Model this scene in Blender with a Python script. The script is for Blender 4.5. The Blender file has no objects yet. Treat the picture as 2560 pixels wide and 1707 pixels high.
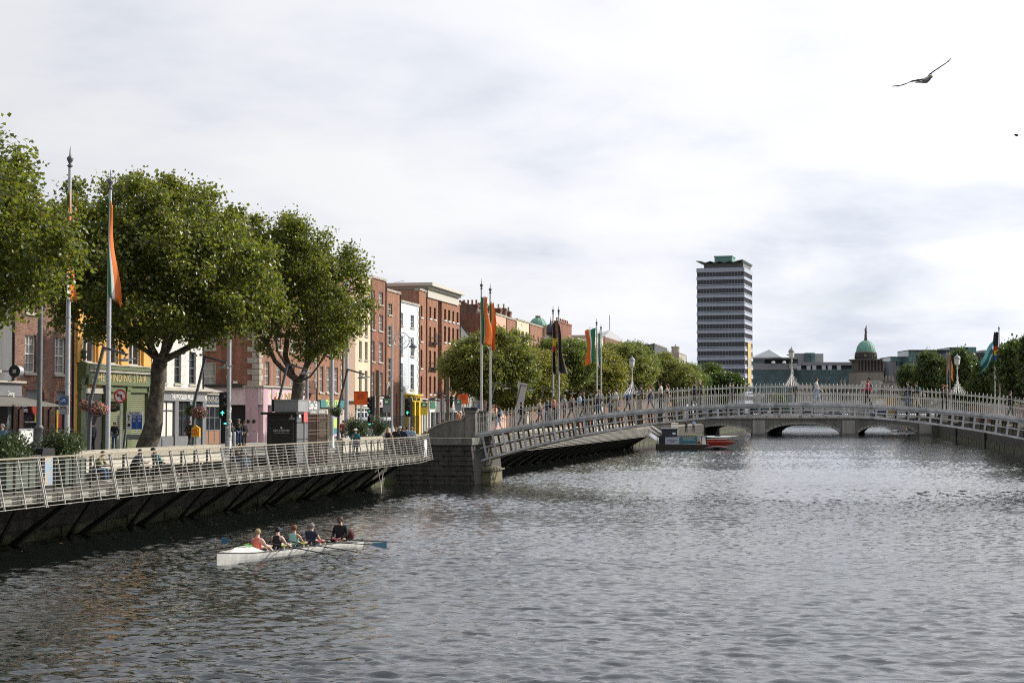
import bpy, bmesh, math, random
import numpy as np
from mathutils import Vector, Matrix, Euler
random.seed(7); np.random.seed(7)
R = math.radians
SC = bpy.context.scene
COL = SC.collection
# ------------------------------------------------------------------ camera
F = 4200.0; PITCH = math.atan(180.5 / F); CH = 4.7; W0, H0 = 2560.0, 1707.0
cd = bpy.data.cameras.new('camera'); cam = bpy.data.objects.new('camera', cd); COL.objects.link(cam)
cam.location = (0, 0, CH); cam.rotation_euler = (R(90) + PITCH, 0, 0)
cd.sensor_width = 36; cd.lens = F / W0 * 36; cd.clip_start = 0.5; cd.clip_end = 6000
SC.camera = cam
SC.view_settings.view_transform = 'Standard'; SC.view_settings.look = 'None'
SC.view_settings.exposure = 0.10; SC.view_settings.gamma = 1.0
SC.view_settings.use_curve_mapping = False
SC.cycles.use_denoising = False; SC.cycles.filter_width = 1.1
SC.cycles.max_bounces = 8; SC.cycles.transparent_max_bounces = 8
SC.cycles.sample_clamp_indirect = 6
# ------------------------------------------------------------------ frame of the quay (x = out over the river, y = downstream)
PHI = R(11.15)
UX, UY = math.sin(PHI), math.cos(PHI)
def Q(o, s, z=0.0): return Vector((-30.1 + o * UY + s * UX, -o * UX + s * UY, z))
def dxp(px, py=1034.0):
    y = (853.5 - py) / F
    return (px - 1280.0) / F / (math.cos(PITCH) - y * math.sin(PITCH))
def sq(px, o, py=1034.0):
    d = dxp(px, py)
    return (30.1 - UY * o - d * UX * o) / (UX - UY * d)
def P(px, py, Y):
    y = (853.5 - py) / F; c, s_ = math.cos(PITCH), math.sin(PITCH)
    k = Y / (c - y * s_)
    return Vector(((px - 1280.0) / F * k, Y, CH + k * (s_ + y * c)))
def zq(py, o, s):
    Y = Q(o, s).y
    return P(1280, py, Y).z
# ------------------------------------------------------------------ sun and sky
SUN_EL = R(31); sx, sy = 0.905, 0.425
SUN_AZ = math.atan2(sx, sy)
sd = bpy.data.lights.new('sun', 'SUN'); sun = bpy.data.objects.new('sun', sd); COL.objects.link(sun)
sd.energy = 5.0; sd.angle = R(0.55); sd.color = (1.0, 0.93, 0.82)
sv = Vector((math.sin(SUN_AZ) * math.cos(SUN_EL), math.cos(SUN_AZ) * math.cos(SUN_EL), math.sin(SUN_EL)))
sun.rotation_euler = (-sv).to_track_quat('-Z', 'Y').to_euler(); sun.location = (60, 30, 60)
wd = bpy.data.worlds.new('World'); SC.world = wd; wd.use_nodes = True
LOCX, LOCY = 3.1, 0.2
nt = wd.node_tree; N = nt.nodes; L = nt.links; N.clear()
def nn(t, **k):
    n = N.new(t)
    for a, b in k.items(): setattr(n, a, b)
    return n
def mth(op, a, b=None, clamp=False):
    n = nn('ShaderNodeMath', operation=op); n.use_clamp = clamp
    for i, v in enumerate((a, b)):
        if v is None: continue
        if isinstance(v, (int, float)): n.inputs[i].default_value = v
        else: L.new(v, n.inputs[i])
    return n.outputs[0]
out = nn('ShaderNodeOutputWorld'); sky = nn('ShaderNodeTexSky', sky_type='NISHITA')
sky.sun_disc = False; sky.sun_elevation = SUN_EL; sky.sun_rotation = SUN_AZ
bg1 = nn('ShaderNodeBackground'); L.new(sky.outputs[0], bg1.inputs[0]); bg1.inputs[1].default_value = 0.11
tc = nn('ShaderNodeTexCoord'); sp = nn('ShaderNodeSeparateXYZ'); L.new(tc.outputs['Generated'], sp.inputs[0])
zz = mth('ADD', mth('MAXIMUM', sp.outputs[2], 0.0), 0.10)
cx = mth('DIVIDE', sp.outputs[0], zz); cy = mth('DIVIDE', sp.outputs[1], zz)
cv = nn('ShaderNodeCombineXYZ'); L.new(cx, cv.inputs[0]); L.new(mth('MULTIPLY', cy, 0.85), cv.inputs[1]); cv.inputs[2].default_value = 3.3
def noise(vec, sc, det, rough=0.55, dist=0.0):
    n = nn('ShaderNodeTexNoise'); n.inputs['Scale'].default_value = sc; n.inputs['Detail'].default_value = det
    n.inputs['Roughness'].default_value = rough; n.inputs['Distortion'].default_value = dist
    L.new(vec, n.inputs['Vector']); return n.outputs['Fac']
def ramp(fac, st):
    r = nn('ShaderNodeValToRGB'); r.color_ramp.elements.remove(r.color_ramp.elements[0])
    r.color_ramp.elements[0].position = st[0][0]; r.color_ramp.elements[0].color = (*st[0][1], 1)
    for p, c in st[1:]:
        e = r.color_ramp.elements.new(p); e.color = (*c, 1)
    L.new(fac, r.inputs[0]); return r.outputs[0]
n1 = noise(cv.outputs[0], 0.55, 8, 0.58, 0.4)
n2 = noise(cv.outputs[0], 1.25, 9, 0.55, 0.5)
mpz = nn('ShaderNodeMapping'); L.new(tc.outputs['Generated'], mpz.inputs[0]); mpz.inputs['Scale'].default_value = (1, 1, 2.6); mpz.inputs['Location'].default_value = (LOCX, LOCY, 0.2)
n3 = noise(mpz.outputs[0], 5.0, 9, 0.55, 0.15)
low = mth('MULTIPLY', mth('SUBTRACT', 0.30, sp.outputs[2], True), 2.6, True)
shade = mth('ADD', mth('MULTIPLY', n2, 0.28), mth('MULTIPLY', n3, 0.72))
kz_ = mth('ADD', mth('MULTIPLY', mth('SUBTRACT', 0.27, sp.outputs[2], True), 3.4, True), 0.42)
kz_ = mth('MINIMUM', kz_, 1.0)
shade = mth('ADD', mth('MULTIPLY', mth('SUBTRACT', shade, 0.515), kz_), 0.515)
ccol = ramp(shade, [(0.37, (0.66, 0.705, 0.80)), (0.44, (0.80, 0.835, 0.91)), (0.495, (0.90, 0.92, 0.975)), (0.58, (0.985, 0.99, 1.01))])
cov = ramp(n1, [(0.28, (0.55,)*3), (0.42, (0.96,)*3), (0.5, (1,)*3)])
# clouds scatter most of their light forward: brighter on the sun's side, greyer away from it
dt = nn('ShaderNodeVectorMath', operation='DOT_PRODUCT'); L.new(tc.outputs['Generated'], dt.inputs[0]); dt.inputs[1].default_value = sv
ph = mth('ADD', mth('MULTIPLY', mth('POWER', mth('ADD', mth('MULTIPLY', dt.outputs['Value'], 0.5), 0.5), 1.3), 1.00), 0.28)
bg2 = nn('ShaderNodeBackground'); L.new(ccol, bg2.inputs[0]); L.new(ph, bg2.inputs[1])
mx = nn('ShaderNodeMixShader'); L.new(cov, mx.inputs[0]); L.new(bg1.outputs[0], mx.inputs[1]); L.new(bg2.outputs[0], mx.inputs[2])
L.new(mx.outputs[0], out.inputs[0])
# ------------------------------------------------------------------ materials
MATS = {}
def material(name, col, rough=0.7, metal=0.0, var=0.0, vscale=3.0, bump=0.0, bscale=20.0, col2=None, spec=0.5, stretch=None, emit=None, brick=None, trans=None, streak=0.0):
    if name in MATS: return MATS[name]
    m = bpy.data.materials.new(name); m.use_nodes = True; t = m.node_tree; b = t.nodes['Principled BSDF']
    b.inputs['Base Color'].default_value = (*col, 1); b.inputs['Roughness'].default_value = rough
    b.inputs['Metallic'].default_value = metal; b.inputs['Specular IOR Level'].default_value = spec
    def node(ty): return t.nodes.new(ty)
    co = node('ShaderNodeTexCoord').outputs['Object']
    def noi(sc, det=5, vec=None, r=0.6):
        n = node('ShaderNodeTexNoise'); n.inputs['Scale'].default_value = sc; n.inputs['Detail'].default_value = det; n.inputs['Roughness'].default_value = r
        t.links.new(vec or co, n.inputs['Vector']); return n.outputs['Fac']
    if stretch:
        mp = node('ShaderNodeMapping'); mp.inputs['Scale'].default_value = stretch; t.links.new(co, mp.inputs[0]); co = mp.outputs[0]
    csrc = None; hsrc = None
    if brick:
        s3 = node('ShaderNodeSeparateXYZ'); t.links.new(co, s3.inputs[0])
        ad = node('ShaderNodeMath'); t.links.new(s3.outputs[0], ad.inputs[0]); t.links.new(s3.outputs[1], ad.inputs[1])
        cb = node('ShaderNodeCombineXYZ'); t.links.new(ad.outputs[0], cb.inputs[0]); t.links.new(s3.outputs[2], cb.inputs[1])
        bt = node('ShaderNodeTexBrick'); t.links.new(cb.outputs[0], bt.inputs['Vector'])
        bw, bh, mort, c2, cm = brick
        bt.inputs['Scale'].default_value = 1; bt.inputs['Brick Width'].default_value = bw; bt.inputs['Row Height'].default_value = bh
        bt.inputs['Mortar Size'].default_value = mort; bt.inputs['Mortar Smooth'].default_value = 0.2
        bt.inputs['Color1'].default_value = (*col, 1); bt.inputs['Color2'].default_value = (*c2, 1); bt.inputs['Mortar'].default_value = (*cm, 1)
        csrc = bt.outputs['Color']; hsrc = bt.outputs['Fac']
    if col2 is not None or var > 0:
        f = noi(vscale)
        rp = node('ShaderNodeValToRGB'); rp.color_ramp.elements[0].position = 0.35; rp.color_ramp.elements[1].position = 0.68
        t.links.new(f, rp.inputs[0])
        if col2 is not None:
            rp.color_ramp.elements[0].color = (*col, 1); rp.color_ramp.elements[1].color = (*col2, 1)
            if csrc:
                mxn = node('ShaderNodeMix'); mxn.data_type = 'RGBA'; mxn.inputs[0].default_value = 0.4
                t.links.new(csrc, mxn.inputs[6]); t.links.new(rp.outputs[0], mxn.inputs[7]); csrc = mxn.outputs[2]
            else: csrc = rp.outputs[0]
        if var > 0:
            r2 = node('ShaderNodeValToRGB'); t.links.new(noi(vscale * 2.7, 8), r2.inputs[0])
            r2.color_ramp.elements[0].position = 0.3; r2.color_ramp.elements[1].position = 0.7
            r2.color_ramp.elements[0].color = (1 - var,) * 3 + (1,); r2.color_ramp.elements[1].color = (1 + var * 0.6,) * 3 + (1,)
            mm = node('ShaderNodeMix'); mm.data_type = 'RGBA'; mm.blend_type = 'MULTIPLY'; mm.inputs[0].default_value = 1; mm.clamp_result = False
            if csrc: t.links.new(csrc, mm.inputs[6])
            else: mm.inputs[6].default_value = (*col, 1)
            t.links.new(r2.outputs[0], mm.inputs[7]); csrc = mm.outputs[2]
    if streak > 0:      # rain streaks and grime, long in z
        mp2 = node('ShaderNodeMapping'); mp2.inputs['Scale'].default_value = (1.6, 1.6, 0.14); t.links.new(node('ShaderNodeTexCoord').outputs['Object'], mp2.inputs[0])
        f = noi(1.0, 7, mp2.outputs[0], 0.7); r3 = node('ShaderNodeValToRGB'); t.links.new(f, r3.inputs[0])
        r3.color_ramp.elements[0].position = 0.36; r3.color_ramp.elements[1].position = 0.56
        r3.color_ramp.elements[0].color = (1 - streak,) * 3 + (1,); r3.color_ramp.elements[1].color = (1, 1, 1, 1)
        mm = node('ShaderNodeMix'); mm.data_type = 'RGBA'; mm.blend_type = 'MULTIPLY'; mm.inputs[0].default_value = 1
        if csrc: t.links.new(csrc, mm.inputs[6])
        else: mm.inputs[6].default_value = (*col, 1)
        t.links.new(r3.outputs[0], mm.inputs[7]); csrc = mm.outputs[2]
    if csrc: t.links.new(csrc, b.inputs['Base Color'])
    if bump > 0:
        bp = node('ShaderNodeBump'); bp.inputs['Strength'].default_value = min(1, bump); bp.inputs['Distance'].default_value = 0.03
        t.links.new(noi(bscale, 6), bp.inputs['Height']); last = bp.outputs[0]
        if hsrc:
            b2 = node('ShaderNodeBump'); b2.invert = True; b2.inputs['Distance'].default_value = 0.015; b2.inputs['Strength'].default_value = 0.8
            t.links.new(hsrc, b2.inputs['Height']); t.links.new(last, b2.inputs['Normal']); last = b2.outputs[0]
        t.links.new(last, b.inputs['Normal'])
    if emit:
        b.inputs['Emission Color'].default_value = (*emit[0], 1); b.inputs['Emission Strength'].default_value = emit[1]
    MATS[name] = m; return m
M = material
def pl(name, c, rough=0.6, **k): return material(name, c, rough, **k)
GL = M('window_glass', (0.018, 0.022, 0.028), 0.06, spec=0.7, var=0.4, vscale=0.8)
GLC = M('curtained_glass', (0.10, 0.10, 0.095), 0.12, spec=0.7, col2=(0.42, 0.41, 0.38), vscale=1.1, stretch=(1, 3, 0.15))
BLACK = M('black_paint', (0.012, 0.012, 0.013), 0.45, var=0.3)
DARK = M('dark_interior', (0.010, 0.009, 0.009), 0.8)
WHITE = M('white_paint', (0.74, 0.73, 0.70), 0.5, var=0.12)
STONE = M('pale_stone', (0.42, 0.39, 0.33), 0.85, var=0.3, vscale=2, bump=0.5, streak=0.35)
GRANITE = M('granite', (0.27, 0.255, 0.225), 0.85, var=0.35, vscale=2.5, bump=0.5, bscale=12, col2=(0.38, 0.35, 0.29), streak=0.3)
STEEL = M('galvanised_steel', (0.42, 0.43, 0.45), 0.42, metal=0.55, var=0.2, vscale=4)
RAILM = M('stainless_rail', (0.47, 0.455, 0.41), 0.4, metal=0.3, var=0.35, vscale=3)
GREYP = M('grey_paint', (0.16, 0.165, 0.175), 0.5, var=0.2, streak=0.2)
def brickmat(nm, c, c2, mort=(0.20, 0.16, 0.13), **k):
    return M(nm, c, 0.9, var=0.28, vscale=0.8, bump=0.4, bscale=30, col2=tuple(x * 0.8 for x in c), brick=(0.23, 0.078, 0.010, c2, mort), streak=0.38, **k)
BR_OLD = brickmat('old_brown_brick', (0.20, 0.095, 0.065), (0.36, 0.20, 0.14))
BR_RED = brickmat('red_brick', (0.30, 0.135, 0.08), (0.40, 0.20, 0.125))
BR_OR = brickmat('orange_brick', (0.38, 0.165, 0.09), (0.46, 0.22, 0.13))
BR_DK = brickmat('deep_red_brick', (0.29, 0.11, 0.068), (0.38, 0.16, 0.10))
SLATE = M('slate_roof', (0.055, 0.06, 0.07), 0.7, var=0.35, vscale=2, brick=(0.35, 0.22, 0.012, (0.085, 0.09, 0.10), (0.03, 0.03, 0.035)), bump=0.3)
# ------------------------------------------------------------------ mesh builder
class MB:
    def __init__(s, off=(0, 0, 0)): s.v = []; s.f = []; s.m = []; s.off = off; s.mi = 0; s.smooth = []; s.sm = False
    def add(s, vs, fs, mi=None):
        b = len(s.v); ox, oy, oz = s.off
        s.v += [(p[0] - ox, p[1] - oy, p[2] - oz) for p in vs]
        for f in fs: s.f.append([b + i for i in f]); s.m.append(s.mi if mi is None else mi); s.smooth.append(s.sm)
    def box(s, x0, x1, y0, y1, z0, z1, mi=None):
        if x0 > x1: x0, x1 = x1, x0
        if y0 > y1: y0, y1 = y1, y0
        if z0 > z1: z0, z1 = z1, z0
        s.add([(x0, y0, z0), (x1, y0, z0), (x1, y1, z0), (x0, y1, z0), (x0, y0, z1), (x1, y0, z1), (x1, y1, z1), (x0, y1, z1)],
              [(0, 3, 2, 1), (4, 5, 6, 7), (0, 1, 5, 4), (1, 2, 6, 5), (2, 3, 7, 6), (3, 0, 4, 7)], mi); return s
    def quad(s, *p, mi=None): s.add(p, [tuple(range(len(p)))], mi); return s
    def hexa(s, p, mi=None):   # 8 corner points, bottom ring then top ring
        s.add(p, [(0, 3, 2, 1), (4, 5, 6, 7), (0, 1, 5, 4), (1, 2, 6, 5), (2, 3, 7, 6), (3, 0, 4, 7)], mi); return s
    def bar(s, a, b, w, h=None, up=(0, 0, 1), mi=None):   # rectangular bar
        a, b = Vector(a), Vector(b); d = (b - a).normalized(); up = Vector(up)
        if abs(d.dot(up)) > 0.95: up = Vector((1, 0, 0))
        x = d.cross(up).normalized() * w / 2; y = x.cross(d).normalized() * (h or w) / 2
        s.hexa([a - x - y, a + x - y, b + x - y, b - x - y, a - x + y, a + x + y, b + x + y, b - x + y], mi); return s
    def tube(s, pts, r, n=8, cap=True, mi=None, smooth=True):
        pts = [Vector(p) for p in pts]; k = len(pts); rs = r if isinstance(r, (list, tuple)) else [r] * k
        vs = []; ref = None
        for i, p in enumerate(pts):
            d = (pts[min(i + 1, k - 1)] - pts[max(i - 1, 0)]).normalized()
            if ref is None:
                ref = Vector((0, 0, 1)) if abs(d.z) < 0.9 else Vector((1, 0, 0))
            x = d.cross(ref).normalized(); y = x.cross(d).normalized(); ref = y
            for j in range(n):
                a = 2 * math.pi * j / n; vs.append(p + x * math.cos(a) * rs[i] + y * math.sin(a) * rs[i])
        fs = [(i * n + j, i * n + (j + 1) % n, (i + 1) * n + (j + 1) % n, (i + 1) * n + j) for i in range(k - 1) for j in range(n)]
        o = s.sm; s.sm = smooth; s.add(vs, fs, mi); s.sm = o
        if cap: s.add(vs[:n], [tuple(range(n))[::-1]], mi); s.add(vs[-n:], [tuple(range(n))], mi)
        return s
    def lathe(s, prof, c=(0, 0, 0), n=12, mi=None, smooth=True, sx=1, sy=1):
        vs = [(c[0] + r * math.cos(2 * math.pi * j / n) * sx, c[1] + r * math.sin(2 * math.pi * j / n) * sy, c[2] + z) for r, z in prof for j in range(n)]
        fs = [(i * n + j, i * n + (j + 1) % n, (i + 1) * n + (j + 1) % n, (i + 1) * n + j) for i in range(len(prof) - 1) for j in range(n)]
        o = s.sm; s.sm = smooth; s.add(vs, fs, mi); s.sm = o
        s.add(vs[:n], [tuple(range(n))[::-1]], mi); s.add(vs[-n:], [tuple(range(n))], mi); return s
    def ball(s, c, rx, ry=None, rz=None, n=10, k=6, mi=None):
        ry = ry or rx; rz = rz or rx
        prof = [(max(0.001, math.sin(math.pi * i / k)), -math.cos(math.pi * i / k)) for i in range(k + 1)]
        vs = [(c[0] + r * math.cos(2 * math.pi * j / n) * rx, c[1] + r * math.sin(2 * math.pi * j / n) * ry, c[2] + z * rz) for r, z in prof for j in range(n)]
        fs = [(i * n + j, i * n + (j + 1) % n, (i + 1) * n + (j + 1) % n, (i + 1) * n + j) for i in range(k) for j in range(n)]
        o = s.sm; s.sm = True; s.add(vs, fs, mi); s.sm = o; return s
    def prism(s, poly, axis, a, b, mi=None):   # poly in the plane across axis
        def mk(p, t):
            return (t, p[0], p[1]) if axis == 'x' else (p[0], t, p[1]) if axis == 'y' else (p[0], p[1], t)
        n = len(poly); vs = [mk(p, a) for p in poly] + [mk(p, b) for p in poly]
        s.add(vs, [tuple(range(n))[::-1], tuple(range(n, 2 * n))] + [(i, (i + 1) % n, n + (i + 1) % n, n + i) for i in range(n)], mi); return s
    def mesh(s, name, mats):
        me = bpy.data.meshes.new(name); me.from_pydata([tuple(p) for p in s.v], [], s.f)
        for m in (mats if isinstance(mats, (list, tuple)) else [mats]): me.materials.append(m)
        me.polygons.foreach_set('material_index', s.m); me.polygons.foreach_set('use_smooth', s.smooth)
        me.update(); return me
    def build(s, name, mats, parent=None, loc=None, fix=True, **k):
        me = s.mesh(name, mats)
        if fix:
            bm = bmesh.new(); bm.from_mesh(me); bmesh.ops.recalc_face_normals(bm, faces=bm.faces); bm.to_mesh(me); bm.free()
        return link(name, me, parent, loc, **k)
def link(name, me, parent=None, loc=None, **k):
    o = bpy.data.objects.new(name, me); COL.objects.link(o)
    if parent: o.parent = parent
    if loc is not None: o.location = loc
    for a, b in k.items(): o[a] = b
    return o
def thing(name, label, cat, loc=(0, 0, 0), rz=0.0, group=None):
    o = bpy.data.objects.new(name, None); COL.objects.link(o); o.location = loc; o.rotation_euler = (0, 0, rz)
    o.empty_display_size = 0.2; o['label'] = label; o['category'] = cat
    if group: o['group'] = group
    return o
def qthing(name, label, cat, o, s, z, group=None): return thing(name, label, cat, Q(o, s, z), -PHI, group)
def tag(o, label, cat, group=None):
    o['label'] = label; o['category'] = cat
    if group: o['group'] = group
    return o
def copy_tree(o, parent=None, **k):
    c = o.copy(); COL.objects.link(c); c.parent = parent
    for ch in o.children: copy_tree(ch, c)
    for a, b in k.items(): c[a] = b
    return c
TEXTS = []
def text(parent, body, x, y, z, size, mat, name='lettering', align='CENTER', ext=0.012, rot=(R(90), 0, R(90)), sx=1.0, shear=0.0, bold=0.0, space=1.0, fit=None):
    c = bpy.data.curves.new(name, 'FONT'); c.body = body; c.size = size; c.extrude = ext; c.align_x = align; c.align_y = 'CENTER'
    c.shear = shear; c.offset = bold; c.space_character = space; c.resolution_u = 3
    c.materials.append(mat)
    o = bpy.data.objects.new(name, c); COL.objects.link(o); o.parent = parent; o.location = (x, y, z); o.rotation_euler = rot; o.scale = (sx, 1, 1)
    TEXTS.append((o, parent, fit)); return o
GZ = 2.5      # street level
DZ = 2.05     # boardwalk deck

def finish_texts():
    bpy.context.view_layer.update(); dg = bpy.context.evaluated_depsgraph_get()
    for o, parent, fit in TEXTS:
        me = bpy.data.meshes.new_from_object(o.evaluated_get(dg)); n = len(me.vertices); co = np.empty(n * 3, dtype=np.float32); me.vertices.foreach_get('co', co); w = float(np.ptp(co.reshape(-1, 3)[:, 0])) if n else 1
        m = link(o.name.split('.')[0], me, parent, o.location.copy()); m.rotation_euler = o.rotation_euler.copy(); m.scale = (fit / w if fit else o.scale.x, 1, 1)
        c = o.data; bpy.data.objects.remove(o); bpy.data.curves.remove(c)
# ------------------------------------------------------------------ water
def make_water():
    os_ = np.arange(-0.5, 51.2, 0.13)
    ss = [14.0]
    while ss[-1] < 60: ss.append(ss[-1] + 0.08)
    while ss[-1] < 132: ss.append(ss[-1] + 0.16)
    d = 0.16
    while ss[-1] < 300: d *= 1.006; ss.append(ss[-1] + d)
    while ss[-1] < 900: d = min(d * 1.03, 9); ss.append(ss[-1] + d)
    ss = [-60, -30, 0, 8] + ss; ss = np.array(ss)
    O, S = np.meshgrid(os_, ss); Z = np.zeros_like(O)
    rng = np.random.RandomState(3)
    wx = O * UY + S * UX; wy = -O * UX + S * UY
    patch = 0.75 + 0.35 * np.sin(wx * 0.11 + 1.7 * np.sin(wy * 0.07)) * np.sin(wy * 0.13 + 0.8) 
    for i in range(140):
        lam = 0.27 * (1.6 / 0.27) ** (rng.rand() ** 1.5); th = R(90) + rng.normal(0, R(36) if lam < .7 else R(24)) + R(8)
        k = 2 * math.pi / lam; kx, ky = k * math.cos(th), k * math.sin(th)
        wob = 0.35 * np.sin(wx * rng.uniform(0.2, 0.7) + wy * rng.uniform(0.1, 0.5) + rng.rand() * 6)
        a = lam * (0.0026 + 0.0022 * (lam < .6) + 0.0010 * (lam < .42)) * (0.6 + 0.8 * rng.rand()) * (0.8 if lam > 1.2 else 1)
        ph = kx * wx + ky * wy + rng.rand() * 6.28 + wob * 2
        gx, gy = rng.uniform(.15, .5, 2); grp = 0.25 + 1.25 * (0.5 + 0.5 * np.sin(gx * wx + gy * wy + rng.rand() * 6)) ** 3
        Z += a * grp * (np.sin(ph) + 0.28 * np.sin(2 * ph + 1.57))
    fade = np.clip(1 - (S - 200) / 250.0, 0.0, 1) * np.clip((S - 12) / 3, 0, 1)
    Z = Z * patch * fade * 1.15
    X = -30.1 + O * UY + S * UX; Y = -O * UX + S * UY
    nr, nc = O.shape; me = bpy.data.meshes.new('river_water')
    co = np.stack([X, Y, Z], -1).reshape(-1, 3).astype(np.float32)
    idx = np.arange(nr * nc).reshape(nr, nc)
    q = np.stack([idx[:-1, :-1], idx[:-1, 1:], idx[1:, 1:], idx[1:, :-1]], -1).reshape(-1, 4).astype(np.int32)
    me.vertices.add(len(co)); me.vertices.foreach_set('co', co.ravel())
    me.loops.add(q.size); me.loops.foreach_set('vertex_index', q.ravel())
    me.polygons.add(len(q)); me.polygons.foreach_set('loop_start', np.arange(0, q.size, 4, dtype=np.int32)); me.polygons.foreach_set('loop_total', np.full(len(q), 4, dtype=np.int32))
    me.polygons.foreach_set('use_smooth', np.ones(len(q), dtype=bool)); me.update(); me.validate()
    m = bpy.data.materials.new('river_water'); m.use_nodes = True; t = m.node_tree; b = t.nodes['Principled BSDF']
    b.inputs['Base Color'].default_value = (0.006, 0.008, 0.007, 1); b.inputs['Roughness'].default_value = 0.03; b.inputs['IOR'].default_value = 1.62; b.inputs['Specular Tint'].default_value = (0.80, 0.90, 1.0, 1)
    g = t.nodes.new('ShaderNodeTexCoord'); last = None
    for sc, dist, st, stren in ((3.0, 0.014, (0.45, 1.5, 1), 0.6), (8.0, 0.003, (0.6, 1.6, 1), 0.6)):
        mp = t.nodes.new('ShaderNodeMapping'); mp.inputs['Scale'].default_value = st; mp.inputs['Rotation'].default_value = (0, 0, R(-10)); t.links.new(g.outputs['Object'], mp.inputs[0])
        no = t.nodes.new('ShaderNodeTexNoise'); no.inputs['Scale'].default_value = sc; no.inputs['Detail'].default_value = 4; no.inputs['Roughness'].default_value = 0.6
        t.links.new(mp.outputs[0], no.inputs['Vector'])
        bp = t.nodes.new('ShaderNodeBump'); bp.inputs['Strength'].default_value = stren; bp.inputs['Distance'].default_value = dist * 2.2
        t.links.new(no.outputs['Fac'], bp.inputs['Height'])
        if last: t.links.new(last, bp.inputs['Normal'])
        last = bp.outputs[0]
    t.links.new(last, b.inputs['Normal'])
    me.materials.append(m)
    link('water', me, kind='structure')
make_water()
# ------------------------------------------------------------------ ground, road, pavements
OR = 49.6     # south quay wall line
ASPH = M('asphalt', (0.055, 0.054, 0.052), 0.9, var=0.3, vscale=1.5, bump=0.3)
PAVE = M('paving', (0.24, 0.23, 0.21), 0.9, var=0.25, vscale=1.2, brick=(0.9, 0.6, 0.012, (0.28, 0.27, 0.245), (0.13, 0.125, 0.115)))
b = MB()
g0 = GZ - 0.13
def qquad(b, o0, o1, s0, s1, z, mi=0):
    b.add([Q(o0, s0, z), Q(o1, s0, z), Q(o1, s1, z), Q(o0, s1, z)], [(0, 1, 2, 3)], mi)
qquad(b, -1500, -0.6, -300, 900, g0); qquad(b, OR + 0.6, 1500, -300, 900, g0); qquad(b, -1500, 1500, 900, 4500, g0)
b.build('ground', M('earth_ground', (0.10, 0.095, 0.08), 0.95, var=0.3), kind='structure', fix=False)
b = MB(); qquad(b, -11.6, -2.9, -60, 560, GZ - 0.12)
b.build('road', ASPH, kind='structure', fix=False)
b = MB()
for s0 in np.arange(40, 330, 6.0): qquad(b, -7.4, -7.28, s0, s0 + 3, GZ - 0.114)
b.build('lane_marking', WHITE, kind='structure', fix=False)
for o0, o1 in ((-2.9, -0.45), (-15.0, -11.6)):
    b = MB(); b.box(o0, o1, -60, 560, GZ - 0.13, GZ)
    r = link('pavement', b.mesh('pavement', PAVE), kind='structure'); r.location = Q(0, 0, 0); r.rotation_euler = (0, 0, -PHI)
b = MB(); b.box(OR + 0.5, OR + 4.5, -60, 560, GZ - 0.13, GZ)
r = link('pavement', b.mesh('pavement', PAVE), kind='structure'); r.location = Q(0, 0, 0); r.rotation_euler = (0, 0, -PHI)
# ------------------------------------------------------------------ quay walls
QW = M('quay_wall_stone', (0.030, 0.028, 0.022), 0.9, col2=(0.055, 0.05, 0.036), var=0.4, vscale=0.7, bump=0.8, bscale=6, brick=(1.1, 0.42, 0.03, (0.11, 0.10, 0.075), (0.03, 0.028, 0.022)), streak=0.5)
MOSS = M('wet_moss', (0.035, 0.045, 0.012), 0.75, col2=(0.075, 0.085, 0.03), var=0.4, vscale=1.5, bump=0.8, bscale=8)
PARA = M('parapet_stone', (0.34, 0.31, 0.245), 0.9, var=0.3, vscale=3, bump=0.6, bscale=14)
PARW = M('parapet_face', (0.56, 0.53, 0.45), 0.9, var=0.22, vscale=3, bump=0.5, brick=(0.7, 0.3, 0.012, (0.50, 0.47, 0.40), (0.35, 0.33, 0.28)))
nb = qthing('quay_wall', 'dark wet stone quay wall under the boardwalk on the shop side of the river', 'quay wall', 0, 0, 0)
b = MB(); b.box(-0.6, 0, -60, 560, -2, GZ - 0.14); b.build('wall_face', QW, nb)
b = MB()
for i, s0 in enumerate(np.arange(30, 560, 2.0)):
    d = random.uniform(0.02, 0.10); b.box(0, d, s0, s0 + 1.97, -1, random.uniform(0.25, 0.6))
b.build('tide_line', MOSS, nb)
sb = qthing('quay_wall', 'dark mossy stone quay wall on the tree lined far bank under the bridge', 'quay wall', OR, 0, 0)
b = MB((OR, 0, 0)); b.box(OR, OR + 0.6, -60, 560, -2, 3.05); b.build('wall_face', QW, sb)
b = MB((OR, 0, 0))
for s0 in np.arange(100, 520, 2.4):
    b.box(OR, OR - random.uniform(0.03, 0.12), s0, s0 + 2.37, -1, random.uniform(0.5, 0.95))
b.build('tide_line', MOSS, sb)
b = MB((OR, 0, 0))
for k, s0 in enumerate(np.arange(60, 420, 1.8)):
    me = None; b2 = MB((OR, 0, 0)); b2.box(OR - 0.06, OR + 0.5, s0, s0 + 1.77, 3.05, 3.3 + random.uniform(-.01, .01)); b2.build('coping_stone', PARA, sb, fix=False)
for k, s0 in enumerate((190, 255, 318)):
    b2 = MB((OR, 0, 0)); b2.box(OR - 0.35, OR, s0, s0 + 0.9, -1, 3.0); b2.build('fender_post', BLACK, sb)
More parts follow.
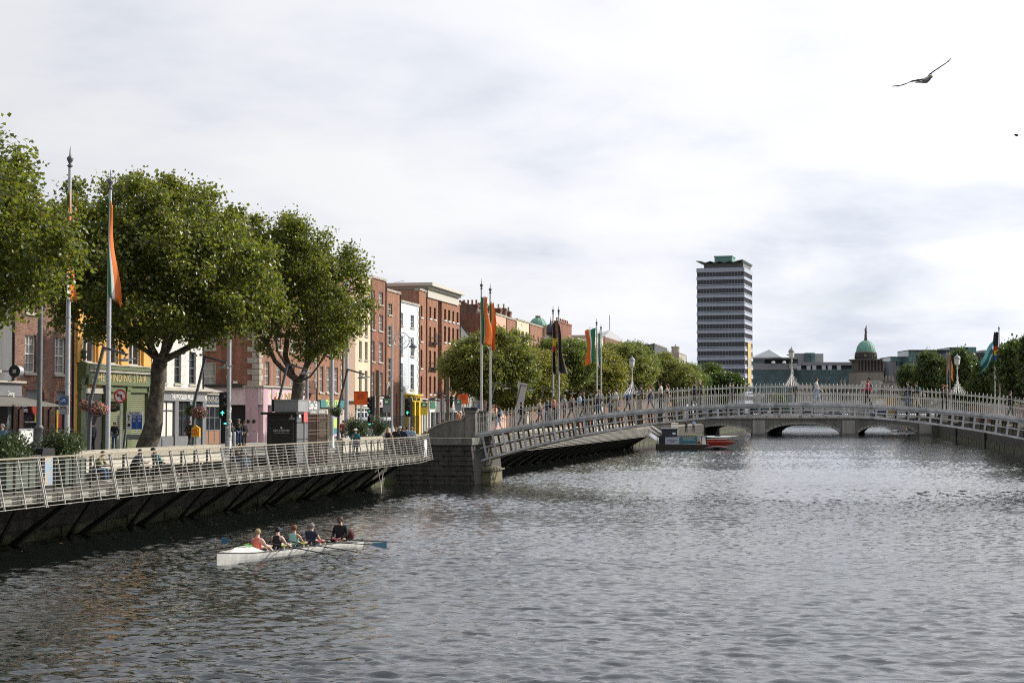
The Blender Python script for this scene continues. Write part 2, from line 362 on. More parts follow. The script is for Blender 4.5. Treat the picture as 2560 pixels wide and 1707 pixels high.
# street parapet along the shop side: rounded coping stones, each its own
def parapet(s0, s1, label, gaps=(), face=PARW):
    t = qthing('parapet_wall', label, 'parapet', -0.25, s0, DZ)
    off = (-0.25, s0, DZ)
    segs = []; a = s0
    for g in list(gaps) + [(s1, s1)]:
        if g[0] > a: segs.append((a, g[0]))
        a = g[1]
    for a, c in segs:
        b = MB(off); b.box(-0.42, -0.05, a, c, DZ - 0.3, 2.86); b.build('wall_face', face, t)
        y = a
        while y < c - 0.2:
            e = min(y + random.uniform(0.95, 1.25), c)
            b = MB(off); j = random.uniform(-.008, .008)
            b.prism([(-0.50, 2.86), (0.03, 2.86), (0.04, 3.04 + j), (-0.04, 3.18 + j), (-0.2, 3.24 + j), (-0.36, 3.18 + j), (-0.5, 3.04 + j)], 'y', y, e - 0.02)
            b.build('coping_stone', PARA, t); y = e
    return t
parapet(60.5, 112.5, 'long granite parapet with rounded coping between street and boardwalk before the iron bridge', gaps=((83.2, 95.0), (99.8, 103.2)))
parapet(125, 250, 'granite parapet with rounded coping between trees and boardwalk beyond the iron bridge', face=QW)
# ------------------------------------------------------------------ boardwalk
DECK = M('timber_decking', (0.085, 0.075, 0.06), 0.85, var=0.35, vscale=2, bump=0.4, stretch=(12, 0.6, 1))
EDGEM = M('painted_sun_edge', (0.28, 0.27, 0.24), 0.6, var=0.2)
STRM = M('weathered_steel_strut', (0.075, 0.072, 0.055), 0.6, var=0.3, vscale=5)
HAND = M('worn_handrail', (0.30, 0.26, 0.20), 0.6, var=0.25, vscale=6)
def rail_x(z): return 3.82 - (z - 1.68) * (0.31 / 1.55)
def boardwalk(s0, s1, label, detail=True, kink=None):
    off = (0, s0, 0); t = qthing('boardwalk', label, 'boardwalk', 0, s0, 0)
    n = int(round((s1 - s0) / 5.5)); mod = (s1 - s0) / n
    # deck planks run along the quay: eleven rows of boards
    for i in range(11):
        x0 = 0.12 + i * 0.305
        if detail:
            for k in range(n):
                b = MB(off); dz = random.uniform(-.006, .006); b.box(x0, x0 + 0.285, s0 + k * mod, s0 + (k + 1) * mod - 0.02, DZ - 0.05, DZ + dz); b.build('plank', DECK, t, fix=False)
        else:
            b = MB(off); b.box(x0, x0 + 0.285, s0, s1, DZ - 0.05, DZ); b.build('plank', DECK, t, fix=False)
    b = MB(off); b.box(0.05, 3.42, s0, s1, DZ - 0.26, DZ - 0.06); b.build('deck_frame', STRM, t)
    b = MB(off); b.box(3.50, 3.60, s0, s1, DZ - 0.30, DZ + 0.06); b.build('edge_beam', STRM, t)
    for k in range(n * 4 if detail else 0):
        y = s0 + k * mod / 4; b = MB(off); b.box(3.60, 3.64, y + .12, y + mod / 4 - .6, DZ - 0.26, DZ - 0.06); b.build('painted_sun_patch', EDGEM, t)  # spaced pale plates: sunlit patches along the edge, put in as colour
    # struts
    for k in range(-1, n + 1):
        sa = s0 + k * mod
        if sa + 4.6 < s1:
            b = MB(off); b.bar((0.1, sa + 4.6, -0.1), (3.45, sa + 2.5, DZ - 0.35), 0.16, 0.20)
            if sa + 2.5 > s0: b.build('strut', STRM, t)
            b = MB(off); b.bar((0.1, sa + 3.6, -0.1), (3.45, sa - 1.2, DZ - 0.35), 0.09, 0.12)
            if sa - 1.2 > s0: b.build('strut', STRM, t)
    # railing
    top, bot = 3.24, 1.68; nr = 12
    def rod(k0, k1, z, w):
        b = MB(off); b.bar((rail_x(z), k0, z), (rail_x(z), k1, z), w, w); return b
    for k in range(n):
        a, c = s0 + k * mod, s0 + (k + 1) * mod
        if detail:
            for i in range(nr):
                z = bot + (top - 0.10 - bot) * i / (nr - 1)
                rod(a, c, z, 0.018).build('rail_rod', RAILM, t, fix=False)
            for j in range(4):
                y = a + j * mod / 4
                if j == 0:
                    for d in (-0.06, 0.06):
                        b = MB(off); b.hexa([(rail_x(bot) + .05, y + d - .018, bot - .05), (rail_x(bot) + .05, y + d + .018, bot - .05), (rail_x(bot) - .04, y + d + .018, bot - .05), (rail_x(bot) - .04, y + d - .018, bot - .05),
                                (rail_x(top) + .03, y + d - .018, top), (rail_x(top) + .03, y + d + .018, top), (rail_x(top) - .03, y + d + .018, top), (rail_x(top) - .03, y + d - .018, top)]); b.build('post', RAILM, t)
                else:
                    b = MB(off); b.bar((rail_x(bot), y, bot - .03), (rail_x(top) , y, top), 0.03, 0.05); b.build('post', RAILM, t)
                    b = MB(off); b.bar((3.42, y, DZ), (rail_x(top) - 0.09, y, top - 0.04), 0.05, 0.08); b.build('brace', STRM, t)
            b = MB(off); b.box(rail_x(top) - .07, rail_x(top) + .07, a, c - 0.01, top, top + 0.05); b.build('handrail', HAND, t)
        else:
            b = MB(off)
            for i in range(nr):
                z = bot + (top - 0.10 - bot) * i / (nr - 1); b.bar((rail_x(z), a, z), (rail_x(z), c, z), 0.026, 0.026)
            for j in range(6):
                y = a + j * mod / 6; b.bar((rail_x(bot), y, bot), (rail_x(top), y, top), 0.03, 0.025)
            b.build('rail_panel', STRM if False else M('dull_rail', (.36, .345, .31), .5, var=.2), t, fix=False, kind='stuff')
            b = MB(off); b.box(rail_x(top) - .07, rail_x(top) + .07, a, c - 0.01, top, top + 0.06); b.build('handrail', HAND, t)
    return t
bw = boardwalk(35.0, 107.0, 'timber boardwalk with leaning pale steel railing hung over the river before the iron bridge')
# returned end panel of the railing, kinked toward the pier
b = MB((0, 35, 0))
for i in range(12):
    z = 1.68 + 1.46 * i / 11; b.bar((rail_x(z), 107, z), (rail_x(z) - 0.15, 110.8, z + 0.13), 0.024)
for k in range(5): 
    y = 107 + k * 0.95; dz = 0.13 * k / 4; b.bar((rail_x(1.68) - .15 * k / 4, y, 1.66 + dz), (rail_x(3.2) - .15 * k / 4, y, 3.24 + dz), 0.03, 0.04)
b.build('end_panel', RAILM, bw, fix=False)
b = MB((0, 35, 0)); b.bar((rail_x(3.24), 107, 3.27), (rail_x(3.24) - .15, 110.8, 3.40), 0.12, 0.05); b.build('handrail', HAND, bw)
b = MB((0, 35, 0)); b.box(0.1, 3.4, 107, 111, DZ - 0.25, DZ); b.build('end_deck', DECK, bw)
b = MB((0, 35, 0)); b.box(rail_x(2.6) - 0.10, rail_x(2.6) - 0.05, 108.9, 109.5, 2.0, 3.05); b.build('notice', WHITE, bw)
boardwalk(128.0, 236.0, 'boardwalk with pale mesh like railing beyond the iron bridge', detail=False)
# lookout platform at the far end of the second boardwalk
lp = qthing('lookout_platform', 'grey louvred lookout platform jutting over the river beside the moored pontoon', 'platform', 3.6, 237, 0)
b = MB((3.6, 237, 0)); b.box(0.1, 6.2, 237, 247, DZ - .2, DZ); b.build('deck', DECK, lp)
LOUV = M('grey_louvre', (0.16, 0.155, 0.15), 0.6, var=0.15)
for i in range(14):
    z = 1.45 + i * 0.135
    b = MB((3.6, 237, 0)); b.box(3.2, 6.2, 236.9, 236.98, z, z + 0.11); b.build('louvre', LOUV, lp, fix=False)
    b = MB((3.6, 237, 0)); b.box(6.2, 6.28, 236.9, 247, z, z + 0.11); b.build('louvre', LOUV, lp, fix=False)
b = MB((3.6, 237, 0)); b.box(3.1, 6.35, 236.85, 237.0, 3.34, 3.42); b.box(6.15, 6.35, 237, 247, 3.34, 3.42); b.build('handrail', HAND, lp)
for x in (3.2, 4.7, 6.1):
    b = MB((3.6, 237, 0)); b.box(x, x + .08, 237.0, 237.1, 1.3, 3.34); b.build('post', STEEL, lp)
# ------------------------------------------------------------------ the iron bridge
S0, OC, HALF, HW = 119.9, 26.15, 21.5, 1.83
IRON = M('bridge_white_iron', (0.58, 0.585, 0.59), 0.45, var=0.25, vscale=2, streak=0.45)
IRONR = M('bridge_rail_iron', (0.56, 0.55, 0.52), 0.45, var=0.3, vscale=2.5)
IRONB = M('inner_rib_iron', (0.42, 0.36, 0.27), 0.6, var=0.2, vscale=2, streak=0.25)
def ztop(t): return 5.36 - 0.00456 * t * t
def zbot(t): return 4.60 - 0.00716 * t * t
br = qthing('arched_footbridge', 'white cast iron arched footbridge with spiked railings crossing the river', 'bridge', OC, S0, 0)
boff = (OC, S0, 0)
def sweep(b, f0, f1, y0, y1, ta=-HALF, tb=HALF, n=60):
    for i in range(n):
        a, c = ta + (tb - ta) * i / n, ta + (tb - ta) * (i + 1) / n
        b.hexa([(OC + a, y0, f0(a)), (OC + c, y0, f0(c)), (OC + c, y1, f0(c)), (OC + a, y1, f0(a)), (OC + a, y0, f1(a)), (OC + c, y0, f1(c)), (OC + c, y1, f1(c)), (OC + a, y1, f1(a))])
NB = 62
def lean(tt):     # a radial bar: from its foot on the lower chord to its head on the upper one
    d = ztop(tt) - zbot(tt); sl = 2 * 0.0062 * tt
    return tt - 0.0, tt + sl * d * 0.75
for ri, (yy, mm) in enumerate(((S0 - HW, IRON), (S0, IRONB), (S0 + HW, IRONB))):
    y0, y1 = yy - 0.05, yy + 0.05
    rb = MB(boff)
    sweep(rb, lambda t: zbot(t), lambda t: zbot(t) + 0.11, y0, y1)
    sweep(rb, lambda t: (zbot(t) + ztop(t) - 0.14) / 2 - 0.035, lambda t: (zbot(t) + ztop(t) - 0.14) / 2 + 0.045, y0, y1)
    sweep(rb, lambda t: ztop(t) - 0.27, lambda t: ztop(t) - 0.14, y0, y1)
    sweep(rb, lambda t: zbot(t) - 0.03, lambda t: zbot(t), yy - 0.09, yy + 0.09)
    ro = rb.build('arch_rib', mm, br)
    jb = MB(boff)
    for i in range(NB + 1):
        tt = -HALF + 0.35 + (2 * HALF - 0.7) * i / NB; a, c = lean(tt)
        if abs(c) > HALF: c = math.copysign(HALF, c)
        za, zc = zbot(a) + 0.02, ztop(c) - 0.15; w = 0.065
        q = MB(boff) if ri == 0 else jb
        q.hexa([(OC + a - w, y0 - .008, za), (OC + a + w, y0 - .008, za), (OC + a + w, y1 + .008, za), (OC + a - w, y1 + .008, za), (OC + c - w, y0 - .008, zc), (OC + c + w, y0 - .008, zc), (OC + c + w, y1 + .008, zc), (OC + c - w, y1 + .008, zc)])
        if ri == 0: q.build('rib_bar', mm, ro, fix=False)
    if ri: jb.build('rib_bars', mm, ro, fix=False, kind='stuff')
    if ri < 2:      # cross ties to the next rib
        cb = MB(boff)
        for i in range(0, NB + 1, 2):
            tt = -HALF + 0.35 + (2 * HALF - 0.7) * i / NB
            cb.bar((OC + tt, yy + .06, zbot(tt) + 0.07), (OC + tt, yy + HW - .06, zbot(tt) + 0.07), 0.09)
            cb.bar((OC + tt, yy + .06, ztop(tt) - 0.3), (OC + tt, yy + HW - .06, ztop(tt) - 0.3), 0.07)
        cb.build('cross_ties', IRONB, br, fix=False, kind='stuff')
db = MB(boff); sweep(db, lambda t: ztop(t) - 0.13, lambda t: ztop(t) - 0.02, S0 - HW + 0.12, S0 + HW - 0.12, n=43); db.build('deck', PAVE, br)
for yy in (S0 - HW, S0 + HW):
    cb = MB(boff); sweep(cb, lambda t: ztop(t) - 0.14, lambda t: ztop(t) + 0.02, yy - 0.11, yy + 0.11, n=60)
    sweep(cb, lambda t: ztop(t) + 0.02, lambda t: ztop(t) + 0.06, yy - 0.06, yy + 0.06)
    cb.build('deck_edge', IRON, br)
    rl = MB(boff); sweep(rl, lambda t: ztop(t) + 1.13, lambda t: ztop(t) + 1.18, yy - .02, yy + .02); top_rail = rl.build('top_rail', IRONR, br)
    rl = MB(boff); sweep(rl, lambda t: ztop(t) + 0.66, lambda t: ztop(t) + 0.70, yy - .016, yy + .016); rl.build('middle_rail', IRONR, br)
    near = yy < S0
    nb_ = int(43 / 0.25); jb = MB(boff); sb_ = MB(boff); bar_me = None
    for i in range(nb_ + 1):
        t = -HALF + 43.0 * i / nb_; z = ztop(t); heavy = (i % 14 == 0); r = 0.027 if heavy else 0.0145
        if near:
            q = MB(); q.tube([(0, 0, 0), (0, 0, 1.26)], r, 5, smooth=False); q.lathe([(r * 1.6, 1.25), (r * 1.9, 1.29), (r * .5, 1.36)], n=5)
            if heavy: me = q.mesh('baluster', IRONR)
            else:
                if bar_me is None: bar_me = q.mesh('baluster', IRONR)
                me = bar_me
            link('baluster', me, br, (t, yy - S0, z))
        else: jb.tube([(OC + t, yy, z), (OC + t, yy, z + 1.33)], [r, r * .9], 4, smooth=False)
        sb_.tube([(OC + t + 0.125, yy, z), (OC + t + 0.125, yy, z + 0.80)], [0.0135, 0.012], 4, smooth=False)
    sb_.build('short_balusters', IRONR, br, fix=False, kind='stuff')
    if not near: jb.build('balusters', IRONR, br, fix=False, kind='stuff')
# scrolled overthrow lamps
def bridge_lamp(t, label):
    z = ztop(t); off = (OC + t, S0, z); r = qthing('bridge_lamp', label, 'lamp', OC + t, S0, z, 'lanterns on scrolled arches over the footbridge')
    for sgn in (-1, 1):
        b = MB()
        for tt in (-0.34, -0.17, 0, 0.17, 0.34):
            pts = []
            for k in range(9):
                u = k / 8; e = u * u * (3 - 2 * u)
                pts.append((tt * (1 - e) ** 1.3, sgn * HW * (1 - u) ** 1.7, 1.15 + 1.15 * u ** 1.25))
            b.tube(pts, [0.035 if tt == 0 else 0.02] * 8 + [0.02], 5)
        for k in range(5):      # scrolls
            u = 0.08 + k * 0.16; yy = sgn * HW * (1 - u) ** 1.7; zc = 1.15 + 1.15 * u ** 1.25
            for s2 in (-1, 1):
                xr = 0.34 * (1 - u * u * (3 - 2 * u)) ** 1.3; rr = 0.085 - .01 * k
                b.tube([(s2 * (xr + rr * math.cos(a)), yy, zc + 0.05 + rr * math.sin(a)) for a in np.linspace(-1, 4.4, 9)], 0.012, 4)
        b.build('scroll_arch', IRONR, r)
    b = MB(); b.lathe([(.05, 2.1), (.075, 2.22), (.045, 2.32), (.032, 2.75), (.05, 2.8), (.07, 2.86), (.04, 2.95), (.06, 3.02), (.11, 3.08)], n=10); b.build('stem', IRONR, r)
    b = MB(); b.lathe([(.11, 3.09), (.165, 3.12), (.20, 3.48)], n=6, smooth=False); b.build('lantern_glass', M('milky_glass', (0.62, 0.62, 0.58), 0.25, spec=0.6), r)
    b = MB(); b.lathe([(.225, 3.48), (.225, 3.52), (.16, 3.62), (.10, 3.68), (.03, 3.72), (.05, 3.77), (.01, 3.83)], n=8); b.build('lantern_cap', M('lamp_cap', (0.26, 0.27, 0.28), 0.5), r)
    return r
bridge_lamp(-10.75, 'white lantern on scrolled iron arch over the footbridge in front of the bright green trees')
bridge_lamp(0, 'white lantern on scrolled iron arch at the crown of the footbridge')
bridge_lamp(10.75, 'white lantern on scrolled iron arch over the footbridge near the far bank trees')
# ------------------------------------------------------------------ bridge abutment (north pier)
PIER = M('pier_ashlar', (0.07, 0.065, 0.056), 0.9, var=0.45, vscale=1.6, bump=0.9, bscale=7, streak=0.4)
PIERL = M('pier_smooth_stone', (0.19, 0.185, 0.165), 0.85, var=0.3, vscale=1.5, bump=0.4, streak=0.5)
pr = qthing('bridge_abutment', 'rough stone abutment of the footbridge with curved grey wing wall and pillar', 'abutment', 0, 116, 0)
po = (0, 116, 0); y0, y1 = 115.2, 124.6
b = MB(po); b.prism([(-0.5, -2), (5.65, -2), (5.15, 2.6), (-0.5, 2.6)], 'y', y0 + .12, y1); b.build('core', PIER, pr)
b = MB(po); b.box(-0.5, 5.3, y0 - 0.12, y1, 2.62, 3.08); b.build('string_course', PIERL, pr)
z = 2.56; row = 0
while z > -0.5:      # ashlar courses, every block on its own
    h = 0.33; x = -0.45; row += 1
    while x < 5.35:
        w = random.uniform(0.65, 1.25); xe = min(x + w, 5.22 + (2.6 - z) * 0.1); 
        if xe - x > 0.15:
            b = MB(po); d = random.uniform(0.0, 0.06); g = 0.018
            b.hexa([(x + g, y0 - d, z - h + g), (xe - g + .03, y0 - d, z - h + g), (xe - g + .03, y0 + .2, z - h + g), (x + g, y0 + .2, z - h + g), (x + g + .02, y0 - d + .02, z - g), (xe - g, y0 - d + .02, z - g), (xe - g, y0 + .2, z - g), (x + g + .02, y0 + .2, z - g)])
            b.build('stone', PIER, pr, fix=False)
        x = xe + 0.0
        if xe >= 5.2: break
    z -= h
# footing under the rib
b = MB(po); b.prism([(5.0, -2), (5.95, -2), (5.95, 0.8), (5.8, 0.98), (5.2, 1.1)], 'y', 117.9, 121.9); b.build('springing_stone', M('springing_stone', (0.15, 0.14, 0.07), 0.85, col2=(0.22, 0.20, 0.12), var=0.3, bump=0.5), pr)
b = MB(po); b.box(5.0, 6.1, 117.7, 122.1, 0.80, 0.92); b.build('springing_ledge', PIERL, pr)
# curved wing wall rising to the pillar (a solid wall 0.45 thick), both sides
def wing(y):
    prof = [(0.6, 3.05)]
    for k in range(13):
        u = k / 12; x = 1.1 + 2.6 * u; prof.append((x, 3.15 + 1.08 * math.sin(u * math.pi / 2) ** 0.9))
    for k in range(1, 7):
        a = k / 6 * math.pi / 2; prof.append((3.7 + 0.58 * math.sin(a), 4.23 + 0.55 * (1 - math.cos(a))))
    return prof
for yy in (117.75, 121.75):
    pf = wing(yy); poly = [(-0.6, 2.9)] + [(x, z - 0.0) for x, z in pf] + [(3.82, 2.9)]
    b = MB(po)
    for i in range(len(pf) - 1):
        (xa, za), (xb, zb) = pf[i], pf[i + 1]
        b.hexa([(xa, yy, 3.0), (xb, yy, 3.0), (xb, yy + .42, 3.0), (xa, yy + .42, 3.0), (xa, yy, za), (xb, yy, zb), (xb, yy + .42, zb), (xa, yy + .42, za)])
    b.build('wing_wall', PIERL, pr)
    b = MB(po)
    for i in range(1, len(pf) - 1):
        (xa, za), (xb, zb) = pf[i], pf[i + 1]
        b.hexa([(xa, yy - .06, za), (xb, yy - .06, zb), (xb, yy + .48, zb), (xa, yy + .48, za), (xa, yy - .06, za + .12), (xb, yy - .06, zb + .12), (xb, yy + .48, zb + .12), (xa, yy + .48, za + .12)])
    b.build('wing_coping', PARA, pr)
    b = MB(po); b.box(4.25, 4.95, yy - 0.12, yy + 0.5, 3.0, 4.80); b.box(4.17, 5.03, yy - 0.2, yy + 0.58, 4.80, 4.90); b.build('pillar', PIERL, pr)
b = MB(po); b.box(-3, 4.6, 118.1, 121.8, 3.0, 3.2); b.build('landing', PAVE, pr)
# far abutment on the south side
pr2 = qthing('bridge_abutment', 'stone abutment of the footbridge at the far bank, mostly hidden by the span', 'abutment', OR - 2, 116, 0)
b = MB((OR - 2, 116, 0)); b.box(OR - 2.2, OR + .1, 115.4, 124.4, -2, 3.1); b.build('core', PIER, pr2)
b = MB((OR - 2, 116, 0)); b.box(OR - 1.9, OR - 1.2, 117.6, 118.2, 3.1, 4.7); b.build('pillar', PIERL, pr2)
# ------------------------------------------------------------------ buildings on the shop side
FO = -14.7
WINC = {}
WSASH = M('white_sash', (0.66, 0.65, 0.61), 0.5, var=0.1); DSASH = M('dark_sash', (0.03, 0.03, 0.035), 0.5)
SILL = M('stone_sill', (0.40, 0.37, 0.31), 0.85, var=0.25)
def window(t, off, x, ya, yb, za, zb, style='sash', sash=None, sill=SILL, name='window', side=False):
    """window in a front wall at plane x (opening ya..yb, za..zb); the pieces are shared between windows of one size"""
    sash = sash or WSASH; w, h = round(yb - ya, 2), round(zb - za, 2); key = (w, h, style, sash.name, sill.name, side)
    if key not in WINC:
        f = MB(); fw = 0.07; d0, d1 = -0.21, -0.13
        def bx(b, a0, a1, c0, c1, e0, e1):
            if side: b.box(c0, c1, -a1, -a0, e0, e1)
            else: b.box(a0, a1, c0, c1, e0, e1)
        bx(f, d0, d1, 0, fw, 0, h); bx(f, d0, d1, w - fw, w, 0, h); bx(f, d0, d1, fw, w - fw, h - fw, h); bx(f, d0, d1, fw, w - fw, 0, fw)
        if style in ('sash', 'curtain'):
            bx(f, d0 + .01, d1 + .01, fw, w - fw, h * 0.5 - .03, h * 0.5 + .03); bx(f, d0 + .02, d1 - .01, w / 2 - .015, w / 2 + .015, fw, h * 0.5 - .03)
            bx(f, d0 + .02, d1 - .01, w / 2 - .015, w / 2 + .015, h * .5 + .03, h - fw)
            for q in (0.25, 0.75): bx(f, d0 + .02, d1 - .012, fw, w - fw, h * q - .012, h * q + .012)
        elif style == 'two': bx(f, d0 + .01, d1 + .01, w / 2 - .035, w / 2 + .035, fw, h - fw); bx(f, d0 + .02, d1 + .02, fw, w - fw, h * .72 - .03, h * .72 + .03)
        g = MB(); bx(g, d0 - .02, d0 + 0.005, .02, w - .02, .02, h - .02)
        s = MB(); bx(s, -0.16, 0.10, -0.09, w + 0.09, -0.15, 0)
        WINC[key] = (f.mesh(name, sash), g.mesh('pane', GLC if style == 'curtain' else GL), s.mesh('sill', sill))
    f, g, s = WINC[key]; loc = (x - off[0], ya - off[1], za - off[2])
    o = link(name, f, t, loc); link('pane', g, o); link('sill', s, o); return o
def wall_front(b, x, y0, y1, z0, z1, ops, d=0.26, side=False):
    """front wall with real openings and reveals; side=True: wall facing -y at y=x, running in x from y0 to y1"""
    ys = sorted({y0, y1, *[v for o in ops for v in o[:2] if y0 < v < y1]}); zs = sorted({z0, z1, *[v for o in ops for v in o[2:4] if z0 < v < z1]})
    def pt(q, y, z): return (y, x - q, z) if side else (x + q, y, z)
    for i in range(len(ys) - 1):
        for j in range(len(zs) - 1):
            cy, cz = (ys[i] + ys[i + 1]) / 2, (zs[j] + zs[j + 1]) / 2
            if any(o[0] < cy < o[1] and o[2] < cz < o[3] for o in ops): continue
            b.quad(pt(0, ys[i], zs[j]), pt(0, ys[i + 1], zs[j]), pt(0, ys[i + 1], zs[j + 1]), pt(0, ys[i], zs[j + 1]))
    for a, c, e, f in [o[:4] for o in ops]:
        for q in (((a, e), (a, f)), ((c, f), (c, e)), ((a, f), (c, f)), ((c, e), (a, e))):
            (p0, r0), (p1, r1) = q; b.quad(pt(0, p0, r0), pt(0, p1, r1), pt(-d, p1, r1), pt(-d, p0, r0))
def building(name, label, px0, px1, ytop, wall, rows, cols, cat='building', style='sash', depth=10.5, shop_z=None, ops=(), coping=STONE, sash=None, refpx=None, fo=FO, sidewall=None, ztop=None, extra_side=None, group=None, sill=SILL):
    s0, s1 = sq(px0, fo), sq(px1, fo); ref = refpx if refpx is not None else (px0 + px1) / 2
    zt = ztop if ztop is not None else zq(ytop, fo, sq(ref, fo, ytop))
    off = (fo, s0, GZ); t = qthing(name, label, cat, fo, s0, GZ, group)
    wins = []
    for (ya, yb) in rows:
        sr = sq(ref, fo); zb_, za_ = zq(ya, fo, sr), zq(yb, fo, sr)
        for c in cols: wins.append((sq(c[0], fo), sq(c[1], fo), za_, zb_))
    allops = wins + [(o[0], o[1], o[2], o[3]) for o in ops]
    b = MB(off)
    wall_front(b, fo, s0 + .004, s1 - .004, GZ - .1, zt, allops)
    xb = fo - depth
    b.quad((fo, s1 - .004, GZ - .1), (xb, s1 - .004, GZ - .1), (xb, s1 - .004, zt), (fo, s1 - .004, zt))
    b.quad((xb, s0, GZ - .1), (xb, s1, GZ - .1), (xb, s1, zt), (xb, s0, zt))
    b.quad((fo, s0, zt), (fo, s1, zt), (xb, s1, zt), (xb, s0, zt))
    if extra_side is None: b.quad((fo, s0 + .004, GZ - .1), (xb, s0 + .004, GZ - .1), (xb, s0 + .004, zt), (fo, s0 + .004, zt), mi=1)
    b.build('wall', [wall, sidewall or wall], t, fix=False)
    b = MB(off); b.box(fo - .5, fo + 0.10, s0 + .01, s1 - .01, zt, zt + 0.22); b.build('parapet_coping', coping, t)
    if s1 - s0 > 3:
        b = MB(off); b.tube([(fo + .07, s1 - .18, zt - .1), (fo + .07, s1 - .18, GZ)], .055, 6); b.build('downpipe', BLACK, t)
    for i, w in enumerate(wins):
        st = style
        if style == 'mix': st = 'curtain' if random.random() < 0.45 else 'sash'
        window(t, off, fo, *w, style=st, sash=sash, sill=sill)
    return t, off, s0, s1, zt
def Z(py, px, o=FO): return zq(py, o, sq(px, o, py))
def S(px, o=FO): return sq(px, o)
def arch_fill(b, x, ya, yb, z, h, n=8, d=0.12):   # a raised round arch of voussoirs
    c, r = (ya + yb) / 2, (yb - ya) / 2
    for i in range(n):
        a0, a1 = math.pi * i / n + .02, math.pi * (i + 1) / n - .02
        p = [(c - math.cos(a) * rr, z + math.sin(a) * rr * h / r) for a, rr in ((a0, r), (a1, r), (a1, r + .3), (a0, r + .3))]
        b.prism(p, 'x', x - .05, x + d)
GREYW = M('grey_render', (0.13, 0.135, 0.14), 0.8, var=0.25, streak=0.3)
# --- dark fronted pub at the frame edge
t, off, s0, s1, zt = building('pub', 'grey rendered pub with dark shopfront left of the old brown brick house', -230, 34, 560, GREYW, [(790, 925), (620, 740)], [(-190, -165), (-120, -92), (-40, -3)], refpx=0, sash=DSASH)
b = MB(off); b.box(FO + .01, FO + 0.5, s0 + .2, S(33), Z(990, 10), Z(958, 10)); b.build('fascia', GREYP, t)
b = MB(off); b.box(FO, FO + .7, s0 + .1, S(36), Z(957, 10), Z(952, 10)); b.build('cornice', SILL, t)
text(t, 'Dining', FO + .52 - off[0], S(4) - off[1], Z(984, 8) - off[2], 0.36, WHITE, fit=S(12)-S(-5))
b = MB(off); b.prism([(FO + .3, Z(990, 10)), (FO + 2.6, Z(1012, 10)), (FO + 2.6, Z(1016, 10)), (FO + .3, Z(996, 10))], 'y', s0, S(60) - 1.0); b.build('awning', M('striped_awning', (0.09, 0.085, 0.075), 0.8, col2=(0.2, 0.19, 0.17), vscale=1, stretch=(0.1, 9, 0.1)), t)
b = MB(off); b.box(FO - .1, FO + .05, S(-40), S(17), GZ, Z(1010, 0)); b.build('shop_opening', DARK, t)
# its drum shaped hanging sign
hs = qthing('hanging_sign', 'black round drum sign with white cross emblem on the pub front', 'sign', FO + 0.9, S(40, FO + .9), Z(928, 40, FO + .9))
b = MB(); b.tube([(0, -.22, 0), (0, .24, 0)], 0.32, 20); b.build('drum', [STEEL], hs)
b = MB(); b.tube([(0, -.245, 0), (0, -.222, 0)], 0.33, 20, smooth=False); b.build('disc', BLACK, hs)
for a_, c_ in ((-.05, -.05), (.05, -.05), (-.05, .05), (.05, .05)):
    b = MB(); b.box(a_ - .035, a_ + .035, -.26, -.246, c_ - .035, c_ + .035); b.build('emblem', WHITE, hs)
b = MB(); b.bar((-.9, 0, 0), (-.3, 0, 0), 0.06); b.build('bracket', BLACK, hs)
# --- old brown brick house
t, off, s0, s1, zt = building('brick_house', 'old brown brick house with arched doorways behind black railings beside the green bookshop', 35, 183, 600, BR_OLD, [(838, 931), (700, 782), (590, 650)], [(60, 89), (135, 163)], refpx=75, style='curtain', ops=[(S(59), S(110), GZ - .1, Z(975, 85)), (S(138), S(171), GZ - .1, Z(978, 150))])
for (pa, pb, yy) in ((59, 110, 992), (138, 171, 1000)):
    za = Z(yy, pa); b = MB(off); arch_fill(b, FO, S(pa), S(pb), za - .1, 1.0, 11, .03); b.build('brick_arch', BR_OR, t)
    b = MB(off); b.box(FO - .26, FO - .2, S(pa), S(pb), Z(1002, pa), Z(974, pa)); b.build('fanlight', GREYP, t)
b = MB(off); b.box(FO - .25, FO - .15, S(59), S(110), GZ, Z(1003, 80)); b.build('shop_window', GL, t)
b = MB(off); b.box(FO - .14, FO + .1, S(59), S(100), Z(1056, 80), Z(1053, 80)); b.build('window_shelf', SILL, t)
text(t, 'OPEN CITY\nBRUNCH ROLLS', FO - .1 - off[0], S(67) - off[1], Z(1020, 67) - off[2], 0.27, WHITE, fit=S(73)-S(60))
b = MB(off); b.box(FO - .12, FO - .08, S(91), S(97), Z(1054, 94), Z(1034, 94)); b.build('menu_board', M('yellow_board', (0.75, 0.62, 0.06), 0.6), t)
text(t, 'OPEN', FO - .07 - off[0], S(94) - off[1], Z(1044, 94) - off[2], 0.3, BLACK, rot=(R(180), R(-90), R(90)))
b = MB(off); b.tube([(FO + .12, S(80), Z(1020, 80)), (FO + .2, S(80), Z(1020, 80))], 0.36, 16); b.build('red_lamp', M('red_light', (0.75, 0.05, 0.02), 0.4), t)
for yy in (1012, 1028): b = MB(off); b.bar((FO + .15, S(82), Z(yy, 82)), (FO + .15, S(95), Z(1020 + (4 if yy > 1020 else -2), 95)), .07); b.build('sign_strip', M('orange_strip', (0.8, 0.33, 0.03), 0.5), t)
b = MB(off); b.box(FO - .22, FO - .14, S(148), S(160), GZ, Z(1035, 150)); b.build('door', M('red_door', (0.32, 0.015, 0.02), 0.45), t)
b = MB(off); b.box(FO - .25, FO - .221, S(138), S(171), GZ, Z(1003, 150)); b.build('door_recess', DARK, t)
for px in (43, 118): b = MB(off); b.tube([(FO + .3, S(px), Z(1018, px)), (FO + .1, S(px), Z(1024, px)), (FO + .06, S(px), GZ)], .05, 6); b.build('downpipe', BLACK, t)
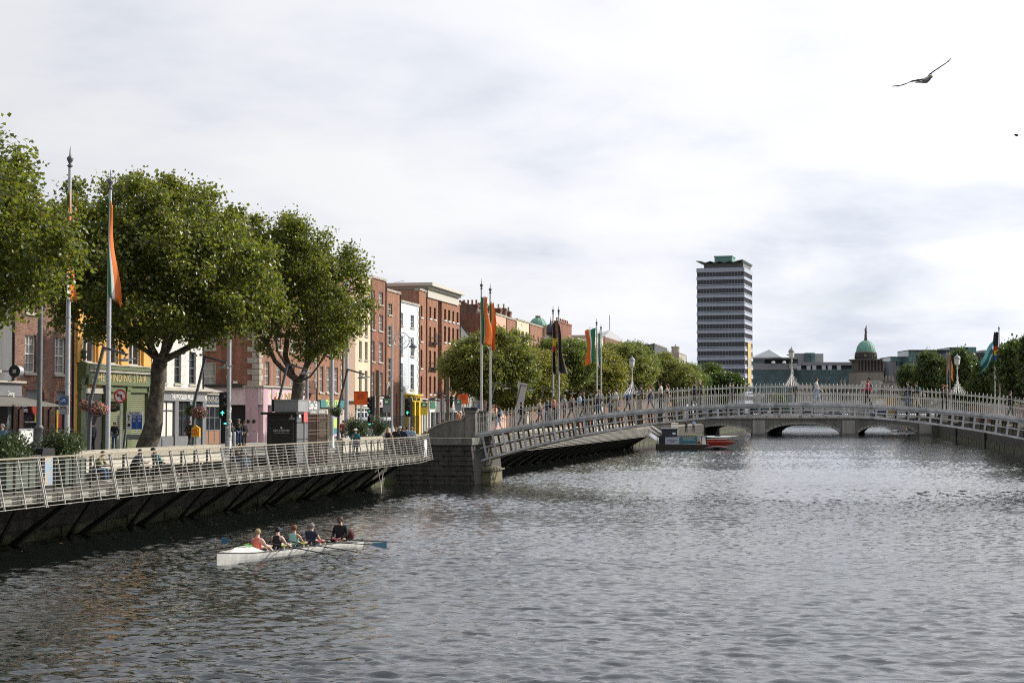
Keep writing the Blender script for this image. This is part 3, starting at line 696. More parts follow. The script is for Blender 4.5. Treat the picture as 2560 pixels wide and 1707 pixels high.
# --- yellow house with the green bookshop front
YEL = M('yellow_render', (0.66, 0.35, 0.085), 0.8, var=0.12, vscale=1.2, streak=0.2, bump=0.2)
GRN = M('olive_green_paint', (0.105, 0.135, 0.055), 0.5, var=0.15, vscale=2, streak=0.15)
GRND = M('dark_green_paint', (0.03, 0.05, 0.022), 0.5)
t, off, s0, s1, zt = building('bookshop', 'tall yellow house with olive green bookshop front and gold lettering', 184, 377, 545, YEL, [(826, 910), (700, 790), (600, 668)], [(203, 236), (262, 294), (318, 350)], refpx=290, style='two', ops=[])
Zc = lambda py: Z(py, 290)
for a, c in ((187, 200), (239, 259), (297, 315), (353, 373)):
    b = MB(off); b.box(FO, FO + .14, S(a), S(c), Zc(912), Zc(580)); b.build('pilaster', YEL, t)
for a, c in ((201, 238), (260, 296), (316, 352)):
    b = MB(off); b.box(FO + .0, FO + .2, S(a), S(c), Zc(822), Zc(817)); b.build('window_hood', WHITE, t)
b = MB(off); b.box(FO, FO + .62, S(199), S(377) - .02, Zc(926), Zc(916)); b.build('cornice', GRN, t)
b = MB(off); b.box(FO, FO + .55, S(201), S(376) - .02, Zc(933), Zc(926)); b.box(FO, FO + .68, S(201), S(376) - .02, Zc(916), Zc(914)); b.build('cornice_mould', STONE, t)
b = MB(off); b.box(FO, FO + .38, S(206), S(372), Zc(964), Zc(933)); b.build('fascia', GRN, t)
GOLD = M('gold_leaf', (0.62, 0.47, 0.22), 0.4, metal=0.3)
text(t, 'THE WINDING STAIR', FO + .39 - off[0], (S(220) + S(351)) / 2 - off[1], Zc(946) - off[2], 0.68, GOLD, fit=S(351)-S(220), space=1.12)
for a in (192, 372):
    b = MB(off); b.prism([(FO, Zc(965)), (FO + .22, Zc(965)), (FO + .3, Zc(950)), (FO + .55, Zc(940)), (FO + .6, Zc(915)), (FO, Zc(905))], 'y', S(a), S(a + 11) - .03); b.build('console', GRN, t)
    b = MB(off); b.lathe([(.12, 0), (.2, .1), (.1, .25), (.2, .45), (.05, .62)], (FO + .3, (S(a) + S(a + 9)) / 2, Zc(904)), 8); b.build('urn', GRND, t)
for a, c in ((193, 205), (256, 268), (308, 318), (362, 375)):
    b = MB(off); b.box(FO, FO + .24, S(a), S(c), GZ, Zc(966)); b.box(FO, FO + .32, S(a) - .05, S(c) + .05, GZ, GZ + .6); b.box(FO, FO + .3, S(a) - .04, S(c) + .04, Zc(975), Zc(966)); b.build('pilaster', GRN, t)
b = MB(off); b.box(FO + .002, FO + .03, S(205), S(256), GZ, Zc(985)); b.build('doorway', DARK, t)
b = MB(off); b.box(FO + .03, FO + .1, S(205), S(256), Zc(985), Zc(970)); b.build('door_head', SILL, t)
SHUT = M('green_roller_shutter', (0.15, 0.165, 0.085), 0.5, var=0.1)
for a, c in ((268, 307), (319, 361)):
    sh = MB(off); sh.box(FO + .0, FO + .02, S(a), S(c), GZ, Zc(966)); so = sh.build('roller_shutter', SHUT, t); z = GZ + .1; so_off = off
    while z < Zc(980):
        q = MB(off); q.prism([(FO + .02, z), (FO + .075, z + .05), (FO + .02, z + .115)], 'y', S(a), S(c)); q.build('slat', SHUT, so, fix=False); z += 0.12
    b = MB(off); b.box(FO + .02, FO + .2, S(a), S(c), Zc(980), Zc(966)); b.build('shutter_box', GRN, t)
b = MB(off); b.box(FO + .01, FO + .06, S(222), S(226), GZ + 1.4, Zc(1040)); b.build('notice', WHITE, t)
os_ = qthing('hanging_sign', 'dark green oval sign hanging on the bookshop front by the road sign', 'sign', FO + .9, S(283, FO + .9), Z(1016, 283, FO + .9))
b = MB(); b.lathe([(.02, -.05), (.52, -.05), (.52, .05), (.02, .05)], n=20, sy=1); ov = b.build('board', GRND, os_); ov.rotation_euler = (R(90), 0, 0); ov.scale = (1, .62, 1)
b = MB(); b.box(-.9, .5, -.02, .02, .40, .44); b.build('bracket', BLACK, os_)
text(os_, 'WINDING\nSTAIR', 0, -.07, 0, .17, GOLD, rot=(R(90), 0, 0))
# --- white mill shop
WBR = M('white_painted_brick', (0.72, 0.70, 0.65), 0.8, var=0.08, brick=(0.23, 0.078, 0.01, (0.76, 0.74, 0.69), (0.60, 0.58, 0.53)), bump=0.3, streak=0.2)
t, off, s0, s1, zt = building('white_shop', 'white painted brick house with grey woollen shop front at the street corner', 378, 508, 640, WBR, [(880, 960), (760, 830), (670, 725)], [(403, 416), (435, 452), (472, 489)], refpx=480, sash=GREYP)
Zw = lambda py: Z(py, 470)
b = MB(off); b.prism([(FO, Zw(983)), (FO + .3, Zw(983)), (FO + .62, Zw(978)), (FO + .3, Zw(974)), (FO, Zw(970))], 'y', s0 + .05, s1 + .35); b.build('cornice', STONE, t)
b = MB(off); b.box(FO, FO + .3, s0 + .1, s1 - .05, Zw(1003), Zw(983)); b.build('fascia', M('mill_grey', (0.20, 0.21, 0.215), 0.55), t)
text(t, 'THE WOOLLEN MILLS', FO + .31 - off[0], (S(417) + S(471)) / 2 - off[1], Zw(992.5) - off[2], 0.50, WHITE, fit=S(471)-S(417), bold=.012)
text(t, '42', FO + .31 - off[0], S(504) - off[1], Zw(994) - off[2], 0.44, WHITE, fit=S(507)-S(502), bold=.01)
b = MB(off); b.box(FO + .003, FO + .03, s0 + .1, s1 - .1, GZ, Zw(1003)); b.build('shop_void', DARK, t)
for a, c in ((380, 394), (429, 438), (466, 472), (498, 507)):
    b = MB(off); b.box(FO, FO + .26, S(a), S(c), GZ, Zw(1004)); b.build('pilaster', GREYP, t)
for a, c, mm in ((395, 428, M('white_blind', (0.62, 0.60, 0.55), 0.6)), (439, 465, GL), (473, 497, GL)):
    b = MB(off); b.box(FO + .04, FO + .1, S(a), S(c), Zw(1088), Zw(1006)); w_ = b.build('shop_window', mm, t)
    b = MB(off); b.box(FO + .1, FO + .15, (S(a) + S(c)) / 2 - .05, (S(a) + S(c)) / 2 + .05, Zw(1088), Zw(1006)); b.box(FO + .1, FO + .14, S(a), S(c), Zw(1028), Zw(1025)); b.build('glazing_bar', DSASH, w_)
    b = MB(off); b.box(FO + .04, FO + .18, S(a), S(c), GZ, Zw(1089)); b.build('stall_riser', GREYP, t)
# side of the mill is joined by a low glazed dining canopy in the side street
cp = qthing('cafe_canopy', 'low glazed street cafe with openwork sign frieze beside the white corner shop', 'cafe', FO, S(509), GZ); co = (FO, S(509), GZ)
ya, yb = S(509), S(509) + 3.4
for y in (ya + .1, ya + 1.2, ya + 2.3, yb):
    b = MB(co); b.box(FO - .15, FO - .05, y - .05, y + .05, GZ, 5.3); b.build('post', GREYP, cp)
b = MB(co); b.box(FO - .2, FO + .0, ya, yb, 5.2, 5.32); b.box(FO - .2, FO + .02, ya, yb, 6.05, 6.2); b.build('frieze_rail', SILL, cp)
b = MB(co); b.box(FO - .14, FO - .1, ya, yb, 5.32, 6.05); b.build('frieze', M('navy_board', (0.02, 0.035, 0.06), 0.6), cp)
text(cp, 'DINING', FO - .08 - co[0], (ya + yb) / 2 - co[1], 5.68 - co[2], 0.62, SILL, fit=2.6)
b = MB(co); b.prism([(FO + .1, 6.2), (FO + .1, 6.3), (FO - 2.5, 6.9), (FO - 2.5, 6.7)], 'y', ya, yb + .2); b.build('roof', STONE, cp)
for z in (3.5, 4.4): b = MB(co); b.box(FO - .14, FO - .06, ya, yb, z, z + .05); b.build('transom', GREYP, cp)
b = MB(co); b.box(FO - .13, FO - .1, ya, yb, 3.5, 5.2); b.build('pane', GL, cp)
for k in range(3):
    b = MB(co); b.box(FO - .14, FO - .07, ya + .16 + 1.1 * k, ya + 1.1 + 1.1 * k, GZ + .05, 3.48); b.build('timber_panel', M('brown_timber_panel', (0.25, 0.12, 0.06), 0.6, var=.2), cp)
# --- corner brick house with quoins and the pink cafe
t, off, s0, s1, zt = building('corner_house', 'red brick corner house with stone quoins above a pink shop front', 647, 792, 640, BR_RED, [(906, 977), (820, 873), (742, 792), (680, 722)], [(661, 673), (690, 702), (724, 736), (757, 769)], refpx=690, style='curtain', extra_side=True, sidewall=BR_DK)
Zk = lambda py: Z(py, 660)
# its side towards the side street, with windows
sw = []; XB = FO - 14
zrow = [(Zk(906), Zk(977)), (Zk(820), Zk(873)), (Zk(742), Zk(792))]
for xc in (-19.0 , -23.6):
    for zb_, za_ in [(a, b_) for a, b_ in zrow]: sw.append((xc - .75, xc + .75, za_, zb_))
b = MB(off); wall_front(b, s0 + .004, XB, FO, GZ - .1, zt, sw, side=True); b.build('side_wall', BR_DK, t, fix=False)
for w_ in sw: window(t, off, 0, w_[0], w_[1], w_[2], w_[3], style='curtain', side=True).location = (w_[0] - off[0], s0 - off[1], w_[2] - off[2])
z = Zk(965); k = 0
while z < zt - .3:
    for y_ in (s0, S(788) if False else None):
        if y_ is None: continue
        l = .75 if k % 2 else .45
        q = MB(off); q.box(FO - (.95 if k % 2 == 0 else .55), FO + .04, s0 - .04, s0 + l, z, z + .40); q.build('quoin', STONE, t, fix=False)
    q = MB(off); q.box(FO, FO + .05, S(789) - (.5 if k % 2 else .25), S(791), z, z + .40); q.build('quoin', STONE, t, fix=False)
    z += .44; k += 1
PINK = M('pink_paint', (0.50, 0.34, 0.37), 0.5, var=0.1, streak=0.12)
PINKL = M('pale_pink_marble', (0.66, 0.50, 0.53), 0.35, var=0.2, vscale=2)
b = MB(off); b.box(FO, FO + .35, s0 - .3, S(760), Zk(1012), Zk(968)); b.build('fascia', PINKL, t)
b = MB(off); b.box(FO - 8, FO + .35, s0 - .32, s0 - .02, Zk(1012), Zk(968)); b.build('side_fascia', PINKL, t)
b = MB(off); b.box(FO - 8.2, FO + .55, s0 - .5, s0 - .01, Zk(968), Zk(964)); b.box(FO, FO + .55, s0 - .01, S(760), Zk(968), Zk(964)); b.build('cornice', STONE, t)
for xa in (FO - .95, FO - 7.9):
    b = MB(off); b.box(xa, xa + .95, s0 - .38, s0 - .02, GZ, Zk(966)); b.box(xa - .05, xa + 1.0, s0 - .44, s0 - .02, GZ, GZ + .75)
    for q_ in (0.1, .55): b.box(xa + q_, xa + q_ + .30, s0 - .41, s0 - .38, GZ + .9, Zk(1014))
    b.build('pilaster', PINK, t)
    for q_ in (.25, .7): b = MB(off); b.tube([(xa + q_, s0 - .45, Zk(1053)), (xa + q_, s0 - .41, Zk(1053))], .14, 12); b.build('rosette', BLACK, t)
for a, c in ((647, 657), (668, 676), (752, 760)):
    b = MB(off); b.box(FO, FO + .4, S(a) - (.1 if a == 647 else 0), S(c), GZ, Zk(966)); b.box(FO, FO + .46, S(a), S(c) + .05, GZ, GZ + .7); b.build('pilaster', PINK, t)
b = MB(off); b.box(FO, FO + .05, S(657), S(752), GZ + .8, Zk(1012)); b.build('shop_window', GL, t)
b = MB(off); b.box(FO, FO + .2, S(657), S(752), GZ, GZ + .8); b.build('stall_riser', PINK, t)
b = MB(off); b.box(FO - 6.9, FO - .97, s0 - .05, s0 - .01, GZ, Zk(1012)); b.build('cafe_doorway', DARK, t)
b = MB(off); b.box(FO - 6, FO - 1.2, s0 - .7, s0 - .05, Zk(969), Zk(961)); b.build('awning_case', BLACK, t)
GOLD2 = M('gold_letter', (0.55, 0.36, 0.06), 0.35, metal=.4)
text(t, 'OLD  NINE    1', FO - 4.1 - off[0], s0 - .34 - off[1], Zk(990) - off[2], .85, GOLD2, rot=(R(90), 0, 0), fit=6.6)
text(t, 'OLD NINE', FO + .37 - off[0], S(700) - off[1], Zk(990) - off[2], .8, GOLD2, fit=S(735)-S(668))
b = MB(off); b.box(FO - 2.1, FO - 1.75, s0 - .06, s0 - .0, Zk(959), Zk(953)); b.build('street_plate', WHITE, t)
b = MB(off); b.box(FO - 2.6, FO - 2.35, s0 - .12, s0, Zk(947), Zk(939)); b.build('meter_box', WHITE, t)
b = MB(off); b.tube([(FO - 2.47, s0 - .1, Zk(940)), (FO - 2.47, s0 - .1, Zk(850))], .06, 6); b.build('downpipe', SILL, t)
# iron balcony on the first floor
def balcony(t, off, ya, yb, z, x=FO):
    b = MB(off); b.box(x, x + .6, ya, yb, z - .05, z); b.box(x + .55, x + .6, ya, yb, z + .95, z + 1.0); b.box(x + .55, x + .6, ya, yb, z + .45, z + .48)
    y = ya
    while y < yb:
        b.box(x + .56, x + .58, y, y + .02, z, z + .95); y += .24
    b.build('iron_balcony', BLACK, t)
balcony(t, off, S(746), S(779), Zk(977) - .05)
# --- brick house with TO LET
t, off, s0, s1, zt = building('brick_shop', 'red brick house with teal to let board over its shop beside the corner house', 793, 855, 650, BR_OR, [(917, 981), (830, 885), (745, 795), (682, 722)], [(798, 808), (816, 826), (835, 845)], refpx=820, style='curtain')
z = Z(985, 850); k = 0
while z < zt - .3: q = MB(off); q.box(FO, FO + .05, s1 - (.6 if k % 2 else .35), s1 - .02, z, z + .4); q.build('quoin', STONE, t, fix=False); z += .44; k += 1
Zt = lambda py: Z(py, 825)
TEAL = M('teal_board', (0.045, 0.20, 0.21), 0.5)
b = MB(off); b.box(FO, FO + .3, s0 + .1, s1 + .8, Zt(1019), Zt(1000)); b.build('letting_board', TEAL, t)
text(t, 'TO LET', FO + .31 - off[0], S(822) - off[1], Zt(1009.5) - off[2], .82, M('lime_letter', (0.62, 0.72, 0.10), .5), bold=.02, fit=S(840)-S(807))
for a, c, mm in ((795, 818, M('cream_poster', (0.66, 0.55, 0.38), .6, var=.3)), (829, 841, M('mauve_poster', (0.42, 0.35, 0.5), .6, var=.3)), (844, 860, PINKL)):
    b = MB(off); b.box(FO, FO + .1, S(a), S(c), GZ + .2, Zt(1022)); b.build('shop_poster', mm, t)
b = MB(off); b.box(FO + .11, FO + .13, S(831), S(840), Zt(1070), Zt(1046)); b.build('green_poster', M('lime_poster', (0.42, 0.55, 0.12), .6), t)
b = MB(off); b.box(FO + .11, FO + .13, S(831), S(840), Zt(1084), Zt(1071)); b.build('teal_poster', TEAL, t)
for a in (818, 842): b = MB(off); b.box(FO, FO + .3, S(a), S(a + 7), GZ, Zt(1020)); b.build('pier', STONE, t)
# --- cream house
CREAM = M('cream_render', (0.68, 0.56, 0.40), 0.75, var=0.1, streak=0.2); SHADOWR = M('painted_shadow_render', (0.36, 0.25, 0.18), 0.8, var=0.1)
t, off, s0, s1, zt = building('cream_house', 'cream rendered house with brown painted shadow side between two brick houses', 856, 927, 690, CREAM, [(926, 988), (853, 899), (798, 838), (738, 775)], [(897, 904), (911.5, 918.5)], refpx=905, style='plain')
b = MB(off); b.box(FO, FO + .08, S(857), S(886), GZ, zt); b.build('painted_shadow_strip', SHADOWR, t)  # shadow on the recess side, put in as a flat brown strip
b = MB(off); b.box(FO, FO + .5, s0 + .1, s1 - .05, Z(1003, 900), Z(998, 900)); b.build('cornice', STONE, t)
b = MB(off); b.box(FO, FO + .42, S(886), s1 - .05, Z(759, 905), Z(752, 905)); b.build('upper_cornice', CREAM, t)
b = MB(off); b.box(FO, FO + .22, S(886), s1, Z(1022, 900), Z(1003, 900)); b.build('fascia', STONE, t)
b = MB(off); b.box(FO + .22, FO + .3, S(901), S(913), Z(1016, 905), Z(1004, 905)); b.build('sign_plate', WHITE, t)
b = MB(off); b.box(FO, FO + .06, S(889), S(924), GZ, Z(1022, 900)); b.build('shop_window', GL, t)
for a in (888, 897, 906, 915): b = MB(off); b.box(FO + .06, FO + .14, S(a), S(a + 2.4), GZ, Z(1022, 900)); b.build('door_frame', M('pale_blue_frame', (0.5, 0.56, 0.62), .5), t)
b = MB(off); b.box(FO + .06, FO + .12, S(889), S(924), Z(1031, 900), Z(1028, 900)); b.build('transom', WHITE, t)
# --- four storey brick
t, off, s0, s1, zt = building('brick_house', 'four storey red brick house with paired tall sash windows beside the cream house', 927.3, 964, 700, BR_DK, [(931, 991), (855, 905), (787, 827), (730, 761)], [(928.6, 936), (946, 956.5)], refpx=950, style='curtain')
b = MB(off); b.box(FO, FO + .3, s0 + .1, s1 - .1, Z(1018, 945), Z(1002, 945)); b.build('fascia', PINKL, t)
b = MB(off); b.box(FO, FO + .3, s0 + .1, s1 - .1, Z(1002, 945), Z(998, 945)); b.build('cornice', WHITE, t)
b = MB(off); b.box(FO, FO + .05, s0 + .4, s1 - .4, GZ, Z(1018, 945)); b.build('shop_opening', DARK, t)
text(t, 'BLUE', FO + .31 - off[0], S(940) - off[1], Z(1010, 940) - off[2], .5, BLACK, fit=1.6)
# --- narrow brick
t, off, s0, s1, zt = building('brick_house', 'narrow orange brick house with arched door beside the pale blue house', 964.3, 1000, 729, BR_OR, [(896, 955), (816, 862), (759, 787)], [(969.5, 979.5)], refpx=975, ops=[(S(977), S(983), GZ + .8, Z(985, 980)), (S(989.5), S(993.5), GZ + .8, Z(985, 992))])
b = MB(off); arch_fill(b, FO, S(965.5), S(974), Z(990, 970), 1.0, 9); b.build('stone_arch', STONE, t)
b = MB(off); b.box(FO, FO + .03, S(965.5), S(974), GZ, Z(988, 970)); b.build('door', BLACK, t)
for a, c in ((977, 983), (989.5, 993.5)): b = MB(off); b.box(FO - .25, FO - .2, S(a), S(c), GZ + .8, Z(985, 990)); b.build('narrow_window', GL, t)
# --- pale blue house with the yellow cafe
PBL = M('pale_blue_render', (0.60, 0.66, 0.72), 0.75, var=0.1, streak=0.25)
t, off, s0, s1, zt = building('pale_blue_house', 'pale blue rendered house with white quoins above a yellow cafe front', 1000.3, 1047, 762, PBL, [(911, 974), (844, 890), (788, 819)], [(1001.5, 1007), (1026, 1034.5)], refpx=1030)
z = Z(975, 1040); k = 0
while z < zt - .3: q = MB(off); q.box(FO, FO + .05, s1 - (.6 if k % 2 else .35), s1 - .02, z, z + .4); q.build('quoin', WHITE, t, fix=False); z += .44; k += 1
YP = M('yellow_paint', (0.78, 0.55, 0.045), .5, var=.08); Zy = lambda py: Z(py, 1028)
b = MB(off); b.box(FO, FO + .45, S(1009), S(1046), Zy(989), Zy(985)); b.box(FO, FO + .3, S(1010), S(1045), Zy(1004), Zy(990)); b.build('fascia', YP, t)
text(t, 'Yellow Brick Road', FO + .31 - off[0], S(1027.5) - off[1], Zy(996.5) - off[2], .62, BLACK, bold=.02, fit=S(1043)-S(1012))
for a, c in ((1010, 1014), (1030, 1033), (1041, 1045)): b = MB(off); b.box(FO, FO + .3, S(a), S(c), GZ, Zy(1004)); b.build('pilaster', YP, t)
b = MB(off); b.box(FO, FO + .04, S(1014), S(1041), GZ, Zy(1004)); b.build('shop_window', GL, t)
# --- modern brick block in three bays
DW = M('dark_window_frame', (0.025, 0.02, 0.02), .5)
def modern(pa, pb, yt, cols, rows, label, rp, shop=True, fascia=WHITE, sign=None):
    t, off, s0, s1, zt = building('brick_apartments', label, pa, pb, yt, BR_OR, rows, cols, refpx=rp, style='two', sash=DW, sill=WHITE)
    b = MB(off); b.box(FO, FO + .25, s0 + .1, s1 - .1, Z(1030, rp), Z(996, rp)); b.build('fascia', fascia, t)
    b = MB(off); b.box(FO, FO + .05, s0 + .5, s1 - .5, GZ, Z(1030, rp)); b.build('shop_window', GL, t)
    n = max(2, int((s1 - s0) / 2.2))
    for k in range(n + 1): y = s0 + .2 + (s1 - s0 - .6) * k / n; b = MB(off); b.box(FO, FO + .3, y, y + .25, GZ, Z(1030, rp)); b.build('pier', fascia, t)
    for k in range(n * 2): y = s0 + .4 + (s1 - s0 - 1) * k / (n * 2); b = MB(off); b.prism([(FO, Z(996, rp)), (FO + .5, Z(1000, rp)), (FO + .5, Z(1003, rp)), (FO, Z(1000, rp))], 'y', y, y + .25); b.build('spotlight', BLACK, t)
    return t, off, s0, s1, zt
RW = [(764, 793), (814, 853), (874, 920), (940, 985)]
modern(1047.3, 1064, 727, [(1051, 1055.5)], RW, 'orange brick apartment bay with a single column of windows', 1053)
t, off, s0, s1, zt = modern(1068, 1096, 742, [(1073, 1077.5), (1084, 1089)], [(768, 797), (818, 857), (877, 920), (941, 985)], 'taller orange brick apartment bay under a heavy white cornice', 1080)
for yy in (857, 920): balcony(t, off, S(1072), S(1091), Z(yy, 1080))
b = MB(off)
for (a, x_, z0_, z1_) in ((0, .15, zt - .2, zt + .7), (0, .4, zt + .7, zt + 1.0), (0, .8, zt + 1.0, zt + 1.35)): b.box(FO - 9.5, FO + x_, S(1067) - x_, S(1142) + x_, z0_, z1_)
b.build('cornice', M('cornice_stone', (0.52, 0.49, 0.43), .8, var=.15), t)
b = MB(off); b.box(FO + .26, FO + .34, S(1070), S(1081), Z(1021, 1075), Z(1004, 1075)); b.build('green_sign', M('shop_green', (0.03, .17, .09), .5), t)
b = MB(off); b.box(FO + .26, FO + .34, S(1068), S(1081), Z(1001, 1075), Z(993, 1075)); b.build('dark_sign', BLACK, t)
t2, off2, a_, b_, c_ = modern(1104, 1150, 756, [(1110, 1115), (1120, 1125), (1130.5, 1135), (1141, 1146)], [(777, 804), (819, 858), (882, 925), (945, 988)], 'long orange brick apartment bay with four window columns and oval shop windows', 1128)
b = MB(off2); b.quad((FO, S(1096), GZ), (FO, S(1104), GZ), (FO, S(1104), zt), (FO, S(1096), zt)); o_ = b.build('recessed_strip', BR_DK, t2); o_.location.x -= .5
for a in (1113, 1122, 1134, 1143):
    b = MB(off2); b.tube([(FO + .255, S(a), Z(1003, a)), (FO + .30, S(a), Z(1003, a))], .75, 14, smooth=False); b.build('oval_window', GL, t2)
# --- further houses, mostly behind the trees, with slate roofs and chimneys
def chimney(t, off, xc, yc, z0, z1, w, d, n, potm, along='x', mm=BR_OLD):
    b = MB(off); b.box(xc - w / 2, xc + w / 2, yc - d / 2, yc + d / 2, z0, z1); b.box(xc - w / 2 - .08, xc + w / 2 + .08, yc - d / 2 - .08, yc + d / 2 + .08, z1 - .3, z1 - .1); c = b.build('chimney', mm, t)
    for k in range(n):
        x = xc - w / 2 + w * (k + .5) / n if along == 'x' else xc; y = yc if along == 'x' else yc - d / 2 + d * (k + .5) / n
        b = MB(off); b.lathe([(.15, 0), (.13, .08), (.11, .42), (.15, .46), (.14, .56)], (x, y, z1), 8); b.build('chimney_pot', potm, c)
TERRA = M('terracotta_pot', (0.34, 0.09, 0.05), .8, var=.2); BUFF = M('buff_pot', (0.40, 0.35, 0.27), .8, var=.2)
def roofed(t, off, s0, s1, zt, h=3.2, depth=6.5):
    b = MB(off); xm = FO - depth / 2
    b.quad((FO - .4, s0, zt + .1), (FO - .4, s1, zt + .1), (xm, s1, zt + h), (xm, s0, zt + h)); b.quad((FO - depth, s0, zt + .1), (xm, s0, zt + h), (xm, s1, zt + h), (FO - depth, s1, zt + .1)); b.build('roof', SLATE, t, fix=False)
    for y in (s0 + .02, s1 - .3):
        b = MB(off); b.prism([(FO - .4, zt), (FO - .4, zt + .35), (xm, zt + h + .3), (FO - depth, zt + .35), (FO - depth, zt)], 'y', y, y + .28)
        b.build('gable', BR_OLD, t)
t, off, s0, s1, zt = building('grey_house', 'low grey stone fronted house with arched ground floor half hidden by the tree', 1151, 1200, 862, M('grey_stone', (0.3, 0.3, 0.28), .8, var=.2), [(920, 975)], [(1158, 1163), (1176, 1182), (1190, 1195)], refpx=1175)
b = MB(off)
for a, c in ((1155, 1166), (1172, 1183), (1186, 1197)): arch_fill(b, FO, S(a), S(c), Z(1015, a), .9, 7)
b.build('stone_arches', STONE, t)
b = MB(off); b.box(FO, FO + .05, s0 + .5, s1 - .5, GZ, Z(1018, 1175)); b.build('shop_window', GL, t)
roofed(t, off, s0, s1, zt, 4)
rows3 = [(845, 880), (905, 945), (965, 1000)]
t, off, s0, s1, zt = building('brick_house', 'dark brick gabled house with slate roof and row of terracotta chimney pots behind two flagpoles', 1200.5, 1238, 784, BR_RED, rows3, [(1206, 1211), (1217, 1222), (1229, 1234)], refpx=1205, sidewall=BR_DK)
roofed(t, off, s0, s1, zt, 1.3, 4.5); chimney(t, off, FO - 1.7, s0 + .7, zt, zt + 1.15, 2.6, .9, 5, TERRA); chimney(t, off, FO - 1.6, s1 - .8, zt + .3, zt + 1.2, 2.0, .9, 3, BUFF)
t, off, s0, s1, zt = building('pink_house', 'salmon pink rendered house between brick houses above the tree tops', 1238.3, 1266, 788, M('salmon_render', (0.62, 0.36, 0.26), .8, var=.1), rows3, [(1244, 1248), (1256, 1260)], refpx=1245)
roofed(t, off, s0, s1, zt, 1.3, 4.5); chimney(t, off, FO - 1.6, s0 + 1.6, zt, zt + 1.2, 2.0, .9, 3, TERRA); chimney(t, off, FO - 1.7, s1 - .6, zt, zt + 1.2, 2.2, .9, 3, BUFF)
t, off, s0, s1, zt = building('brick_house', 'plain brick house with steep slate roof and buff chimney pots beside the cream house', 1266.3, 1290, 797, BR_OR, rows3, [(1271, 1275), (1281, 1285)], refpx=1272)
roofed(t, off, s0, s1, zt, 1.5, 4.5); chimney(t, off, FO - 1.6, s0 + 2.4, zt, zt + 1.5, 2.2, 1.0, 3, BUFF); chimney(t, off, FO - 1.6, s1 - .6, zt, zt + 1.3, 2.0, 1.0, 3, BUFF)
t, off, s0, s1, zt = building('cream_house', 'cream rendered house with three small top windows above the trees', 1292, 1323, 802, CREAM, [(826, 850), (875, 910)], [(1296, 1300.5), (1305, 1310), (1314, 1319)], refpx=1300, sash=DW)
t, off, s0, s1, zt = building('brick_house', 'orange brick house with small white framed windows in front of the green dome', 1323.3, 1357, 812, BR_OR, [(838, 853), (880, 905)], [(1326, 1329), (1333, 1336), (1344, 1347), (1352, 1355)], refpx=1330)
t, off, s0, s1, zt = building('slate_roofed_house', 'dark slate roofed house with big brick chimney stack beyond the green dome', 1357.5, 1440, 850, BR_OLD, [(885, 905)], [(1365, 1370), (1385, 1390), (1410, 1415)], refpx=1362)
roofed(t, off, s0, s1, zt, 1.5, 4.5)
sc = S(1404); chimney(t, off, FO - .9, (S(1404) + S(1434)) / 2, zt, Z(806, 1418), 1.2, S(1434) - S(1404), 7, TERRA, 'y', BR_DK)
COPPER = M('green_copper', (0.20, 0.40, 0.32), .65, var=.25, vscale=1.2, streak=.25)
dm = P(1345, 815, 262); gd = thing('copper_dome', 'small ribbed green copper dome behind the brick roofs', 'dome', (dm.x, dm.y, GZ))
hh_ = dm.z - GZ
b = MB(); b.lathe([(1.3, 0), (1.3, hh_ - .2), (1.42, hh_)], n=16); b.build('drum', BR_OLD, gd)
b = MB(); b.lathe([(1.33 * math.cos(a), hh_ + 1.3 * math.sin(a)) for a in np.linspace(0, 1.25, 8)], n=24, smooth=False); b.build('dome_shell', COPPER, gd)
for k in range(12):
    a = k * math.pi / 6; b = MB(); b.tube([(1.35 * math.cos(e) * math.cos(a), 1.35 * math.cos(e) * math.sin(a), hh_ + 1.31 * math.sin(e)) for e in np.linspace(0, 1.25, 7)], .035, 4); b.build('rib', COPPER, gd)
b = MB(); b.lathe([(.42, hh_ + 1.2), (.40, hh_ + 1.45), (.5, hh_ + 1.5), (.35, hh_ + 1.62)], n=12); b.build('lantern', STONE, gd)
dm = P(1377, 822, 275); sdm = thing('slate_dome', 'dark slate curved dome with thin finial among the roofs', 'dome', (dm.x, dm.y, GZ)); h = dm.z - GZ
b = MB(); b.lathe([(1.0, 0), (1.0, h - .6)], n=8); b.build('drum', BR_OLD, sdm)
b = MB(); b.lathe([(1.3, h - .6), (1.05, h - .1), (.95, h + .3), (.6, h + .65), (.2, h + .85), (.06, h + 1.5), (.02, h + 2.0)], n=12); b.build('dome_shell', SLATE, sdm)
rows4 = [(900, 925)]
for i, (pa, pb, yt, mm, lab) in enumerate(((1441, 1478, 852, BR_RED, 'red brick house half buried in the green crowns past the big chimney'), (1479, 1509, 842, M('buff_render', (0.5, .45, .38), .8), 'buff rendered house with rooftop rails above the trees'),
        (1578, 1636, 880, BR_OLD, 'brown brick house hidden behind the green crowns'), (1637, 1668, 866, SLATE, 'grey mansard roofed house above the trees'), (1669, 1697, 895, BR_RED, 'brick house low behind the last quay trees'), (1698, 1716, 886, M('buff_stone', (0.36, .33, .28), .8), 'pale stone house with a tall square chimney beside the tower'))):
    t, off, s0, s1, zt = building('far_house', lab, pa, pb, yt, mm, rows4, [(pa + 4, pa + 7), (pb - 8, pb - 5)], refpx=(pa + pb) / 2, depth=8)
    if i == 5: chimney(t, off, FO - 2, (s0 + s1) / 2, zt, Z(866, 1706), 2.0, 3.0, 2, BUFF, 'y', STONE)
    if i == 1:
        b = MB(off)
        for k in range(6): b.bar((FO - .3, s0 + k * (s1 - s0) / 5, zt), (FO - .3, s0 + k * (s1 - s0) / 5, zt + 1.4), .08)
        b.bar((FO - .3, s0, zt + 1.4), (FO - .3, s1, zt + 1.4), .06); b.build('roof_rail', STEEL, t)
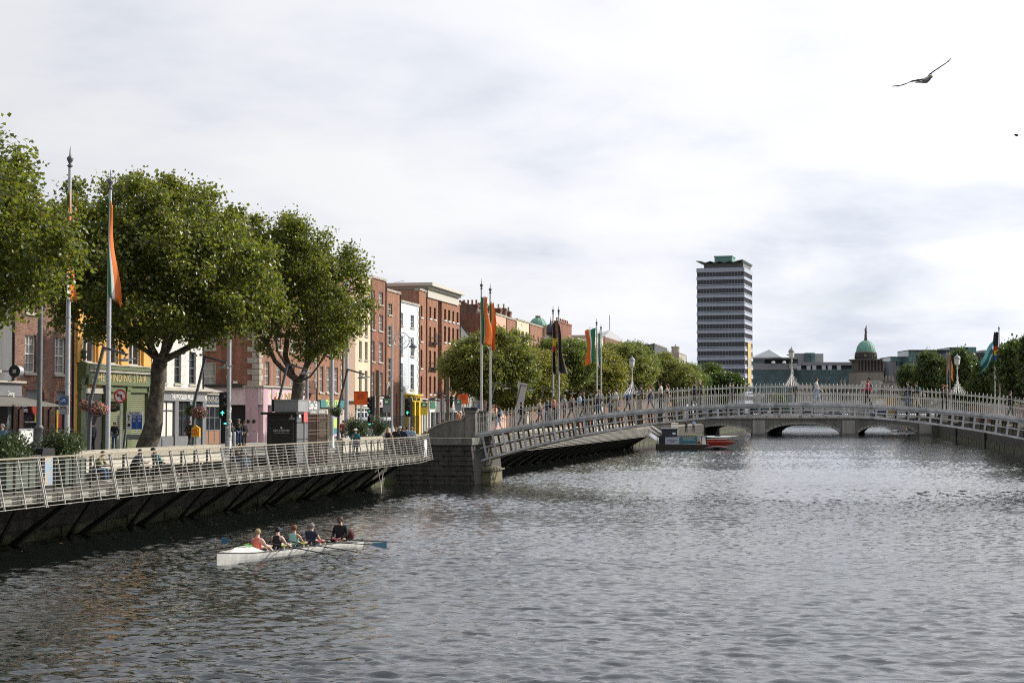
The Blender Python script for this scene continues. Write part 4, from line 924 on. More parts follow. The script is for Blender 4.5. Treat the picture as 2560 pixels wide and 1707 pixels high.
a0, a1 = S(1512), S(1576); gz_ = Z(852, 1545); t = qthing('pyramid_roofed_building', 'grey glazed pyramid roof rising over the trees with a thin mast', 'building', FO, a0, GZ); off = (FO, a0, GZ)
b = MB(off); b.box(FO - 3.4, FO, a0, a1, GZ, gz_); b.build('wall', BR_OLD, t)
cm = (FO - 1.7, (a0 + a1) / 2, Z(826, 1548)); b = MB(off)
for q in (((FO, a0), (FO, a1)), ((FO, a1), (FO - 3.4, a1)), ((FO - 3.4, a1), (FO - 3.4, a0)), ((FO - 3.4, a0), (FO, a0))): b.quad((*q[0], gz_), (*q[1], gz_), cm)
b.build('roof', M('grey_zinc', (0.25, .26, .27), .5, var=.2, brick=(1.2, 8, .08, (0.3, .31, .32), (0.12, .12, .13))), t, fix=False)
b = MB(off); b.tube([cm, (cm[0], cm[1], cm[2] + 3)], .08, 4); b.build('mast', STEEL, t)
# tower crane jib over the roofs
cr = P(985, 720, 230); ct = thing('tower_crane', 'thin white lattice crane jib behind the roofs', 'crane', (cr.x, cr.y, GZ)); h = cr.z - GZ
b = MB(); b.bar((0, 0, 0), (0, 0, h), .5); b.build('mast', WHITE, ct)
b = MB()
for k in range(14):
    x0, x1 = -1.4 + k * .2, -1.2 + k * .2; z0, z1 = h + k * .05, h + .05 + k * .05
    b.bar((x0, 0, z0), (x1, 0, z1), .05); b.bar((x0, 0, z0 + .35), (x1, 0, z1 + .35), .05); b.bar((x0, 0, z0), (x1, 0, z1 + .35), .03)
b.build('jib', WHITE, ct)
# ------------------------------------------------------------------ three arched stone bridge downstream
OB = M('old_granite', (0.20, 0.195, 0.185), .85, var=.25, vscale=1, streak=.35, brick=(1.3, .5, .03, (0.24, .235, .22), (0.10, .10, .095)), bump=.4)
OBL = M('pale_granite', (0.38, 0.365, 0.33), .85, var=.25, streak=.3)
YB = 365.0; k_ = YB / F
def bx_(px): return P(px, 1088, YB).x
ob = thing('stone_bridge', 'wide three arched granite road bridge with balustrade across the river downstream', 'bridge', (bx_(2010), YB, 0)); ox = bx_(2010)
arches = [(bx_(1732), bx_(1877), 2.1), (bx_(1917), bx_(2098), 2.45), (bx_(2146), bx_(2290), 2.1)]
x0_, x1_ = bx_(1690), bx_(2380); xs = sorted({x0_, x1_} | {a + (c - a) * i / 16 for a, c, h in arches for i in range(17)})
def uz(x):
    for a, c, h in arches:
        if a <= x <= c: u = (x - (a + c) / 2) / ((c - a) / 2); return 0.15 + (h - 0.15) * math.sqrt(max(0, 1 - u * u * .97))
    return -1.5
b = MB((ox, YB, 0))
for xa, xb in zip(xs[:-1], xs[1:]):
    mid = (xa + xb) / 2; ins = uz(mid) > -1
    za, zb = (uz(xa), uz(xb)) if ins else (-1.5, -1.5)
    b.hexa([(xa, YB, za), (xb, YB, zb), (xb + 9.8, YB + 40, zb), (xa + 9.8, YB + 40, za), (xa, YB, 3.6), (xb, YB, 3.6), (xb + 9.8, YB + 40, 3.6), (xa + 9.8, YB + 40, 3.6)])
b.build('spandrels', OB, ob, fix=False)
for a, c, h in arches:
    n = 19
    for i in range(n):
        u0, u1 = -1 + 2 * i / n + .008, -1 + 2 * (i + 1) / n - .008; q = MB((ox, YB, 0)); m_ = (a + c) / 2; w = (c - a) / 2
        f = lambda u, e: (m_ + u * w * (1 + e * .06), 0.15 + (h - 0.15) * math.sqrt(max(0, 1 - u * u * .97)) + e * .42)
        p0, p1, p2, p3 = f(u0, 0), f(u1, 0), f(u1, 1), f(u0, 1)
        q.prism([p0, p1, p2, p3], 'y', YB - .12, YB + .02); q.build('voussoir', OBL, ob, fix=False)
for px in (1897, 2121, 2313, 1712):
    x = bx_(px); q = MB((ox, YB, 0)); q.box(x - 1.35, x + 1.35, YB - .35, YB, -1, 3.3); q.build('pier_panel', OBL if px != 1712 else OB, ob)
    q = MB((ox, YB, 0)); q.box(x - 1.6, x + 1.6, YB - .6, YB, -1, .5); q.build('cutwater', OB, ob)
q = MB((ox, YB, 0)); q.box(x0_, x1_, YB - .35, YB + .02, 3.6, 3.85); q.box(x0_, x1_, YB - .2, YB + .3, 4.75, 4.95); q.box(x0_, x1_, YB - .1, YB + .2, 3.85, 3.98); q.build('cornice', OBL, ob)
q = MB((ox, YB, 0))
for x in np.arange(x0_, x1_, .36): q.lathe([(.07, 0), (.12, .25), (.06, .55), (.09, .77)], (x, YB + .05, 3.98), 5)
q.build('balusters', OBL, ob, fix=False, kind='stuff')
q = MB((ox, YB, 0)); q.box(x0_, x1_, YB + .3, YB + 45, 3.6, 3.9); q.build('road_deck', ASPH, ob)
for i, px in enumerate((1897, 2121, 2303)):
    p = P(px, 1034, YB); t = thing('bridge_lamp', 'grey iron lamp standard on the stone bridge ' + ('beside the tower', 'below the copper dome', 'before the far bank trees')[i], 'lamp', (p.x, YB + .1, 4.95), 0, 'lamps on the stone bridge')
    b = MB(); b.lathe([(.3, 0), (.25, .5), (.1, .7), (.08, 3.2)], n=8); b.bar((-.8, 0, 3), (.8, 0, 3), .08); b.build('standard', OBL, t)
    for x in (-.8, 0, .8): b = MB(); b.lathe([(.12, 0), (.26, .5), (.3, .55), (.05, .9)], (x, 0, 3.2 + (.3 if x == 0 else 0)), 6); b.build('lantern', M('milky_glass', (0, 0, 0)), t)
# low modern bridge and far crew seen through the arches
t = thing('low_bridge', 'thin flat dark bridge deck far beyond the stone arches', 'bridge', (110, 520, 0)); b = MB(); b.box(-45, 45, 0, 20, 1.1, 1.6); b.box(-45, 45, 0, .2, 1.6, 2.4); b.build('deck', M('dark_deck', (.05, .05, .055), .7), t)
# ------------------------------------------------------------------ office tower
tw = P(1863, 1034, 650); TR = R(-16.5)
t = thing('office_tower', 'tall office tower with dark window bands and folded green copper canopy roof', 'tower', (tw.x, tw.y, GZ), TR)
TWW, TWD = 18.8, 21.7; CONC = M('tower_concrete', (0.40, 0.44, 0.53), .7, var=.12, vscale=.4, streak=.15)
TG = M('tower_glass', (0.035, 0.04, 0.05), .12, spec=.6, var=.4, vscale=.3); MUL = M('tower_mullion', (0.25, .25, .27), .5)
zt_ = lambda py: P(1800, py, 650).z - GZ
top = zt_(668); ph_ = 22.45 * 650 / F
b = MB(); b.box(-TWW + .3, -.3, .3, TWD - .3, 0, top - 1); b.build('core', TG, t)
for k in range(17):
    z1 = top - k * ph_; z0 = z1 - (1.65 if k == 0 else 1.15)
    if z0 < 0: break
    b = MB(); b.box(-TWW, 0, 0, TWD, z0, z1); b.box(-TWW + .12, -.12, .12, TWD - .12, z0 - 2.05, z0 - 1.75); b.build('floor_band', CONC, t)
    b = MB()
    for i in range(16):
        x = -TWW + .25 + (TWW - .5) * i / 15; b.box(x - .05, x + .05, .14, .32, z0 - ph_ + 1.15, z0)
        y = .25 + (TWD - .5) * i / 15; b.box(-.32, -.14, y - .05, y + .05, z0 - ph_ + 1.15, z0)
    b.build('mullions', MUL, t, kind='stuff')
    for x in (.6, 6.4, 12.3, 18.2): b = MB(); b.box(-x - .12, -x + .12, -.03, .02, z0 + .45, z0 + .68); 
b = MB(); b.box(-TWW + 2.8, -.6, 1, TWD - 1, top, top + 1.9); b.build('penthouse', M('penthouse_glazing', (0.12, .12, .12), .4, var=.4, vscale=1, stretch=(3, 3, .4)), t)
b = MB(); n = 5; X0, X1, Y0, Y1 = -TWW + .1, -.5, -.8, TWD + .2; zc = top + 1.8
for i in range(n * 2):       # folded canopy
    a, c = X0 + (X1 - X0) * i / (n * 2), X0 + (X1 - X0) * (i + 1) / (n * 2); za, zb = zc + (.6 if i % 2 else 0), zc + (0 if i % 2 else .6)
    if i == 0: za = zc + .8
    if i == n * 2 - 1: zb = zc + .9
    ym = (Y0 + Y1) / 2
    for y_, m_ in ((Y0, ym), (ym, Y1)):
        b.hexa([(a, y_, za), (c, y_, zb), (c, m_, zb), (a, m_, za), (a, y_, za + .3), (c, y_, zb + .3), (c, m_, zb + .3), (a, m_, za + .3)])
b.build('folded_canopy', M('canopy_copper', (0.10, .15, .14), .6, var=.3), t)
b = MB()
for i in range(10):
    y = Y0 + (Y1 - Y0) * i / 10; dy = (Y1 - Y0) / 10
    b.hexa([(X1 - .3, y, zc), (X1 + .6, y + dy * .5, zc + .2), (X1 + .6, y + dy * .5 + .1, zc + .2), (X1 - .3, y + dy, zc), (X1 - .3, y, zc + .4), (X1 + .6, y + dy * .5, zc + .9), (X1 + .6, y + dy * .5 + .1, zc + .9), (X1 - .3, y + dy, zc + .4)])
b.build('canopy_teeth', M('canopy_copper', (0, 0, 0)), t)
b = MB(); b.box(-TWW + 6.3, -TWW + 13.2, 5, 13, top + 1.9, top + 4.6); b.box(-TWW + 6.1, -TWW + 13.4, 4.8, 13.2, top + 4.6, top + 5.1); b.build('plant_room', M('teal_copper', (0.13, .26, .235), .6, var=.15), t)
b = MB(); b.box(-TWW + 11.9, -TWW + 12.8, 4.9, 5.0, top + 2.6, top + 3.2); b.build('plant_room_hatch', BLACK, t)
bz1, bz0 = zt_(853), zt_(962)
b = MB(); b.box(.1, .22, 6.5, 15.5, bz0, bz1); bn = b.build('banner', M('banner_yellow', (0.52, .38, .12), .6), t)
for k, (z0, z1) in enumerate(((.55, .62), (.40, .53))): b = MB(); b.box(.23, .25, 8, 14, bz0 + (bz1 - bz0) * z0, bz0 + (bz1 - bz0) * z1); b.build('banner_picture', M('banner_print', (0.35, .38, .42), .6, var=.5, vscale=3), t)
# ------------------------------------------------------------------ offices behind
GS = M('office_grey_stone', (0.24, .24, .26), .6, var=.12, vscale=.3, brick=(3, 1.2, .05, (0.26, .26, .28), (0.17, .17, .18)))
GSL = M('office_light_stone', (0.34, .335, .32), .6, var=.12, brick=(3, 1.2, .05, (0.36, .355, .34), (0.25, .25, .24)))
TGL = M('teal_curtain_glass', (0.07, .17, .165), .15, spec=.7, var=.5, vscale=.25, brick=(2.2, 3.2, .12, (0.10, .22, .21), (0.03, .05, .055)))
TGD = M('dark_curtain_glass', (0.03, .07, .08), .12, spec=.6, var=.5, vscale=.25, brick=(2.2, 3.2, .12, (0.05, .12, .125), (0.015, .028, .032)))
NAVY = M('dark_cladding', (0.018, .022, .03), .6)
def far_block(name, label, Y, parts, cat='office', depth=25):
    x0 = min(p[0] for p in parts); x1 = max(p[1] for p in parts); c = P((x0 + x1) / 2, 1034, Y); t = thing(name, label, cat, (c.x, Y, GZ)); off = (c.x, Y, GZ)
    for i, (pa, pb, yt, yb, mm, dy, nm) in enumerate(parts):
        a, d = P(pa, yt, Y), P(pb, yb, Y); b = MB(off); b.box(a.x, d.x, Y + dy, Y + depth - .5 + dy * .1, max(GZ, d.z), a.z); b.build(nm, mm, t)
    return t, off
t, off = far_block('pyramid_office', 'grey office block with dark glass band and blue glazed pyramid roof right beside the tower', 850, [
    (1876, 1984, 909, 924, GS, 0, 'stone_band'), (1876, 1984, 924, 1034, TGD, .6, 'curtain_wall'), (1913, 1998, 894, 909, NAVY, 4, 'dark_storey'), (1880, 1913, 895, 909, TGL, 2, 'glass_storey'), (1972, 1992, 908, 922, GSL, -1, 'prow')])
a, d = P(1884, 893, 850), P(1978, 893, 850); cx_, cy_, cz_ = P(1935, 870.5, 850).x, 866, P(1935, 870.5, 850).z
for j, (p0, p1) in enumerate((((a.x, 851), (1.0 * P(1952, 893, 850).x, 848)), ((P(1952, 893, 850).x, 848), (d.x + 4, 862)), ((d.x + 4, 862), (a.x, 885)), ((a.x, 885), (a.x, 851)))):
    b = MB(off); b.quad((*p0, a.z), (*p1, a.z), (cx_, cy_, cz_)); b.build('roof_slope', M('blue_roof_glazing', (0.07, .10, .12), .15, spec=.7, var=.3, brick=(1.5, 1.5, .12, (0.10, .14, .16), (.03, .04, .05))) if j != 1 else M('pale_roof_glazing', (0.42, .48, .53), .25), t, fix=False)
b = MB(off); b.box(a.x - .5, d.x + 3, 849.5, 880, a.z - .8, a.z); b.build('eaves', GSL, t)
for px in (1936, 1963): 
    p = P(px, 904, 845); b = MB(off); b.lathe([(1.0, 0), (1.0, .8), (.6, 1.2), (.05, 1.3)], (p.x, 848.5, p.z - .8), 8); b.build('roof_vent', WHITE, t)
t, off = far_block('long_office', 'long low teal glass office with grey roof box behind the dome', 880, [
    (1985, 2150, 905, 913, GS, 0, 'stone_band'), (1985, 2150, 913, 922, NAVY, 1.5, 'upper_windows'), (1984, 2256, 922, 1034, TGD, .5, 'curtain_wall'), (1986, 2017, 882, 905, GS, 6, 'roof_box'), (2017, 2032, 881, 905, TGD, 5, 'stair_glass'), (2032, 2041, 881, 905, TGL, 4.5, 'stair_glass'), (2041, 2063, 883, 905, GSL, 5, 'roof_box'),
    (2135, 2226, 903, 920, GS, -.5, 'stone_band')])
for px in (1998, 2022, 2036, 2060, 2075, 2098): p = P(px, 918, 879); b = MB(off); b.box(p.x - 1, p.x + 1, 879.3, 882, p.z - 1.4, p.z + .9); b.build('white_panel', M('pale_panel', (.45, .47, .5), .6), t)
t, off = far_block('glass_office', 'stepped office with pale teal glass tower and grey stone wings', 870, [
    (2225, 2271, 891, 893, GS, -1, 'roof_edge'), (2226, 2258, 893, 903, TGL, 0, 'glass_storey'), (2224, 2242, 903, 1034, GS, .2, 'stone_wing'), (2242, 2258, 903, 950, TGD, 0, 'curtain_wall'), (2258, 2271, 892, 930, M('light_teal_glass', (0.16, .30, .28), .2, var=.3, vscale=.3, brick=(2.2, 3.2, .12, (0.2, .36, .33), (.06, .1, .1))), -.5, 'curtain_wall'), (2258, 2272, 930, 1034, GSL, -1, 'stone_base'), (2234, 2252, 915, 935, GS, -.3, 'stone_panel')])
t, off = far_block('dark_office', 'dark clad square office block rising left of the far bank trees', 860, [
    (2271, 2360, 874.5, 877, NAVY, -1, 'roof_edge'), (2271, 2290, 877, 907, TGL, 0, 'curtain_wall'), (2290, 2360, 877, 888, GS, 0, 'stone_band'), (2283, 2360, 888, 905, NAVY, .5, 'dark_storey'), (2271, 2360, 905, 925, GS, 0, 'stone_band'), (2271, 2360, 925, 1034, TGD, 0, 'curtain_wall')])
t, off = far_block('pyramid_office', 'stone office with teal top storey and shallow glazed pyramid behind the far bank lantern', 840, [
    (2374, 2420, 868, 882, TGD, 0, 'glass_storey'), (2418, 2438, 868, 882, TGL, -2, 'glass_storey'), (2374, 2440, 882, 1034, GS, .3, 'stone_wall'), (2418, 2440, 882, 1034, GSL, -1, 'stone_wall'), (2438, 2466, 882, 1034, NAVY, 0, 'dark_wing'), (2466, 2500, 874, 1034, GSL, 4, 'rear_wing')])
a, d = P(2372, 867.5, 838), P(2440, 868, 838); c_ = P(2413, 859.5, 838); b = MB(off)
b.quad((a.x, 838, a.z), (d.x, 838, a.z), (c_.x, 850, c_.z)); b.quad((d.x, 838, a.z), (d.x + 6, 862, a.z - 3), (c_.x, 850, c_.z)); b.quad((a.x, 838, a.z), (c_.x, 850, c_.z), (a.x, 862, a.z)); b.build('roof', M('pale_roof_glazing', (0, 0, 0)), t, fix=False)
# ------------------------------------------------------------------ custom house with dome
CHS = M('sooty_stone', (0.11, .095, .085), .85, var=.3, vscale=.6, streak=.3); CHL = M('weathered_stone', (0.25, .225, .185), .85, var=.3, vscale=.6, streak=.3)
YC = 770.0; c0 = P(2166, 1034, YC); t = thing('domed_building', 'dark stone colonnaded tower with green ribbed copper dome and statue on top', 'dome', (c0.x, YC, GZ), R(6)); zz_ = lambda py: P(2166, py, YC).z - GZ; mpp = YC / F
b = MB(); r_ = 23.3 * mpp
prof = [(r_ * math.cos(a), zz_(880) + (zz_(851) - zz_(880)) * math.sin(a)) for a in np.linspace(0, 1.42, 10)]
b.lathe(prof, n=40, smooth=False); b.build('dome_shell', COPPER, t)
for k in range(20):
    a = k * math.pi / 10; b = MB(); b.tube([(p[0] * 1.005 * math.cos(a), p[0] * 1.005 * math.sin(a), p[1]) for p in prof], .09, 4); b.build('rib', COPPER, t)
b = MB(); b.lathe([(26.5 * mpp, zz_(898)), (26.5 * mpp, zz_(884)), (27.5 * mpp, zz_(883)), (25 * mpp, zz_(880))], n=24); b.build('drum', CHS, t)
for k in range(4):
    a = k * math.pi / 2 + R(-110); b = MB(); b.tube([(26.2 * mpp * math.cos(a), 26.2 * mpp * math.sin(a), zz_(889)), (27.6 * mpp * math.cos(a), 27.6 * mpp * math.sin(a), zz_(889))], 3.4 * mpp, 14); b.build('clock', CHL, t)
for k in range(24):
    a = k * math.pi / 12; b = MB(); b.ball((26.6 * mpp * math.cos(a), 26.6 * mpp * math.sin(a), zz_(893.5)), .35, .35, .5, 6, 4); b.build('round_window', BLACK, t)
b = MB(); w = 34 * mpp; b.box(-w, w, -w, w, zz_(901), zz_(898)); b.box(-w + .5, w - .5, -w + .5, w - .5, zz_(903), zz_(901)); b.build('entablature', CHS, t)
b = MB(); w = 28 * mpp; b.box(-w, w, -w, w, zz_(930), zz_(903)); b.build('inner_wall', CHS, t)
for i in range(9):
    x = (-33 + 66 * i / 8) * mpp
    for yy in (-33 * mpp,):
        b = MB(); b.lathe([(.55, zz_(928)), (.45, zz_(926)), (.4, zz_(906)), (.6, zz_(903))], (x, yy, 0), 8); b.build('column', CHS, t)
        if i: b = MB(); b.lathe([(.55, zz_(928)), (.45, zz_(926)), (.4, zz_(906)), (.6, zz_(903))], (33 * mpp, -33 * mpp + i * 8.25 * mpp, 0), 8); b.build('column', CHS, t)
b = MB(); w = 34.5 * mpp; b.box(-w, w, -w, w, zz_(931.5), zz_(928)); b.build('ledge', CHS, t)
b = MB(); w = 34 * mpp; b.box(-w, w, -w, w, zz_(975), zz_(931.5)); b.build('base_tower', CHL, t)
b = MB(); b.tube([(-4 * mpp, -w - .05, zz_(948)), (-4 * mpp, -w + .1, zz_(948))], 3.5 * mpp, 12); b.build('arched_window', DARK, t)
b = MB(); b.lathe([(4 * mpp, zz_(851)), (4 * mpp, zz_(846)), (3.2 * mpp, zz_(843)), (3.6 * mpp, zz_(838)), (2.6 * mpp, zz_(836))], n=8); b.build('pedestal', CHS, t)
b = MB(); b.tube([(0, 0, zz_(837)), (.1, 0, zz_(830)), (0, 0, zz_(824)), (.25, 0, zz_(819)), (.3, 0, zz_(813.5))], [.5, .55, .45, .3, .12], 7); b.tube([(0, 0, zz_(826)), (-.7, 0, zz_(823))], .15, 5); b.ball((.1, 0, zz_(821)), .3); b.build('statue', CHS, t)
# pale stone frontage in front of it
PSB = M('portland_stone', (0.46, .44, .40), .8, var=.25, vscale=.4, streak=.3)
YF = 620.0; pf = P(2130, 1034, YF); t = thing('stone_frontage', 'long pale stone classical frontage with pediment and roof statues seen between the railings', 'building', (pf.x, YF, GZ)); off = (pf.x, YF, GZ)
def fb(nm, pa, pb, ya, yb, mm, dy=0, dep=12):
    a, d = P(pa, ya, YF), P(pb, yb, YF); b = MB(off); b.box(a.x, d.x, YF + dy, YF + dy + dep, max(GZ - .2, d.z), a.z); b.build(nm, mm, t)
fb('wall', 1998, 2262, 962, 1034, PSB); fb('cornice', 1996, 2264, 971, 974, CHL, -.8, 3); fb('centre_block', 2168, 2200, 951, 1034, PSB, -1); fb('portico_block', 2208, 2250, 953, 1034, PSB, -1.5); fb('cornice', 2206, 2252, 953, 955, CHL, -2.2, 3)
fb('string', 1998, 2262, 985, 987, CHL, -.5, 2)
a, d, c_ = P(2209, 978, YF), P(2242, 978, YF), P(2226, 960, YF); b = MB(off); b.prism([(a.x, a.z), (d.x, a.z), (c_.x, c_.z)], 'y', YF - 3, YF - 1.4); b.build('pediment', CHL, t)
for px in np.arange(2006, 2262, 9): fb('window', px, px + 3.5, 976, 983.5, DARK, -.05 if px < 2165 or px > 2252 else -1.6, 1); fb('window', px, px + 3.5, 989, 1000, DARK, -.05 if px < 2165 or px > 2252 else -1.6, 1)
for px in (2104, 2112, 2208, 2216, 2224, 2232): p = P(px, 953 if px > 2200 else 962, YF); b = MB(off); b.tube([(p.x, YF + 1, p.z), (p.x, YF + 1, p.z + 1.2), (p.x + .1, YF + 1, p.z + 2.2)], [.45, .4, .12], 6); b.build('roof_statue', CHL, t)
# ------------------------------------------------------------------ trees
BARK = M('plane_bark', (0.04, 0.032, 0.026), .9, col2=(0.16, 0.14, 0.105), var=.4, vscale=4, bump=1.0, bscale=9)
def leafmat(name, cols, trans=(0.20, 0.34, 0.03), tf=0.42):
    m = bpy.data.materials.new(name); m.use_nodes = True; t = m.node_tree; b = t.nodes['Principled BSDF']
    g = t.nodes.new('ShaderNodeNewGeometry'); rp = t.nodes.new('ShaderNodeValToRGB'); t.links.new(g.outputs['Random Per Island'], rp.inputs[0])
    rp.color_ramp.elements[0].color = (*cols[0], 1); rp.color_ramp.elements[1].color = (*cols[-1], 1); rp.color_ramp.elements[1].position = 1
    for i, c in enumerate(cols[1:-1]): e = rp.color_ramp.elements.new((i + 1) / (len(cols) - 1)); e.color = (*c, 1)
    t.links.new(rp.outputs[0], b.inputs['Base Color']); b.inputs['Roughness'].default_value = .38; b.inputs['Specular IOR Level'].default_value = .5
    tr = t.nodes.new('ShaderNodeBsdfTranslucent'); mx = t.nodes.new('ShaderNodeMix'); mx.data_type = 'RGBA'; mx.blend_type = 'MULTIPLY'; mx.inputs[0].default_value = 1
    gm = t.nodes.new('ShaderNodeMix'); gm.data_type = 'RGBA'; gm.inputs[0].default_value = .6; t.links.new(rp.outputs[0], gm.inputs[6]); gm.inputs[7].default_value = (*trans, 1)
    t.links.new(gm.outputs[2], tr.inputs['Color']); ms = t.nodes.new('ShaderNodeMixShader'); ms.inputs[0].default_value = tf
    t.links.new(b.outputs[0], ms.inputs[1]); t.links.new(tr.outputs[0], ms.inputs[2]); t.links.new(ms.outputs[0], t.nodes['Material Output'].inputs[0]); return m
LF1 = leafmat('plane_leaves', [(0.03, 0.048, 0.010), (0.06, 0.085, 0.014), (0.10, 0.13, 0.02), (0.05, 0.07, 0.015), (0.16, 0.175, 0.03), (0.20, 0.14, 0.035)], trans=(0.34, .40, .04))
LF2 = leafmat('autumn_plane_leaves', [(0.04, 0.06, 0.014), (0.09, 0.125, 0.025), (0.13, 0.16, 0.03), (0.07, 0.09, 0.02), (0.20, 0.21, 0.05), (0.24, 0.17, 0.05)], trans=(0.36, .42, .06))
LF3 = leafmat('dark_green_leaves', [(0.03, 0.055, 0.014), (0.05, 0.08, 0.018), (0.07, 0.10, 0.02), (0.10, 0.12, 0.025)], trans=(.15, .26, .03), tf=.3)  # darker, less translucent greens for the distant trees
def tree_data(seed, H, zf, R_, zc, hz, nclump, nleaf, leaf, tr, lmat, lean=(0, 0), crad=.62, bend=(0, 0, 0, 0), droop=0.0):
    """H: fork height, crown ellipsoid radius R_ x R_ x hz centred at zc"""
    rng = np.random.RandomState(seed)
    # clump centres inside an uneven crown envelope
    lob = rng.normal(size=(14, 3)); lob /= np.linalg.norm(lob, axis=1)[:, None]; la = rng.uniform(-.30, .24, 14)
    C = []
    tries = 0
    while len(C) < nclump and tries < 60000:
        tries += 1
        d = rng.normal(size=3); d /= np.linalg.norm(d); r = rng.uniform(.22, 1.0) ** .55 * (1 + (rng.rand() < .07) * rng.uniform(0, .16))
        e = 1 + float(np.sum(la * np.exp(3.2 * (lob @ d - 1)) * 1.6)); r *= e
        p = np.array([d[0] * R_ * r + lean[0], d[1] * R_ * r + lean[1], zc + d[2] * hz * r * (1.0 if d[2] > 0 else .82)])
        if d[2] < -.2 and (p[0] ** 2 + p[1] ** 2) < (R_ * .35) ** 2: continue
        if C and np.min(np.linalg.norm(np.array(C) - p, axis=1)) < crad * .82 * (1.3 if tries < 12000 else 1.0): continue
        C.append(p)
    C = np.array(C)
    # skeleton
    nodes = [np.array([0, 0, 0.]), np.array([tr * .2 + bend[1], 0, H * .35]), np.array([-tr * .1 + bend[2], tr * .2, H * .7]), np.array([tr * .25 + bend[3], 0, H])]; par = [-1, 0, 1, 2]
    fork = 3; n_l = 6
    for i in range(n_l):
        a = 2 * math.pi * (i + rng.rand() * .5) / n_l; up = rng.uniform(.45, 1.2); cur = nodes[fork]; pi = fork; dirv = np.array([math.cos(a), math.sin(a), up]); dirv /= np.linalg.norm(dirv)
        L = R_ * .75 * rng.uniform(.8, 1.1)
        for k in range(5):
            dirv = dirv + np.array([rng.normal(0, .16), rng.normal(0, .16), .10 + rng.normal(0, .1)]); dirv /= np.linalg.norm(dirv)
            cur = cur + dirv * L / 5; nodes.append(cur); par.append(pi); pi = len(nodes) - 1
    order = np.argsort(np.linalg.norm(C - nodes[fork], axis=1)); ends = []
    fk = nodes[fork]
    for ci in order:
        p = C[ci]; A = np.array(nodes); d = np.linalg.norm(A - p, axis=1); base = np.linalg.norm(A - fk, axis=1)
        cost = d + .35 * base + np.where(np.arange(len(A)) < 3, 99, 0); j = int(np.argmin(cost)); q = nodes[j]; pi = j
        mid = (q + p) / 2 + rng.normal(0, .10, 3) * np.linalg.norm(p - q); nodes.append(mid); par.append(pi); nodes.append(p); par.append(len(nodes) - 2); ends.append(len(nodes) - 1)
    n = len(nodes); w = np.zeros(n)
    for e in ends: w[e] = 1
    for i in range(n - 1, 0, -1): w[par[i]] += w[i]
    rad = np.clip(.022 * np.sqrt(w), .014, None); rad *= tr * .80 / rad[3]
    rad[0] = tr * 1.25; rad[1] = tr * .95; rad[2] = tr * .88; rad[3] = tr * .86; rad = np.clip(rad, .014, None)
    kids = {}
    for i in range(1, n): kids.setdefault(par[i], []).append(i)
    def chain(b, start, first, nn_):
        pts, rs = [nodes[start], nodes[first]], [rad[first] * 1.1 if start > 3 else min(rad[start], rad[first] * 1.35), rad[first]]; cur = first; side = []
        while cur in kids:
            ks = sorted(kids[cur], key=lambda q: -w[q]); nx = ks[0]; side += [(cur, q) for q in ks[1:]]; pts.append(nodes[nx]); rs.append(rad[nx]); cur = nx
        b.tube(pts, rs, nn_); return side
    tb = MB()
    # trunk, lumpy
    tp = []; tr_ = []
    for k in range(9):
        u = k / 8; i = min(int(u * 3), 2); f = u * 3 - i; tp.append(nodes[i] * (1 - f) + nodes[i + 1] * f + np.array([rng.normal(0, tr * .05), rng.normal(0, tr * .05), 0])); tr_.append((rad[i] * (1 - f) + rad[i + 1] * f) * rng.uniform(.93, 1.12))
    tb.tube(tp, tr_, 14)
    stack = [(3, q) for q in kids.get(3, [])]; lb = MB()
    while stack:
        s_, q = stack.pop(); big = w[q] > 8; stack += chain(tb if big else lb, s_, q, 8 if big else 4)
    # leaves
    m = nleaf; rn = np.linalg.norm((C - np.array([0, 0, zc])) / np.array([R_, R_, hz]), axis=1); pw = .22 + .8 * np.clip(rn, 0, 1) ** 2.2 + .35 * (C[:, 2] > zc); pw /= pw.sum(); pick = rng.choice(len(C), m, p=pw); cl = C[pick]
    off = rng.normal(size=(m, 3)); off *= (crad * rng.uniform(.7, 1.2, len(C))[pick])[:, None] * .62; off[:, 2] *= .8
    pos = cl + off; pos[:, 2] -= droop * rng.rand(m)
    nrm = rng.normal(size=(m, 3)) + np.array([0, 0, .55]) + .35 * (pos - np.array([0, 0, zc])) / R_; nrm /= np.linalg.norm(nrm, axis=1)[:, None]
    a1 = np.cross(nrm, rng.normal(size=(m, 3))); a1 /= np.linalg.norm(a1, axis=1)[:, None]; a2 = np.cross(nrm, a1)
    sz = leaf * rng.uniform(.6, 1.25, m)[:, None]
    fold = nrm * sz * .18
    v = np.stack([pos - a1 * sz * .55, pos - a2 * sz * .5 + fold, pos + a1 * sz * .6, pos + a2 * sz * .5 + fold], 1).reshape(-1, 3)
    q = np.arange(m * 4).reshape(m, 4); tri = np.concatenate([q[:, [0, 1, 2]], q[:, [0, 2, 3]]], 1).reshape(-1, 3).astype(np.int32)
    me = bpy.data.meshes.new('crown'); me.vertices.add(len(v)); me.vertices.foreach_set('co', v.astype(np.float32).ravel())
    me.loops.add(tri.size); me.loops.foreach_set('vertex_index', tri.ravel()); me.polygons.add(len(tri)); me.polygons.foreach_set('loop_start', np.arange(0, tri.size, 3, dtype=np.int32)); me.polygons.foreach_set('loop_total', np.full(len(tri), 3, dtype=np.int32)); me.update()
    me.materials.append(lmat)
    return tb.mesh('trunk', BARK), lb.mesh('twigs', BARK), me
def put_tree(data, label, loc, rz=0, sc=(1, 1, 1), name='plane_tree', group=None, cat='tree'):
    t = thing(name, label, cat, loc, rz, group); t.scale = sc
    link('trunk', data[0], t); link('twigs', data[1], t, kind='stuff'); link('crown', data[2], t); return t
def tree_at(px, o, **k): s = sq(px, o); return Q(o, s, GZ), s
